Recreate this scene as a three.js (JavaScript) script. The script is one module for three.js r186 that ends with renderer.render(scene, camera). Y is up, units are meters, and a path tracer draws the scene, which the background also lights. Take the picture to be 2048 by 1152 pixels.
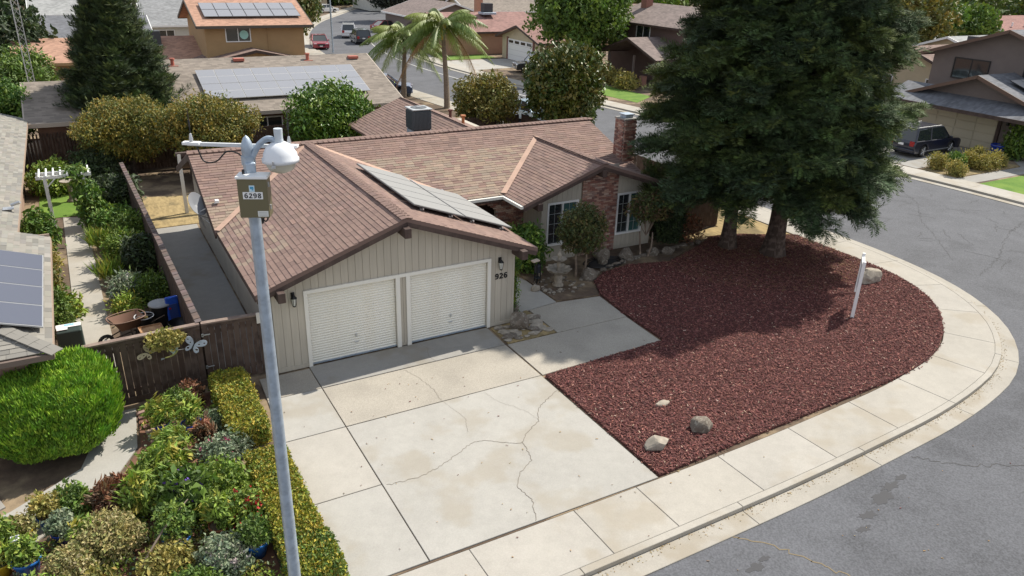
import * as THREE from 'three';
import { mergeGeometries } from 'three/addons/utils/BufferGeometryUtils.js';
import { RoundedBoxGeometry } from 'three/addons/geometries/RoundedBoxGeometry.js';
import { FontLoader } from 'three/addons/loaders/FontLoader.js';
import { TextGeometry } from 'three/addons/geometries/TextGeometry.js';

// ---------------------------------------------------------------- camera, sky, sun, exposure
const scene = new THREE.Scene();
const camera = new THREE.PerspectiveCamera(41.367, 16 / 9, 0.1, 1500);
{
  const p = 0.41075, y = 0.52251, r = 0.03112;
  const f = new THREE.Vector3(Math.sin(y) * Math.cos(p), -Math.sin(p), -Math.cos(y) * Math.cos(p));
  const right = new THREE.Vector3(Math.cos(y), 0, Math.sin(y));
  const up = new THREE.Vector3().crossVectors(right, f);
  const u2 = right.clone().multiplyScalar(-Math.sin(r)).addScaledVector(up, Math.cos(r));
  camera.position.set(-3.504, 10.34, 18.299);
  camera.up.copy(u2);
  camera.lookAt(camera.position.clone().add(f));
}
const renderer = new THREE.WebGLRenderer({ antialias: true });
renderer.toneMapping = THREE.LinearToneMapping;
renderer.toneMappingExposure = 1.42;
renderer.shadowMap.enabled = true;

function mulberry(a) { return () => { a |= 0; a = a + 0x6D2B79F5 | 0; let t = Math.imul(a ^ a >>> 15, 1 | a); t = t + Math.imul(t ^ t >>> 7, 61 | t) ^ t; return ((t ^ t >>> 14) >>> 0) / 4294967296; }; }
let R = mulberry(7);
const rr = (a, b) => a + (b - a) * R();
const pick = a => a[Math.floor(R() * a.length)];
// periodic value noise
const NT = (() => { const r = mulberry(99), t = new Float32Array(65536); for (let i = 0; i < 65536; i++) t[i] = r(); return t; })();
const hash2 = (x, y, s) => NT[((x * 73 + y * 197 + s * 131) ^ (x * 31 + y * 17 * (s + 3))) & 65535];
function vn(x, y, per, s = 0) {
  const xi = Math.floor(x), yi = Math.floor(y), fx = x - xi, fy = y - yi;
  const u = fx * fx * (3 - 2 * fx), v = fy * fy * (3 - 2 * fy);
  const m = (a) => ((a % per) + per) % per;
  const a = hash2(m(xi), m(yi), s), b = hash2(m(xi + 1), m(yi), s), c = hash2(m(xi), m(yi + 1), s), d = hash2(m(xi + 1), m(yi + 1), s);
  return a + (b - a) * u + (c - a) * v + (a - b - c + d) * u * v;
}
function fbm(x, y, per, oct = 4, s = 0) { let t = 0, a = 0.5, n = 0; for (let i = 0; i < oct; i++) { t += a * vn(x, y, per, s + i); n += a; a *= 0.5; x *= 2; y *= 2; per *= 2; } return t / n; }
const clamp = (x, a = 0, b = 1) => Math.min(b, Math.max(a, x));
const sstep = (a, b, x) => { const t = clamp((x - a) / (b - a)); return t * t * (3 - 2 * t); };
const lerp = (a, b, t) => a + (b - a) * t;
const mix3 = (a, b, t) => [lerp(a[0], b[0], t), lerp(a[1], b[1], t), lerp(a[2], b[2], t)];

// sky: a computed dome of air with a few soft clouds, the same all round
{
  const W = 512, H = 256, d = new Float32Array(W * H * 4);
  for (let j = 0; j < H; j++) for (let i = 0; i < W; i++) {
    const el = (j + 0.5) / H * Math.PI - Math.PI / 2;
    const s = Math.max(0, Math.sin(el));
    let c = mix3([0.88, 0.90, 0.92], [0.36, 0.45, 0.62], Math.pow(s, 0.55));
    const k = 1 / (s + 0.25);
    const ph = i / W;
    const n = fbm(ph * 16, (1 - s) * 5 * k * 0.4 + 3, 16, 5, 4);
    const cl = sstep(0.5, 0.72, n) * sstep(0.0, 0.15, s);
    c = mix3(c, [1.05, 1.04, 1.02], cl * 0.8);
    const o = (j * W + i) * 4, G = (el < 0 ? 0.75 : 1.0) * 0.72;
    d[o] = c[0] * G; d[o + 1] = c[1] * G; d[o + 2] = c[2] * G; d[o + 3] = 1;
  }
  const t = new THREE.DataTexture(d, W, H, THREE.RGBAFormat, THREE.FloatType);
  t.mapping = THREE.EquirectangularReflectionMapping; t.magFilter = THREE.LinearFilter; t.minFilter = THREE.LinearFilter; t.needsUpdate = true;
  scene.background = t; scene.environment = t;
}
const sun = new THREE.DirectionalLight(new THREE.Color(1, 0.935, 0.825), 4.5);
sun.position.set(12 + 0.85 * 60, 60, -10 - 0.2 * 60);
sun.target.position.set(12, 0, -10);
sun.castShadow = true; sun.shadow.radius = 1.2;
Object.assign(sun.shadow.camera, { left: -90, right: 90, top: 90, bottom: -90, near: 1, far: 220 });
sun.shadow.mapSize.set(4096, 4096);
scene.add(sun, sun.target);

// ---------------------------------------------------------------- helpers
const V = (x, y, z) => new THREE.Vector3(x, y, z);
const names = {};
function numbered(n) { const k = names[n] = (names[n] ?? -1) + 1; return k ? n + '_' + String(k).padStart(3, '0') : n; }
function finish(o) { o.traverse(m => { if (m.isMesh) { m.castShadow = true; m.receiveShadow = true; } }); }
function thing(name, label, category, pos = [0, 0, 0], turn = 0, group) {
  const o = new THREE.Group(); o.name = numbered(name); o.position.set(...pos); o.rotation.y = turn;
  o.userData = { label, category }; if (group) o.userData.group = group;
  scene.add(o); return o;
}
function copyThing(src, pos, turn, label) {
  const c = src.clone(); c.name = numbered(src.name.replace(/_\d+$/, '')); c.position.set(...pos); c.rotation.y = turn;
  c.userData = { ...src.userData }; if (label) c.userData.label = label; scene.add(c); return c;
}
function boxUV(g) {
  const p = g.attributes.position, n = g.attributes.normal, uv = new Float32Array(p.count * 2);
  for (let i = 0; i < p.count; i++) {
    const ax = Math.abs(n.getX(i)), ay = Math.abs(n.getY(i)), az = Math.abs(n.getZ(i));
    if (ay >= ax && ay >= az) { uv[2 * i] = p.getX(i); uv[2 * i + 1] = p.getZ(i); }
    else if (ax >= az) { uv[2 * i] = p.getZ(i); uv[2 * i + 1] = p.getY(i); }
    else { uv[2 * i] = p.getX(i); uv[2 * i + 1] = p.getY(i); }
  }
  g.setAttribute('uv', new THREE.BufferAttribute(uv, 2)); return g;
}
function clean(g) { if (g.index) g = g.toNonIndexed(); for (const k of Object.keys(g.attributes)) if (!['position', 'normal', 'uv', 'color'].includes(k)) g.deleteAttribute(k); if (!g.attributes.uv) g.setAttribute('uv', new THREE.BufferAttribute(new Float32Array(g.attributes.position.count * 2), 2)); return g; }
function merge(list) { const l = list.map(clean); const hasC = l.some(g => g.attributes.color); if (hasC) l.forEach(g => { if (!g.attributes.color) tint(g, [1, 1, 1]); }); return l.length === 1 ? l[0] : mergeGeometries(l); }
function tint(g, c) { const n = g.attributes.position.count, a = new Float32Array(n * 3); for (let i = 0; i < n; i++) { a[3 * i] = c[0]; a[3 * i + 1] = c[1]; a[3 * i + 2] = c[2]; } g.setAttribute('color', new THREE.BufferAttribute(a, 3)); return g; }
function part(parent, name, geo, mat, kind, label) {
  if (Array.isArray(geo)) geo = merge(geo);
  if (mat.userData.boxUV && !geo.userData.keepUV) boxUV(geo);
  const m = new THREE.Mesh(geo, mat); m.name = name; m.castShadow = m.receiveShadow = true;
  if (kind) m.userData.kind = kind; if (label) m.userData.label = label;
  parent.add(m); return m;
}
function struct(name, geo, mat) { const m = part(scene, numbered(name), geo, mat); m.userData.kind = 'structure'; return m; }
function single(name, label, category, geo, mat, group) { const m = part(scene, numbered(name), geo, mat); m.userData = { label, category }; if (group) m.userData.group = group; return m; }
function box(w, h, d, x = 0, y = 0, z = 0, ry = 0, rx = 0, rz = 0) {
  const g = new THREE.BoxGeometry(w, h, d); if (rx) g.rotateX(rx); if (rz) g.rotateZ(rz); if (ry) g.rotateY(ry); g.translate(x, y, z); return g;
}
// box from min corner to max corner
const bx = (x0, y0, z0, x1, y1, z1) => box(Math.abs(x1 - x0), Math.abs(y1 - y0), Math.abs(z1 - z0), (x0 + x1) / 2, (y0 + y1) / 2, (z0 + z1) / 2);
function rbox(w, h, d, x = 0, y = 0, z = 0, r = 0.02, ry = 0) { const g = new RoundedBoxGeometry(w, h, d, 2, Math.min(r, w / 2.05, h / 2.05, d / 2.05)); if (ry) g.rotateY(ry); g.translate(x, y, z); return g; }
function cyl(r0, r1, h, x = 0, y = 0, z = 0, seg = 14, open = false) { const g = new THREE.CylinderGeometry(r1, r0, h, seg, 1, open); g.translate(x, y + h / 2, z); return g; }
function bar(a, b, r, r2 = r, seg = 8) {   // tapered round bar between two points
  const d = b.clone().sub(a), g = new THREE.CylinderGeometry(r2, r, d.length(), seg);
  g.applyQuaternion(new THREE.Quaternion().setFromUnitVectors(V(0, 1, 0), d.clone().normalize()));
  g.translate((a.x + b.x) / 2, (a.y + b.y) / 2, (a.z + b.z) / 2); return g;
}
function beam(a, b, w, h) {   // square bar between two points
  const d = b.clone().sub(a), L = d.length(), g = new THREE.BoxGeometry(w, h, L), m = new THREE.Matrix4().lookAt(b, a, V(0, 1, 0.0001));
  g.applyMatrix4(m); g.translate((a.x + b.x) / 2, (a.y + b.y) / 2, (a.z + b.z) / 2); return g;
}
function tube(pts, r, seg = 24, rs = 7, closed = false) { return new THREE.TubeGeometry(new THREE.CatmullRomCurve3(pts, closed), seg, r, rs, closed); }
function lathe(pts, seg = 20) { return new THREE.LatheGeometry(pts.map(p => new THREE.Vector2(p[0], p[1])), seg); }
// flat polygon [[x,z],...] with its top at y and thickness t
function slab(pts, y, t = 0.1, bevel = 0) {
  const s = new THREE.Shape(pts.map(p => new THREE.Vector2(p[0], -p[1])));
  const g = new THREE.ExtrudeGeometry(s, bevel ? { depth: t - bevel, bevelEnabled: true, bevelThickness: bevel, bevelSize: bevel, bevelOffset: -bevel, bevelSegments: 1 } : { depth: t, bevelEnabled: false });
  g.rotateX(-Math.PI / 2); g.translate(0, y - t + (bevel ? 0 : 0), 0); return g;
}
function prismX(pts, x0, x1) {   // polygon in (z,y) drawn out along x
  const s = new THREE.Shape(pts.map(p => new THREE.Vector2(-p[0], p[1])));
  const g = new THREE.ExtrudeGeometry(s, { depth: x1 - x0, bevelEnabled: false }); g.rotateY(Math.PI / 2); g.translate(x0, 0, 0); return g;
}
function prismZ(pts, z0, z1) {   // polygon in (x,y) drawn out along z
  const s = new THREE.Shape(pts.map(p => new THREE.Vector2(p[0], p[1])));
  const g = new THREE.ExtrudeGeometry(s, { depth: z1 - z0, bevelEnabled: false }); g.translate(0, 0, z0); return g;
}
function quad4(a, b, c, d) {  // two-sided thin sheet from four points
  const g = new THREE.BufferGeometry(); g.setAttribute('position', new THREE.Float32BufferAttribute([...a, ...b, ...c, ...a, ...c, ...d], 3)); g.computeVertexNormals(); return g;
}
// polyline tools in (x,z)
function resample(pl, step) {
  const c = new THREE.CatmullRomCurve3(pl.map(p => V(p[0], 0, p[1])), false, 'centripetal'), n = Math.max(2, Math.round(c.getLength() / step));
  return c.getSpacedPoints(n).map(p => [p.x, p.z]);
}
function offset(pl, d) {   // to the right of travel (x,z) by d
  return pl.map((p, i) => { const a = pl[Math.max(0, i - 1)], b = pl[Math.min(pl.length - 1, i + 1)]; const dx = b[0] - a[0], dz = b[1] - a[1], L = Math.hypot(dx, dz); return [p[0] - dz / L * d, p[1] + dx / L * d]; });
}

// ---------------------------------------------------------------- textures and materials
function tex(size, metres, fn, srgb = true) {
  const d = new Uint8Array(size * size * 4);
  const enc = v => { v = clamp(v); return 255 * (srgb ? (v <= 0.0031308 ? 12.92 * v : 1.055 * Math.pow(v, 1 / 2.4) - 0.055) : v); };
  for (let j = 0; j < size; j++) for (let i = 0; i < size; i++) { const c = fn(i / size, j / size, i, j), o = (j * size + i) * 4; d[o] = enc(c[0]); d[o + 1] = enc(c[1]); d[o + 2] = enc(c[2]); d[o + 3] = 255; }
  const t = new THREE.DataTexture(d, size, size); t.wrapS = t.wrapT = THREE.RepeatWrapping; t.magFilter = THREE.LinearFilter; t.minFilter = THREE.LinearMipmapLinearFilter; t.generateMipmaps = true;
  if (srgb) t.colorSpace = THREE.SRGBColorSpace; t.repeat.set(1 / metres, 1 / metres); t.needsUpdate = true; return t;
}
function mat(color, rough = 0.8, o = {}) { const m = new THREE.MeshStandardMaterial({ color: Array.isArray(color) ? new THREE.Color().setRGB(...color) : new THREE.Color(color), roughness: rough, ...o }); return m; }
function tmat(map, rough = 0.85, o = {}) { const m = new THREE.MeshStandardMaterial({ map, roughness: rough, ...o }); m.userData.boxUV = true; return m; }
const mul = (c, k) => [c[0] * k, c[1] * k, c[2] * k];
const M = {};
// concrete: grain, blotches, faint rusty and dark stains
function concreteTex(base, seed, stain = 0.5, size = 512, metres = 8) {
  const r = mulberry(seed);
  return tex(size, metres, (u, v) => {
    const a = fbm(u * 6, v * 6, 6, 5, seed), b = fbm(u * 48, v * 48, 48, 3, seed + 9), st = sstep(0.52, 0.75, fbm(u * 9, v * 9, 9, 4, seed + 5));
    const k = 0.86 + 0.22 * a + 0.12 * (b - 0.5) + (r() - 0.5) * 0.13;
    let c = mul(base, k); c = mix3(c, [base[0] * 0.80, base[1] * 0.73, base[2] * 0.62], st * stain);
    return c;
  });
}
M.concrete = tmat(concreteTex([0.37, 0.356, 0.325], 11, 0.5), 0.9);
M.concreteWarm = tmat(concreteTex([0.385, 0.362, 0.322], 23, 0.5), 0.9);
M.aggregate = tmat(tex(512, 4, (() => { const r = mulberry(5); return (u, v) => { const a = fbm(u * 5, v * 5, 5, 4, 31), k = 0.72 + 0.3 * a; const s = r(); return mul(s > 0.8 ? [0.50, 0.46, 0.39] : s > 0.45 ? [0.43, 0.395, 0.335] : [0.34, 0.31, 0.265], k * 1.0); }; })()), 0.95);
M.sidewalk = tmat(concreteTex([0.385, 0.36, 0.315], 37, 0.45), 0.9);
M.gutter = tmat(concreteTex([0.36, 0.335, 0.29], 41, 0.6), 0.9);
M.oldConcrete = tmat(concreteTex([0.30, 0.29, 0.27], 53, 0.6), 0.95);
M.asphalt = tmat(tex(1024, 24, (() => { const r = mulberry(15); return (u, v) => {
  const a = fbm(u * 7, v * 7, 7, 5, 61), b = fbm(u * 40, v * 40, 40, 3, 71), c = sstep(0.6, 0.7, fbm(u * 14 + 3, v * 14, 14, 4, 81));
  const k = 0.80 + 0.32 * a + 0.26 * (b - 0.5) + (r() - 0.5) * 0.55 - c * 0.10;
  return [0.104 * k, 0.107 * k, 0.118 * k]; }; })()), 0.92);
M.soil = tmat(tex(512, 6, (() => { const r = mulberry(25); return (u, v) => { const a = fbm(u * 8, v * 8, 8, 5, 91), b = fbm(u * 60, v * 60, 60, 2, 95); const k = 0.6 + 0.6 * a + 0.35 * (b - 0.5) + (r() - 0.5) * 0.25; return mix3([0.135 * k, 0.095 * k, 0.065 * k], [0.24 * k, 0.18 * k, 0.115 * k], sstep(0.45, 0.65, a)); }; })()), 1);
M.dryGrass = tmat(tex(512, 6, (() => { const r = mulberry(27); return (u, v) => { const a = fbm(u * 10, v * 10, 10, 5, 101), b = fbm(u * 90, v * 25, 25, 2, 96); const k = 0.65 + 0.5 * b + (r() - 0.5) * 0.3; return mix3([0.36 * k, 0.27 * k, 0.13 * k], [0.22 * k, 0.17 * k, 0.085 * k], sstep(0.45, 0.62, a)); }; })()), 1);
M.lawn = tmat(tex(512, 6, (() => { const r = mulberry(29); return (u, v) => { const a = fbm(u * 10, v * 10, 10, 4, 111), k = 0.7 + 0.5 * a + (r() - 0.5) * 0.5; return mix3([0.085 * k, 0.20 * k, 0.018 * k], [0.14 * k, 0.21 * k, 0.03 * k], a); }; })()), 1);
M.mulchBase = tmat(tex(512, 4, (() => { const r = mulberry(33); return (u, v) => { const a = fbm(u * 9, v * 9, 9, 5, 121), b = fbm(u * 110, v * 110, 110, 2, 131), k = 0.45 + 0.55 * a + 0.6 * (b - 0.4) + (r() - 0.5) * 0.3; return [0.105 * k, 0.038 * k, 0.031 * k]; }; })()), 1);
M.siding = tmat(tex(512, 4, (() => { return (u, v) => { const a = fbm(u * 90, v * 6, 6, 3, 141), b = fbm(u * 5, v * 5, 5, 4, 151), k = 0.90 + 0.14 * a + 0.14 * (b - 0.5); return [0.46 * k, 0.42 * k, 0.35 * k]; }; })()), 0.85);
M.stucco = c => tmat(tex(256, 2, (() => { const r = mulberry(35); return (u, v) => { const a = fbm(u * 6, v * 6, 6, 4, 161), k = 0.9 + 0.16 * a + (r() - 0.5) * 0.1; return mul(c, k); }; })()), 0.95);
function woodTex(c0, c1, seed, size = 512, metres = 1.6) { return tex(size, metres, (u, v) => { const g = fbm(u * 64, v * 3, 3, 4, seed), s = fbm(u * 8, v * 8, 8, 4, seed + 7), k = 0.75 + 0.45 * g; return mul(mix3(c0, c1, sstep(0.35, 0.7, s)), k); }); }
M.fence = [0, 1, 2].map(i => tmat(woodTex([[0.060, 0.036, 0.026], [0.075, 0.047, 0.034], [0.050, 0.032, 0.025]][i], [0.095, 0.066, 0.052], 171 + i * 5, 256), 0.92));
M.fenceCap = tmat(woodTex([0.19, 0.135, 0.11], [0.26, 0.20, 0.165], 191, 256), 0.9);
M.trimBrown = tmat(woodTex([0.058, 0.036, 0.030], [0.080, 0.052, 0.043], 201, 256), 0.7);
M.whiteTrim = mat([0.74, 0.72, 0.66], 0.6);
M.white = mat([0.80, 0.80, 0.79], 0.5);
M.rollDoor = tmat(tex(512, 5, (u, v) => { const a = fbm(u * 6, v * 6, 6, 4, 211), st = sstep(0.5, 0.78, fbm(u * 10, v * 4, 4, 4, 215)); return mix3(mul([0.80, 0.775, 0.69], 0.93 + 0.1 * a), [0.66, 0.58, 0.44], st * 0.16); }), 0.55);
M.black = mat([0.012, 0.012, 0.013], 0.5);
M.rubber = mat([0.018, 0.018, 0.018], 0.9);
M.darkMetal = mat([0.035, 0.036, 0.04], 0.45, { metalness: 0.5 });
M.steel = mat([0.55, 0.56, 0.57], 0.42, { metalness: 0.8 });
M.galv = tmat(tex(256, 0.8, (u, v) => { const a = fbm(u * 12, v * 12, 12, 4, 221), k = 0.75 + 0.5 * a; return [0.40 * k, 0.47 * k, 0.55 * k]; }), 0.5, { metalness: 0.55 });
M.copper = tmat(tex(256, 2, (u, v) => { const a = fbm(u * 9, v * 9, 9, 4, 231); return mul([0.45, 0.30, 0.225], 0.85 + 0.3 * a); }), 0.6, { metalness: 0.15 });
M.glassDark = new THREE.MeshPhysicalMaterial({ color: new THREE.Color().setRGB(0.025, 0.032, 0.034), roughness: 0.06, metalness: 0, clearcoat: 1, clearcoatRoughness: 0.03 });
M.glassTeal = new THREE.MeshPhysicalMaterial({ color: new THREE.Color().setRGB(0.05, 0.12, 0.115), roughness: 0.08, clearcoat: 1, clearcoatRoughness: 0.04 });
M.glassPane = new THREE.MeshPhysicalMaterial({ color: new THREE.Color().setRGB(0.9, 0.95, 0.95), roughness: 0.03, transmission: 1, thickness: 0 });
M.solarGlass = new THREE.MeshPhysicalMaterial({ color: new THREE.Color().setRGB(0.46, 0.46, 0.46), roughness: 0.3, clearcoat: 1, clearcoatRoughness: 0.12 });
M.solarFar = new THREE.MeshPhysicalMaterial({ color: new THREE.Color().setRGB(0.24, 0.25, 0.28), roughness: 0.4 });
M.solarPale = mat([0.27, 0.27, 0.262], 0.5);
M.solarBlue = new THREE.MeshPhysicalMaterial({ color: new THREE.Color().setRGB(0.075, 0.085, 0.12), roughness: 0.5, clearcoat: 0.25, clearcoatRoughness: 0.3 });
M.bark = tmat(woodTex([0.055, 0.04, 0.032], [0.12, 0.09, 0.07], 241, 256, 1.0), 1);
M.barkLight = tmat(woodTex([0.20, 0.15, 0.115], [0.30, 0.235, 0.18], 251, 256, 1.0), 1);
M.palmBark = tmat(tex(256, 1, (u, v) => { const a = fbm(u * 6, v * 20, 20, 3, 261); return mul([0.27, 0.215, 0.165], 0.6 + 0.7 * a); }), 1);
M.rock = tmat(tex(256, 0.8, (u, v) => { const a = fbm(u * 8, v * 8, 8, 5, 271), b = sstep(0.55, 0.7, fbm(u * 16, v * 16, 16, 3, 277)); return mix3(mul([0.15, 0.125, 0.10], 0.6 + 0.8 * a), [0.26, 0.235, 0.195], b); }), 0.95);
M.stone = tmat(tex(256, 0.8, (u, v) => { const a = fbm(u * 8, v * 8, 8, 5, 281); return mul([0.33, 0.29, 0.235], 0.6 + 0.7 * a); }), 0.9);
M.mortar = mat([0.33, 0.29, 0.25], 1);
M.soffit = mat([0.26, 0.235, 0.20], 0.9);
M.terracottaPipe = mat([0.43, 0.17, 0.07], 0.7);
// a shingle surface seen from too far away to tell the tabs apart
const shingleTexCache = {};
function shingleMat(c, seed = 1) {
  const key = c.join(); if (shingleTexCache[key]) return shingleTexCache[key];
  const S = 512, metres = 4.48, rows = 32;
  const t = tex(S, metres, (u, v, i, j) => {
    const row = Math.floor(v * rows), fv = v * rows - row, col = Math.floor(u * 15 + (row % 2) * 0.5 + hash2(row, 3, seed) * 0.3);
    const h = hash2(row, ((col % 15) + 15) % 15, seed + 5); const a = fbm(u * 5, v * 5, 5, 4, seed + 300);
    const k = 0.72 + 0.38 * h + 0.3 * (a - 0.5);
    return mul(c, k);
  });
  const m = new THREE.MeshStandardMaterial({ map: t, roughness: 0.95 }); shingleTexCache[key] = m; return m;
}
// ---------------------------------------------------------------- vegetation
function leafMat(rough = 0.75, tr = 0.3) { return new THREE.MeshPhysicalMaterial({ color: 0xffffff, roughness: rough, transmission: tr, thickness: 0, side: THREE.DoubleSide }); }
M.leaf = leafMat(); M.leafGlossy = leafMat(0.45, 0.2); M.needle = leafMat(0.85, 0.12);
function leafCluster(n, len, wid, spread, seed, up = 0.3, fold = 0.25) {
  const r = mulberry(seed), pos = [];
  for (let i = 0; i < n; i++) {
    const c = V(r() - 0.5, r() - 0.5, r() - 0.5).multiplyScalar(2 * spread);
    const d = V(r() - 0.5, r() - 0.5 + up, r() - 0.5).normalize(), s = V(r() - 0.5, r() - 0.5, r() - 0.5).cross(d).normalize(), nn = s.clone().cross(d);
    const L = len * (0.7 + 0.6 * r()), W = wid * (0.7 + 0.6 * r());
    const a = c, b = c.clone().addScaledVector(d, L * 0.5).addScaledVector(s, W / 2).addScaledVector(nn, W * fold), e = c.clone().addScaledVector(d, L), f = c.clone().addScaledVector(d, L * 0.5).addScaledVector(s, -W / 2).addScaledVector(nn, W * fold);
    for (const p of [a, b, e, a, e, f]) pos.push(p.x, p.y, p.z);
  }
  const g = new THREE.BufferGeometry(); g.setAttribute('position', new THREE.Float32BufferAttribute(pos, 3)); g.computeVertexNormals(); return g;
}
// a feathery flat spray along +x of length 1
function spray(n, seed, width = 0.34, droop = 0.15, leafLen = 0.3, leafW = 0.05, rise = 0.1) {
  const r = mulberry(seed), pos = [];
  for (let i = 0; i < n; i++) {
    const t = (i + 0.5) / n, side = i % 2 ? 1 : -1, x = t, y = -droop * t * t;
    const ang = 0.75 + 0.35 * r(), L = leafLen * (1.1 - 0.6 * t) * (0.8 + 0.4 * r()) * (width / 0.34);
    const d = V(Math.cos(ang), rise + (r() - 0.5) * 0.7, side * Math.sin(ang)).normalize(), s = V(0, 1, 0).cross(d).normalize().multiplyScalar(leafW * (0.8 + 0.5 * r()));
    const u = V(0, (r() - 0.3) * leafW * 1.2, 0);
    const a = V(x, y, 0), b = a.clone().addScaledVector(d, L * 0.5).add(s).add(u), e = a.clone().addScaledVector(d, L), f = a.clone().addScaledVector(d, L * 0.5).sub(s).sub(u);
    for (const p of [a, b, e, a, e, f]) pos.push(p.x, p.y, p.z);
  }
  const g = new THREE.BufferGeometry(); g.setAttribute('position', new THREE.Float32BufferAttribute(pos, 3)); g.computeVertexNormals(); return g;
}
const dummy = new THREE.Object3D(), colr = new THREE.Color();
function jitter(c, k = 0.25, hue = 0.1) { const b = 1 + (R() - 0.5) * 2 * k; return [c[0] * b * (1 + (R() - 0.5) * 2 * hue), c[1] * b, c[2] * b * (1 + (R() - 0.5) * 2 * hue)]; }
function instanced(parent, name, geo, material, items) {   // items: {p,q|e,s,c}
  const m = new THREE.InstancedMesh(geo, material, items.length); m.name = name; m.userData.kind = 'stuff'; m.castShadow = m.receiveShadow = true;
  items.forEach((it, i) => {
    dummy.position.copy(it.p); if (it.q) dummy.quaternion.copy(it.q); else dummy.rotation.set(...(it.e || [R() * 6.28, R() * 6.28, R() * 6.28]));
    if (Array.isArray(it.s)) dummy.scale.set(...it.s); else dummy.scale.setScalar(it.s ?? 1);
    dummy.updateMatrix(); m.setMatrixAt(i, dummy.matrix); m.setColorAt(i, colr.setRGB(...it.c));
  });
  parent.add(m); return m;
}
function taperTube(pts, r0, r1, seg = 8, rs = 7) {
  const c = new THREE.CatmullRomCurve3(pts), g = new THREE.TubeGeometry(c, seg, 1, rs), p = g.attributes.position;
  for (let i = 0; i <= seg; i++) { const o = c.getPointAt(i / seg), r = lerp(r0, r1, i / seg); for (let j = 0; j <= rs; j++) { const k = i * (rs + 1) + j; p.setXYZ(k, o.x + (p.getX(k) - o.x) * r, o.y + (p.getY(k) - o.y) * r, o.z + (p.getZ(k) - o.z) * r); } }
  g.computeVertexNormals(); return g;
}
const CL = {
  fine: leafCluster(9, 0.14, 0.07, 0.16, 1), mid: leafCluster(8, 0.2, 0.1, 0.2, 2), big: leafCluster(7, 0.26, 0.13, 0.22, 3), tiny: leafCluster(10, 0.07, 0.035, 0.09, 4), grassy: leafCluster(8, 0.3, 0.03, 0.05, 5, 1.2), broad: leafCluster(5, 0.16, 0.13, 0.12, 6, 0.6),
  far: leafCluster(7, 0.42, 0.24, 0.4, 8), succ: leafCluster(9, 0.1, 0.035, 0.05, 9, 1.3),
};
// points spread through an ellipsoid, most of them near its skin, lumpy
function cloudPts(n, c, r, o = {}) {
  const out = [], shell = o.shell ?? 0.55, ph = R() * 100;
  for (let i = 0; i < n; i++) {
    const z = R() * 2 - 1, a = R() * 6.2832, q = Math.sqrt(1 - z * z); const d = V(q * Math.cos(a), z, q * Math.sin(a));
    if (o.minY !== undefined && d.y < o.minY) { i--; continue; }
    const lump = 1 + (o.lump ?? 0.22) * (fbm(a * 2.2 + ph, z * 3 + ph, 64, 3, 5) - 0.5) * 2;
    const t = lump * (R() < shell ? 0.82 + 0.2 * R() : Math.cbrt(R()) * 0.85);
    out.push(V(c[0] + d.x * r[0] * t, c[1] + d.y * r[1] * t, c[2] + d.z * r[2] * t));
  }
  return out;
}
function foliage(parent, pts, geo, palette, o = {}) {
  return instanced(parent, o.name || 'crown', geo, o.mat || M.leaf, pts.map(p => ({ p, s: (o.size ?? 1) * (0.7 + 0.7 * R()), c: jitter(pick(palette), o.jit ?? 0.3), e: o.upright ? [(R() - 0.5) * 0.7, R() * 6.28, (R() - 0.5) * 0.7] : undefined })));
}
const PAL = {
  maple: [[0.23, 0.205, 0.028], [0.31, 0.245, 0.03], [0.15, 0.175, 0.03], [0.36, 0.265, 0.04], [0.115, 0.15, 0.026], [0.19, 0.19, 0.03]],
  green: [[0.104, 0.186, 0.0175], [0.138, 0.235, 0.0226], [0.0806, 0.147, 0.0175], [0.173, 0.255, 0.0251]],
  dark: [[0.0376, 0.068, 0.0181], [0.0478, 0.0877, 0.0202], [0.0307, 0.0544, 0.0171], [0.0615, 0.0937, 0.0202]],
  citrus: [[0.0888, 0.189, 0.0145], [0.122, 0.236, 0.0193], [0.0666, 0.151, 0.0145], [0.178, 0.265, 0.0242]],
  redwood: [[0.0525, 0.0946, 0.0285], [0.0684, 0.117, 0.0296], [0.0842, 0.131, 0.0272], [0.0448, 0.0811, 0.0296], [0.11, 0.149, 0.0272]],
  olive: [[0.17, 0.165, 0.024], [0.22, 0.19, 0.025], [0.12, 0.14, 0.022], [0.26, 0.20, 0.03]],
  magnolia: [[0.085, 0.125, 0.018], [0.13, 0.145, 0.02], [0.065, 0.11, 0.016], [0.18, 0.16, 0.028]],
  juniper: [[0.168, 0.343, 0.0167], [0.225, 0.403, 0.0195], [0.112, 0.252, 0.0167], [0.281, 0.433, 0.0279]],
  box: [[0.301, 0.302, 0.0172], [0.379, 0.334, 0.0213], [0.19, 0.245, 0.015], [0.443, 0.348, 0.0375], [0.134, 0.199, 0.015]],
  shrub: [[0.154, 0.256, 0.0208], [0.218, 0.321, 0.0259], [0.115, 0.193, 0.0181], [0.281, 0.342, 0.0389]],
  grey: [[0.234, 0.296, 0.179], [0.296, 0.343, 0.224], [0.172, 0.234, 0.128]],
  yellow: [[0.359, 0.314, 0.0644], [0.434, 0.351, 0.0858], [0.269, 0.261, 0.0572]],
  sedum: [[0.404, 0.351, 0.135], [0.337, 0.314, 0.105], [0.448, 0.374, 0.179], [0.269, 0.284, 0.0897]],
  jade: [[0.218, 0.331, 0.0324], [0.281, 0.385, 0.0389], [0.385, 0.363, 0.0454], [0.167, 0.256, 0.0324]],
  rust: [[0.235, 0.084, 0.037], [0.168, 0.0756, 0.037], [0.126, 0.084, 0.037], [0.286, 0.126, 0.0504]],
  palm: [[0.175, 0.239, 0.0304], [0.222, 0.27, 0.0346], [0.128, 0.197, 0.0276]],
};
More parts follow.
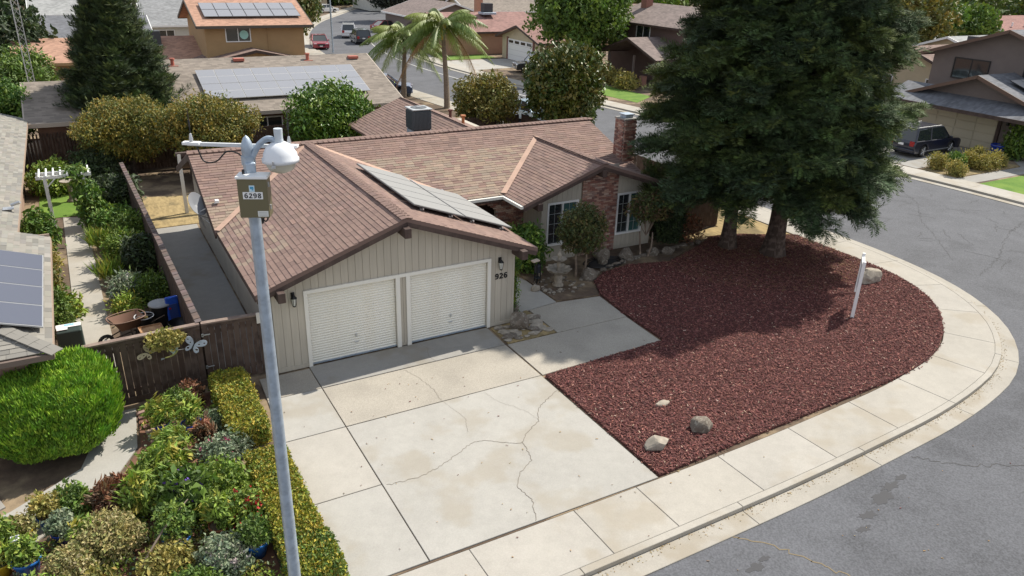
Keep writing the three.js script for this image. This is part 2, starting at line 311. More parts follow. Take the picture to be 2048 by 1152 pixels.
// broadleaf tree: o = {h, r:[rx,ry,rz], cy, trunkR, fork, clumps, n, pal, geo, size, lean, bark}
function tree(name, label, pos, o) {
  const t = thing(name, label, 'tree', pos, 0, o.group);
  const cy = o.cy, fork = o.fork ?? cy * 0.5, bark = o.bark || M.bark, lx = o.lean?.[0] ?? 0, lz = o.lean?.[1] ?? 0;
  const stems = o.stems || 1;
  for (let s = 0; s < stems; s++) {
    const a = s / stems * 6.28 + 0.6, off = stems > 1 ? 0.12 : 0, sp = stems > 1 ? o.r[0] * 0.3 : 0;
    part(t, 'trunk', taperTube([V(Math.cos(a) * off, -0.1, Math.sin(a) * off), V(lx * 0.3 + Math.cos(a) * (off + sp * 0.4) + 0.04, fork * 0.55, lz * 0.3 + Math.sin(a) * (off + sp * 0.4)), V(lx + Math.cos(a) * sp, fork * 1.15, lz + Math.sin(a) * sp)], o.trunkR * 1.15, o.trunkR * 0.72, 8, 9), bark);
  }
  let pts = [];
  const nc = o.clumps || 14;
  for (let i = 0; i < nc; i++) {
    const y = (i + 0.5) / nc * 2 - 1, a = i * 2.39996 + R() * 0.6, q = Math.sqrt(Math.max(0, 1 - y * y)) * (0.55 + 0.18 * R());
    const ou = 0.82 + 0.4 * R(), c = [lx + Math.cos(a) * q * o.r[0] * ou, cy + y * 0.62 * o.r[1] * ou, lz + Math.sin(a) * q * o.r[2] * ou];
    const k = (o.clumpSize ?? 0.42) * (0.8 + 0.45 * R());
    pts.push(...cloudPts(Math.round(o.n / nc), c, [o.r[0] * k, o.r[1] * k * 0.95, o.r[2] * k], { shell: 0.7, lump: 0.3 }));
    if (i % 2 === 0 || o.showBranches) part(t, 'branch', taperTube([V(lx, fork, lz), V(lerp(lx, c[0], 0.45), lerp(fork, c[1], 0.35), lerp(lz, c[2], 0.45)), V(...c)], o.trunkR * 0.5, o.trunkR * 0.1, 6, 6), bark);
  }
  foliage(t, pts, o.geo || CL.mid, o.pal, { size: o.size, mat: o.mat });
  return t;
}
function shrub(name, label, cat, pos, r, n, pal, o = {}) {
  const t = thing(name, label, cat, pos, R() * 6.28, o.group);
  const cy = o.cy ?? r[1] * 0.85;
  foliage(t, cloudPts(n, [0, cy, 0], r, { shell: 0.6, lump: o.lump ?? 0.35, minY: o.minY ?? -0.85 }), o.geo || CL.fine, pal, { size: o.size, mat: o.mat, upright: o.upright, name: 'foliage' });
  const k = o.stems ?? 4;
  for (let i = 0; i < k; i++) { const a = i / k * 6.28 + 0.4; part(t, 'stem', taperTube([V(Math.cos(a) * 0.03, -0.05, Math.sin(a) * 0.03), V(Math.cos(a) * r[0] * 0.3, cy * 0.6, Math.sin(a) * r[2] * 0.3), V(Math.cos(a) * r[0] * 0.55, cy * 1.1, Math.sin(a) * r[2] * 0.55)], 0.022, 0.008, 5, 5), M.bark); }
  if (o.flowers) instanced(t, 'flowers', o.flowerGeo || leafCluster(6, 0.07, 0.06, 0.02, 77), mat([0.9, 0.9, 0.9], 0.7, { side: THREE.DoubleSide }), cloudPts(o.flowers[0], [0, cy, 0], r.map(v => v * 1.04), { shell: 1, lump: 0.3, minY: -0.2 }).map(p => ({ p, s: 0.8 + 0.5 * R(), c: jitter(o.flowers[1], 0.2) })));
  return t;
}
// coast redwood: whorls of drooping feathery branches
function redwood(label, pos, H, rad, low, seed, lean, density = 1, baseR = 0.5) {
  R = mulberry(seed);
  const t = thing('redwood_tree', label, 'tree', pos, 0, 'twin redwoods in the mulch bed');
  // fluted trunk
  const g = taperTube([V(0, -0.15, 0), V(lean[0] * 0.15, H * 0.15, lean[1] * 0.15), V(lean[0] * 0.5, H * 0.5, lean[1] * 0.5), V(lean[0], H, lean[1])], baseR, 0.04, 26, 22), p = g.attributes.position;
  for (let i = 0; i < p.count; i++) { const y = p.getY(i), fl = 1 + 0.5 * Math.exp(-y * 1.7), a = Math.atan2(p.getZ(i), p.getX(i)), k = fl * (1 + 0.05 * Math.sin(a * 7 + y) + 0.03 * Math.sin(a * 13)); p.setX(i, p.getX(i) * k); p.setZ(i, p.getZ(i) * k); }
  g.computeVertexNormals(); part(t, 'trunk', g, M.barkRed);
  const items = [], geo = spray(30, seed, 0.5, 0.16, 0.4, 0.026, 0.15), nb = Math.round(165 * density);
  for (let i = 0; i < nb; i++) {
    const u = (i + R()) / nb, y = low + (H - low) * Math.pow(u, 1.12), f = clamp((y - low) / (H - low));
    const prof = rad * Math.min(1, 0.82 + f * 1.2) * Math.pow(1 - f, 0.42) * (0.72 + 0.36 * R()), a = i * 2.39996 + R() * 0.9;
    const L = Math.max(0.5, prof), up0 = lerp(-0.02, 0.5, f) + (R() - 0.5) * 0.2, cx = lean[0] * y / H, cz = lean[1] * y / H;
    const dir = V(Math.cos(a), 0, Math.sin(a)), side = V(-dir.z, 0, dir.x);
    const P = s => V(cx, y, cz).addScaledVector(dir, L * s).add(V(0, L * (up0 * s - 0.30 * s * s + 0.16 * s * s * s), 0));
    if (i % 3 === 0) part(t, 'branch', taperTube([P(0), P(0.35), P(0.7), P(0.95)], 0.055 * (1 - f) + 0.02, 0.012, 6, 5), M.bark);
    const tone = pick(PAL.redwood), n = Math.round(26 + L * 50);
    for (let k = 0; k < n; k++) {
      const s = 0.22 + 0.8 * Math.pow((k + R()) / n, 0.75), o = P(s), w = 0.30 * L * (0.25 + Math.sin(Math.min(1, s) * 2.6) * 0.5);
      o.addScaledVector(side, (R() - 0.5) * 2 * w).add(V(0, (R() - 0.6) * 0.42, 0));
      const yaw = Math.atan2(-(dir.z + side.z * (R() - 0.5) * 1.6), dir.x + side.x * (R() - 0.5) * 1.6);
      items.push({ p: o, e: [(R() - 0.5) * 1.2, yaw + (R() - 0.5) * 0.9, (R() - 0.45) * 0.9], s: 0.3 + 0.32 * R(), c: jitter(R() < 0.75 ? tone : pick(PAL.redwood), 0.25) });
    }
  }
  instanced(t, 'crown', geo, M.needle, items);
  return t;
}
M.barkRed = tmat(woodTex([0.075, 0.052, 0.042], [0.15, 0.11, 0.09], 291, 256, 0.9), 1);
function palm(label, pos, h, lean, seed, yellow) {
  R = mulberry(seed);
  const t = thing('palm_tree', label, 'tree', pos, 0, 'palms by the side street');
  const g = taperTube([V(0, -0.1, 0), V(lean * 0.2, h * 0.35, 0), V(lean * 0.7, h * 0.75, 0), V(lean, h, 0)], 0.23, 0.13, 40, 12), p = g.attributes.position;
  for (let i = 0; i < p.count; i++) { const k = 1 + 0.05 * Math.sin(p.getY(i) * 22); const cx = lean * Math.pow(clamp(p.getY(i) / h), 1.4); p.setX(i, cx + (p.getX(i) - cx) * k); p.setZ(i, p.getZ(i) * k); }
  g.computeVertexNormals(); part(t, 'trunk', g, M.palmBark);
  part(t, 'crownshaft', lathe([[0.13, h - 0.1], [0.19, h + 0.15], [0.17, h + 0.5], [0.07, h + 0.85]], 12).translate(lean, 0, 0), mat([0.10, 0.13, 0.04], 0.7));
  const nf = 26;
  for (let i = 0; i < nf; i++) {
    const a = i * 2.39996, k = i / nf, up = lerp(1.35, -0.15, k) , L = lerp(2.9, 3.5, R()), dead = yellow && i >= nf - 2;
    const dir = V(Math.cos(a), 0, Math.sin(a)), o = V(lean, h + 0.55 - 0.35 * k, 0);
    const P = s => o.clone().addScaledVector(dir, L * s * Math.cos(Math.min(1.2, up * 0.75)) * 1.0 + L * 0.18 * s).add(V(0, L * (Math.sin(up) * s * 0.85 - (0.55 + 0.45 * k) * s * s * (dead ? 1.6 : 1)), 0));
    const rach = taperTube([P(0), P(0.3), P(0.6), P(1)], 0.035, 0.008, 10, 5);
    const pos2 = [], nl = 60; const gl = [];
    for (let j = 0; j < nl; j++) {
      const s = 0.12 + 0.86 * j / nl, b = P(s), tg = P(Math.min(1, s + 0.03)).sub(P(s - 0.03)).normalize(), sd = V(0, 1, 0).cross(tg).normalize();
      for (const e of [-1, 1]) {
        const len = 0.9 * Math.sin(Math.PI * (0.15 + 0.8 * s)) * (0.8 + 0.4 * R()), d = sd.clone().multiplyScalar(e * 0.7).addScaledVector(tg, 0.5).add(V(0, -0.55 - 0.4 * R(), 0)).normalize();
        const w = tg.clone().multiplyScalar(0.026), m1 = b.clone().addScaledVector(d, len * 0.55).add(V(0, 0.05, 0)), tip = b.clone().addScaledVector(d, len).add(V(0, -0.12 * len, 0));
        for (const q of [b.clone().sub(w), b.clone().add(w), m1.clone().add(w), b.clone().sub(w), m1.clone().add(w), m1.clone().sub(w), m1.clone().sub(w), m1.clone().add(w), tip]) pos2.push(q.x, q.y, q.z);
      }
    }
    const lg = new THREE.BufferGeometry(); lg.setAttribute('position', new THREE.Float32BufferAttribute(pos2, 3)); lg.computeVertexNormals();
    const fr = part(t, 'frond', rach, dead ? M.palmDead : M.palmRachis); part(fr, 'leaflets', lg, dead ? M.palmDead : M.palmLeaf[i % 3], 'stuff');
  }
  if (yellow) for (let i = 0; i < 3; i++) part(t, 'flower_stalk', taperTube([V(lean, h + 0.3, 0), V(lean - 0.25 + i * 0.2, h + 0.2 + 0.25 * i, 0.4), V(lean - 0.3 + i * 0.3, h - 0.5 + 0.5 * i, 0.55)], 0.11, 0.05, 6, 7), mat([0.62, 0.40, 0.03], 0.8));
  return t;
}
M.palmLeaf = PAL.palm.map(c => { const m = leafMat(0.55, 0.25); m.color.setRGB(...c); return m; });
M.palmDead = (() => { const m = leafMat(0.9, 0.2); m.color.setRGB(0.30, 0.17, 0.06); return m; })();
M.palmRachis = mat([0.14, 0.15, 0.035], 0.7);
function rockGeo(seed, r, flat = 0.65) {
  const g = new THREE.IcosahedronGeometry(1, 3), p = g.attributes.position, s = seed * 7.3, rc = mulberry(seed + 900), cuts = Array.from({ length: 7 }, () => [V(rc() - 0.5, rc() * 0.8 - 0.2, rc() - 0.5).normalize(), 0.62 + 0.25 * rc()]);
  for (let i = 0; i < p.count; i++) { const v = V(p.getX(i), p.getY(i), p.getZ(i)); const k = 1 + 0.5 * (fbm(v.x * 1.4 + s + 20, v.y * 1.4 + v.z * 1.7 + 20, 256, 3, seed) - 0.5) + 0.16 * (fbm(v.x * 5 + 40, v.z * 5 + v.y * 3 + 40, 256, 2, seed + 3) - 0.5); const q = v.clone().multiplyScalar(k); for (const [n, d] of cuts) { const e = q.dot(n) - d; if (e > 0) q.addScaledVector(n, -e * 0.9); } p.setXYZ(i, q.x * r[0], q.y * r[1], q.z * r[2]); }
  g.computeVertexNormals(); return g;
}
// ---------------------------------------------------------------- ground, roads, pavements
struct('ground', slab([[-400, 120], [500, 120], [500, -600], [-400, -600]], -0.17, 0.2), M.soil);
const kerbNear = resample([[-40, 9.75], [-20, 9.75], [0, 9.75], [5.4, 9.72], [9, 9.66], [12.2, 9.5], [14.4, 9.34], [16.6, 9.0], [18.1, 8.6], [19.6, 7.85], [21.1, 6.6], [22.2, 5.0], [22.85, 3.3], [23.25, 0.8], [23.3, -1.6], [23.2, -10], [22.7, -20], [22.0, -30], [21.2, -38], [20.5, -46], [20.3, -56], [20.9, -68], [23.2, -82], [27.5, -96], [33, -109], [40, -122], [50, -140], [70, -175]], 0.8);
const asphNear = offset(kerbNear, 0.45).map(p => p);
const kerbFar = resample([[37.3, 40], [36.9, 20], [36.2, 4], [35.9, -4], [35.1, -11], [33.9, -19], [32.6, -27], [31, -38], [29.9, -48], [29.6, -57], [30.6, -67], [32.6, -77], [36.3, -88], [41, -99], [47, -111], [55, -126], [66, -145], [84, -172]], 1.5);
struct('road', slab([...asphNear, ...kerbFar.map(p => [p[0] - 0.35, p[1]]).reverse(), [37, 60], [-60, 60]], -0.13, 0.03), M.asphalt);
// offset() goes to the right of travel: kerbNear runs +x then -z, so right of travel is the street side (+)
function bandPieces(pl, d0, d1, y, t, step, gap, cb) {
  // cut a band beside a polyline into pieces of length step
  const A = offset(pl, d0), B = offset(pl, d1); let acc = 0, i0 = 0;
  for (let i = 1; i < pl.length; i++) {
    acc += Math.hypot(pl[i][0] - pl[i - 1][0], pl[i][1] - pl[i - 1][1]);
    if (acc >= step || i === pl.length - 1) {
      const a = A.slice(i0, i + 1).map(p => [...p]), b = B.slice(i0, i + 1).map(p => [...p]);
      const sh = (q, n) => { const k = q.length - 1, dx = q[k][0] - q[k - 1][0], dz = q[k][1] - q[k - 1][1], L = Math.hypot(dx, dz); q[k][0] -= dx / L * gap; q[k][1] -= dz / L * gap; };
      sh(a); sh(b); cb(slab([...a, ...b.reverse()], y, t, 0.008), i0); acc = 0; i0 = i;
    }
  }
}
function pavement(name, pl, sgn, upto) {
  const g = new THREE.Group(); g.name = numbered(name); g.userData = { kind: 'structure' }; scene.add(g);
  const near = pl.filter(p => p[1] > upto), farp = pl.filter(p => p[1] <= upto + 1.6);
  bandPieces(near, -1.55 * sgn, -0.17 * sgn, 0, 0.12, 1.6, 0.012, s => part(g, 'slab', s, pick([M.sidewalk, M.sidewalk, M.concreteWarm])));
  bandPieces(near, -0.165 * sgn, 0, 0, 0.2, 3.2, 0.012, s => part(g, 'kerb', s, M.sidewalk));
  bandPieces(near, 0.004 * sgn, 0.47 * sgn, -0.105, 0.08, 3.2, 0.008, s => part(g, 'gutter', s, M.gutter));
  bandPieces(farp, -1.55 * sgn, 0, 0, 0.2, 9, 0.02, s => part(g, 'slab', s, M.sidewalk));
  bandPieces(farp, 0.004 * sgn, 0.47 * sgn, -0.105, 0.08, 9, 0.02, s => part(g, 'gutter', s, M.gutter));
  return g;
}
R = mulberry(21);
pavement('pavement', kerbNear.filter(p => p[0] > -12), 1, -26);
pavement('pavement', kerbFar.filter(p => p[1] < 22), -1, -24);
// the two lots, a hand above the road
struct('yard_ground', slab([...offset(kerbNear, -1.58), [70, -240], [-120, -240], [-120, 8.2]], -0.03, 0.14), M.soil);
struct('yard_ground', slab([...offset(kerbFar, 1.58), [300, -190], [300, 40]], -0.03, 0.14), M.soil);
// driveway: each slab by itself, dark joints are real gaps
{
  const g = new THREE.Group(); g.name = 'driveway'; g.userData = { kind: 'structure' }; scene.add(g);
  const S = (pts, m, y = 0) => part(g, 'slab', slab(pts, y, 0.1, 0.006), m);
  const j = 0.012;
  S([[0.77 + j, 0.02], [6.2 - j, 0.02], [6.18 - j, 1.22 - j], [0.77 + j, 1.24 - j]], M.oldConcrete, 0.004);                 // apron by the doors
  S([[0.77 + j, 1.25 + j], [6.18 - j, 1.23 + j], [6.19 - j, 3.2 - j], [0.77 + j, 3.2 - j]], M.aggregate, 0.0);
  S([[0.77 + j, 3.21 + j], [6.19 - j, 3.2 + j], [6.2 - j, 8.13 - j], [0.77 + j, 8.13 - j]], M.concrete, 0.0);
  S([[-0.55, 0.1], [0.77 - j, 0.1], [0.77 - j, 1.24 - j], [-0.6, 1.24 - j]], M.aggregate, 0.0);
  S([[-0.6, 1.24 + j], [0.77 - j, 1.24 + j], [0.77 - j, 3.2 - j], [-0.72, 3.2 - j]], M.concrete, 0.002);
  S([[-0.72, 3.2 + j], [0.77 - j, 3.2 + j], [0.77 - j, 5.62 - j], [-0.75, 5.62 - j]], M.concreteWarm, 0.0);
  S([[-0.75, 5.62 + j], [0.77 - j, 5.62 + j], [0.77 - j, 8.13 - j], [-0.7, 8.13 - j]], M.concrete, 0.001);
  S([[6.22 + j, 1.25], [7.95, 1.25], [10.5, 1.27], [10.42, 3.02], [8.2, 3.12], [6.22 + j, 3.2]], M.aggregate, 0.001);
  S([[7.98, -0.5 + j], [9.1, -0.62], [10.66, -0.42], [10.52, 1.25 - j], [7.96, 1.23 - j]], M.aggregate, 0.0);
  S([[7.55, -4.9], [8.6, -4.9], [9.1, -2.6], [9.1, -0.66 - j], [8.0, -0.52 - j], [7.55, -0.5 - j]], M.concrete, 0.002);
  // cracks: hairline openings filled with dirt
  const crackMat = mat([0.19, 0.165, 0.135], 1);
  const crack = (pts, w) => {
    const c = new THREE.CatmullRomCurve3(pts.map(p => V(p[0], 0, p[1])), false, 'catmullrom', 0.2), n = Math.round(c.getLength() / 0.06), P = c.getSpacedPoints(n).map((p, i) => [p.x + (R() - 0.5) * 0.05, p.z + (R() - 0.5) * 0.05]);
    const L = offset(P, w / 2), Q = offset(P, -w / 2), pos = []; const y = 0.0065;
    for (let i = 0; i < n; i++) { const k = 0.5 + 0.9 * R(), l0 = L[i], l1 = L[i + 1], q0 = Q[i], q1 = Q[i + 1]; for (const p of [l0, q1, q0, l0, l1, q1]) pos.push(p[0], y, p[1]); }
    const gm = new THREE.BufferGeometry(); gm.setAttribute('position', new THREE.Float32BufferAttribute(pos, 3)); gm.computeVertexNormals(); part(g, 'crack', gm, crackMat);
  };
  R = mulberry(50);
  crack([[0.85, 5.7], [1.6, 5.75], [2.3, 5.55], [3.0, 5.2], [3.35, 5.15], [4.0, 5.6], [4.2, 5.65]], 0.011);
  crack([[3.1, 8.1], [3.35, 7.5], [3.3, 7.0], [3.6, 6.6], [4.05, 6.3], [4.2, 5.65], [4.5, 5.35], [5.0, 5.05], [5.25, 4.6], [5.7, 4.3], [6.15, 4.05]], 0.012);
  crack([[3.3, 3.25], [3.35, 3.7], [3.45, 4.1], [3.25, 4.7]], 0.005);
  crack([[4.4, 3.3], [4.55, 3.9], [4.9, 4.5], [5.0, 5.0]], 0.005);
  crack([[3.0, 1.3], [3.2, 1.9], [3.3, 2.6], [3.25, 3.15]], 0.007);
  crack([[3.95, 0.1], [4.05, 0.5], [3.9, 0.8], [3.95, 1.2]], 0.008);
  crack([[4.05, 0.5], [4.6, 0.75], [5.0, 0.8]], 0.006);
}
{  // road cracks and tar
  const g = new THREE.Group(); g.name = 'road_cracks'; g.userData = { kind: 'structure' }; scene.add(g);
  R = mulberry(61);
  const crack = (pts, w, m) => {
    const c = new THREE.CatmullRomCurve3(pts.map(p => V(p[0], 0, p[1])), false, 'catmullrom', 0.3), n = Math.round(c.getLength() / 0.1), P = c.getSpacedPoints(n).map(p => [p.x + (R() - 0.5) * 0.14, p.z + (R() - 0.5) * 0.14]);
    const L = offset(P, w / 2), Q = offset(P, -w / 2), pos = []; for (let i = 0; i < n; i++) for (const p of [L[i], Q[i + 1], Q[i], L[i], L[i + 1], Q[i + 1]]) pos.push(p[0], -0.1255, p[1]);
    const gm = new THREE.BufferGeometry(); gm.setAttribute('position', new THREE.Float32BufferAttribute(pos, 3)); gm.computeVertexNormals(); part(g, 'crack', gm, m);
  };
  const dk = mat([0.075, 0.073, 0.072], 1), tan = mat([0.20, 0.16, 0.10], 1);
  crack([[6.4, 10.15], [6.9, 10.7], [7.3, 11.4], [7.8, 12.4]], 0.03, tan); crack([[12.1, 10.05], [12.8, 10.8], [13.9, 11.4], [15.3, 12.2], [16, 13.5]], 0.022, dk);
  crack([[25.5, 2.5], [27.5, 0.5], [29, -1.2], [31.5, -3.2], [33, -5.5]], 0.014, dk); crack([[25.2, -1.5], [27.5, -3], [30, -4.5], [33.5, -7.2]], 0.012, dk);
  crack([[24.8, 4], [27.5, 3.2], [30.5, 1.8], [34.5, 0.6]], 0.014, dk); crack([[26.5, 5.5], [28.5, 4.5], [31, 3.7]], 0.02, dk); crack([[25, -6], [28, -7.5], [31, -8.5], [34, -10.5]], 0.012, dk);
  for (let i = 0; i < 60; i++) { const x = rr(25, 34.5), z = rr(-14, 6), a = R() * 6.28, L = rr(0.4, 1.6); crack([[x, z], [x + Math.cos(a) * L * 0.5 + rr(-0.1, 0.1), z + Math.sin(a) * L * 0.5], [x + Math.cos(a) * L, z + Math.sin(a) * L]], 0.018, dk); }
  const oil = mat([0.066, 0.066, 0.07], 0.9);
  for (const [x, z, r] of [[10.2, 10.75, 0.3], [10.7, 10.6, 0.22], [9.4, 11.0, 0.2], [9.0, 11.25, 0.16], [11.2, 10.5, 0.14], [6.2, 11.0, 0.18], [6.5, 10.9, 0.12]]) { const n = 22, pts = []; for (let i = 0; i < n; i++) { const a = i / n * 6.28, k = r * rr(0.45, 1.1); pts.push([x + Math.cos(a) * k * 1.5, z + Math.sin(a) * k * 0.6]); } part(g, 'oil_stain', slab(pts, -0.1262, 0.003), oil); }
  const line = offset(kerbFar, -2.6).filter(p => p[1] < -30 && p[1] > -80); bandPieces(line, 0, 0.12, -0.126, 0.003, 200, 0, s => part(g, 'painted_line', s, mat([0.55, 0.54, 0.5], 0.8)));
}
// mulch bed
const mulchEdge = resample([[6.24, 8.1], [8.3, 7.98], [12.8, 7.78], [15.6, 7.62], [17.3, 7.22], [18.9, 6.4], [20.2, 5.4], [21.1, 4.2], [21.6, 2.8], [21.75, 1.0], [21.72, -1.0], [21.7, -2.0]], 0.5);
const mulchPoly = [...mulchEdge, [20.7, -2.4], [19.4, -3.1], [18.1, -3.3], [17.2, -2.75], [15.8, -2.2], [14.9, -1.85], [13.2, -2.25], [11.9, -2.0], [11.2, -1.5], [10.75, -0.5], [10.58, 1.0], [10.5, 3.08], [8.2, 3.2], [6.26, 3.3]];
struct('mulch_bed', slab(mulchPoly, 0.035, 0.1), M.mulchBase);
function inPoly(x, z, P) { let c = false; for (let i = 0, j = P.length - 1; i < P.length; j = i++) if ((P[i][1] > z) !== (P[j][1] > z) && x < (P[j][0] - P[i][0]) * (z - P[i][1]) / (P[j][1] - P[i][1]) + P[i][0]) c = !c; return c; }
{
  R = mulberry(77);
  const chip = (() => { const g = new THREE.BoxGeometry(1, 0.16, 0.3), p = g.attributes.position; for (let i = 0; i < p.count; i++) { if (p.getX(i) > 0) { p.setZ(i, p.getZ(i) * 0.6); p.setY(i, p.getY(i) + 0.1); } } g.computeVertexNormals(); return g; })();
  const items = [], pal = [[0.12, 0.04, 0.035], [0.095, 0.031, 0.029], [0.085, 0.029, 0.027], [0.175, 0.062, 0.054], [0.21, 0.078, 0.066], [0.14, 0.047, 0.042], [0.29, 0.125, 0.1]];
  while (items.length < 100000) {
    const x = rr(6, 22), z = rr(-3.4, 8.2), jx = x + (R() - 0.5) * 0.22 * R(), jz = z + (R() - 0.5) * 0.22 * R(); if (!inPoly(x, z, mulchPoly)) continue;
    items.push({ p: V(jx, (inPoly(jx, jz, mulchPoly) ? 0.035 : 0.012) + R() * 0.03 * (inPoly(jx, jz, mulchPoly) ? 1 : 0.1), jz), e: [(R() - 0.5) * 0.9, R() * 6.28, (R() - 0.5) * 0.9], s: rr(0.03, 0.085), c: R() < 0.015 ? jitter([0.46, 0.33, 0.25], 0.3) : jitter(pick(pal), 0.3) });
  }
  const o = new THREE.Group(); instanced(scene, 'mulch_chips', chip, mat(0xffffff, 0.9), items); scene.children[scene.children.length - 1].userData = { kind: 'stuff', label: 'red brown bark mulch covering the front bed', category: 'mulch' };
  { // dry needles under the redwoods
    const it = []; while (it.length < 2600) { const a = R() * 6.28, d = Math.pow(R(), 0.6) * 4.2, x = 18.6 + Math.cos(a) * d, z = -1.2 + Math.sin(a) * d * 0.9; if (!inPoly(x, z, mulchPoly)) continue; it.push({ p: V(x, 0.075, z), e: [(R() - 0.5) * 0.4, R() * 6.28, (R() - 0.5) * 0.4], s: [rr(0.06, 0.16), 0.02, rr(0.02, 0.04)], c: jitter(pick([[0.22, 0.13, 0.06], [0.17, 0.09, 0.05], [0.30, 0.19, 0.09]]), 0.25) }); }
    instanced(scene, 'needle_litter', chip, mat(0xffffff, 0.9), it); scene.children[scene.children.length - 1].userData = { kind: 'stuff', label: 'dry brown needle litter under the redwoods', category: 'leaf litter' };
  }
  { // a few fallen leaves and bits on the driveway, pavement and road
    const it = []; for (let i = 0; i < 170; i++) { const k = R(), onRoad = k > 0.55, x = onRoad ? rr(3, 24) : rr(-0.6, 10), z = onRoad ? rr(10.4, 14) : rr(1.4, 9.6); if (inPoly(x, z, mulchPoly)) continue; it.push({ p: V(x, onRoad ? -0.12 : 0.014, z), e: [(R() - 0.5) * 0.5, R() * 6.28, (R() - 0.5) * 0.5], s: [rr(0.02, 0.06), 0.03, rr(0.03, 0.08)], c: jitter(pick([[0.30, 0.19, 0.08], [0.16, 0.10, 0.06], [0.14, 0.05, 0.045], [0.40, 0.30, 0.18]]), 0.25) }); }
    instanced(scene, 'fallen_leaves', chip, mat(0xffffff, 0.9), it); scene.children[scene.children.length - 1].userData = { kind: 'stuff', label: 'scattered fallen leaves on the driveway and road', category: 'leaf litter' };
  }
  // leaves and grit in the gutter
  const it2 = []; for (let i = 0; i < 2600; i++) { const k = Math.floor(rr(30, kerbNear.length * 0.42)), p = offset(kerbNear, rr(0.02, 0.30) * Math.pow(R(), 0.7))[0] && kerbNear[k]; const n = kerbNear[Math.min(kerbNear.length - 1, k + 1)], dx = n[0] - p[0], dz = n[1] - p[1], L = Math.hypot(dx, dz), d = 0.02 + 0.25 * R() * R(), t = R(); it2.push({ p: V(p[0] + dx * t - dz / L * d, -0.098, p[1] + dz * t + dx / L * d), e: [(R() - 0.5), R() * 6.28, (R() - 0.5)], s: rr(0.015, 0.04), c: jitter(pick([[0.36, 0.25, 0.10], [0.25, 0.17, 0.08], [0.42, 0.32, 0.16]]), 0.25) }); }
  instanced(scene, 'gutter_leaf_litter', chip, mat(0xffffff, 0.9), it2); scene.children[scene.children.length - 1].userData = { kind: 'stuff', label: 'tan dry leaf litter lying in the kerb gutter', category: 'leaf litter' };
}
// strip of river stones by the garage corner, dry grass by the side fence, patches of lawn
struct('stone_strip', slab([[6.28, 0.1], [7.1, 0.02], [7.9, -0.6], [7.92, 1.2], [6.28, 1.2]], 0.0, 0.06), M.dryGrass);
struct('dry_grass', slab([[17.0, -3.0], [18.1, -3.45], [19.4, -3.25], [20.7, -2.55], [21.6, -2.1], [21.6, -12], [19.5, -12], [19.5, -4.2], [17, -4.2]], 0.012, 0.06), M.dryGrass);
struct('planting_soil', slab([[9.15, -0.72], [10.7, -0.5], [11.1, -1.5], [11.9, -2.1], [13.2, -2.35], [14.9, -1.95], [15.8, -2.3], [16.9, -2.95], [16.9, -4.2], [15.5, -3.85], [10.4, -3.85], [10.4, -5], [9.15, -5]], 0.01, 0.06), M.soil);
// ---------------------------------------------------------------- main house
const font = await new FontLoader().loadAsync('fonts/droid/droid_sans_bold.typeface.json');
function textGeo(s, size, depth) { const g = new TextGeometry(s, { font, size, depth, curveSegments: 4, bevelEnabled: false }); g.computeBoundingBox(); const b = g.boundingBox; g.translate(-(b.min.x + b.max.x) / 2, -(b.min.y + b.max.y) / 2, 0); return g; }
const tabUnit = (() => {  // one shingle tab: x across, z downslope from 0 to 1, thick at its lower edge
  const g = new THREE.BoxGeometry(1, 1, 1), p = g.attributes.position;
  for (let i = 0; i < p.count; i++) { const z = p.getZ(i) + 0.5, y = p.getY(i) + 0.5; p.setXYZ(i, p.getX(i), y * (z > 0.5 ? 1 : 0.15), z); }
  g.computeVertexNormals(); return g;
})();
// a shingled slope. e0: eave start corner, along: unit vector along the eave, len, up: horizontal unit vector up the slope, run, pitch.
function shingles(o) {
  const tabs = [], { e0, along, up, pitch } = o, ex = o.exposure ?? 0.145, tw = o.tab ?? 0.31;
  const sl = Math.hypot(1, pitch), dirUp = up.clone().multiplyScalar(1 / sl).add(V(0, pitch / sl, 0)), n = along.clone().cross(dirUp).normalize(); if (n.y < 0) n.negate();
  const rows = Math.ceil(o.run * sl / ex);
  for (let i = 0; i < rows; i++) {
    let x = -(i % 2) * tw * 0.5 - R() * tw * 0.3;
    while (x < o.len) {
      const w = tw * rr(0.75, 1.3), x0 = Math.max(0, x), x1 = Math.min(o.len, x + w); x += w; if (x1 - x0 < 0.04) continue;
      const s0 = i * ex, c = e0.clone().addScaledVector(along, (x0 + x1) / 2).addScaledVector(dirUp, s0 + ex);
      if (o.keep && !o.keep(c)) continue;
      const m = new THREE.Matrix4().makeBasis(along.clone().multiplyScalar(x1 - x0 - 0.006), n.clone().multiplyScalar(rr(0.011, 0.019)), dirUp.clone().multiplyScalar(-(ex * 1.06)));
      if (m.determinant() < 0) m.multiply(new THREE.Matrix4().makeScale(-1, 1, 1));
      m.setPosition(c.clone().addScaledVector(n, 0.004));
      tabs.push({ m, c, tone: o.tone(c, i) });
    }
  }
  return tabs;
}
function layShingles(parent, tabs, tones, cam = camera.position, nParts = 300) {
  // near ones by themselves, the rest joined
  tabs.sort((a, b) => a.c.distanceToSquared(cam) - b.c.distanceToSquared(cam));
  const mats = tones.map(c => mat(c, 0.95)), rest = [];
  tabs.forEach((t, i) => {
    if (i < nParts) { const k = part(parent, 'shingle', tabUnit, mats[t.tone]); t.m.decompose(k.position, k.quaternion, k.scale); }
    else { const g = tabUnit.clone().applyMatrix4(t.m); rest.push(tint(g.toNonIndexed(), jitter(tones[t.tone], 0.08, 0.03))); }
  });
  if (rest.length) part(parent, 'shingles', mergeGeometries(rest), mat(0xffffff, 0.95, { vertexColors: true }), 'stuff');
}
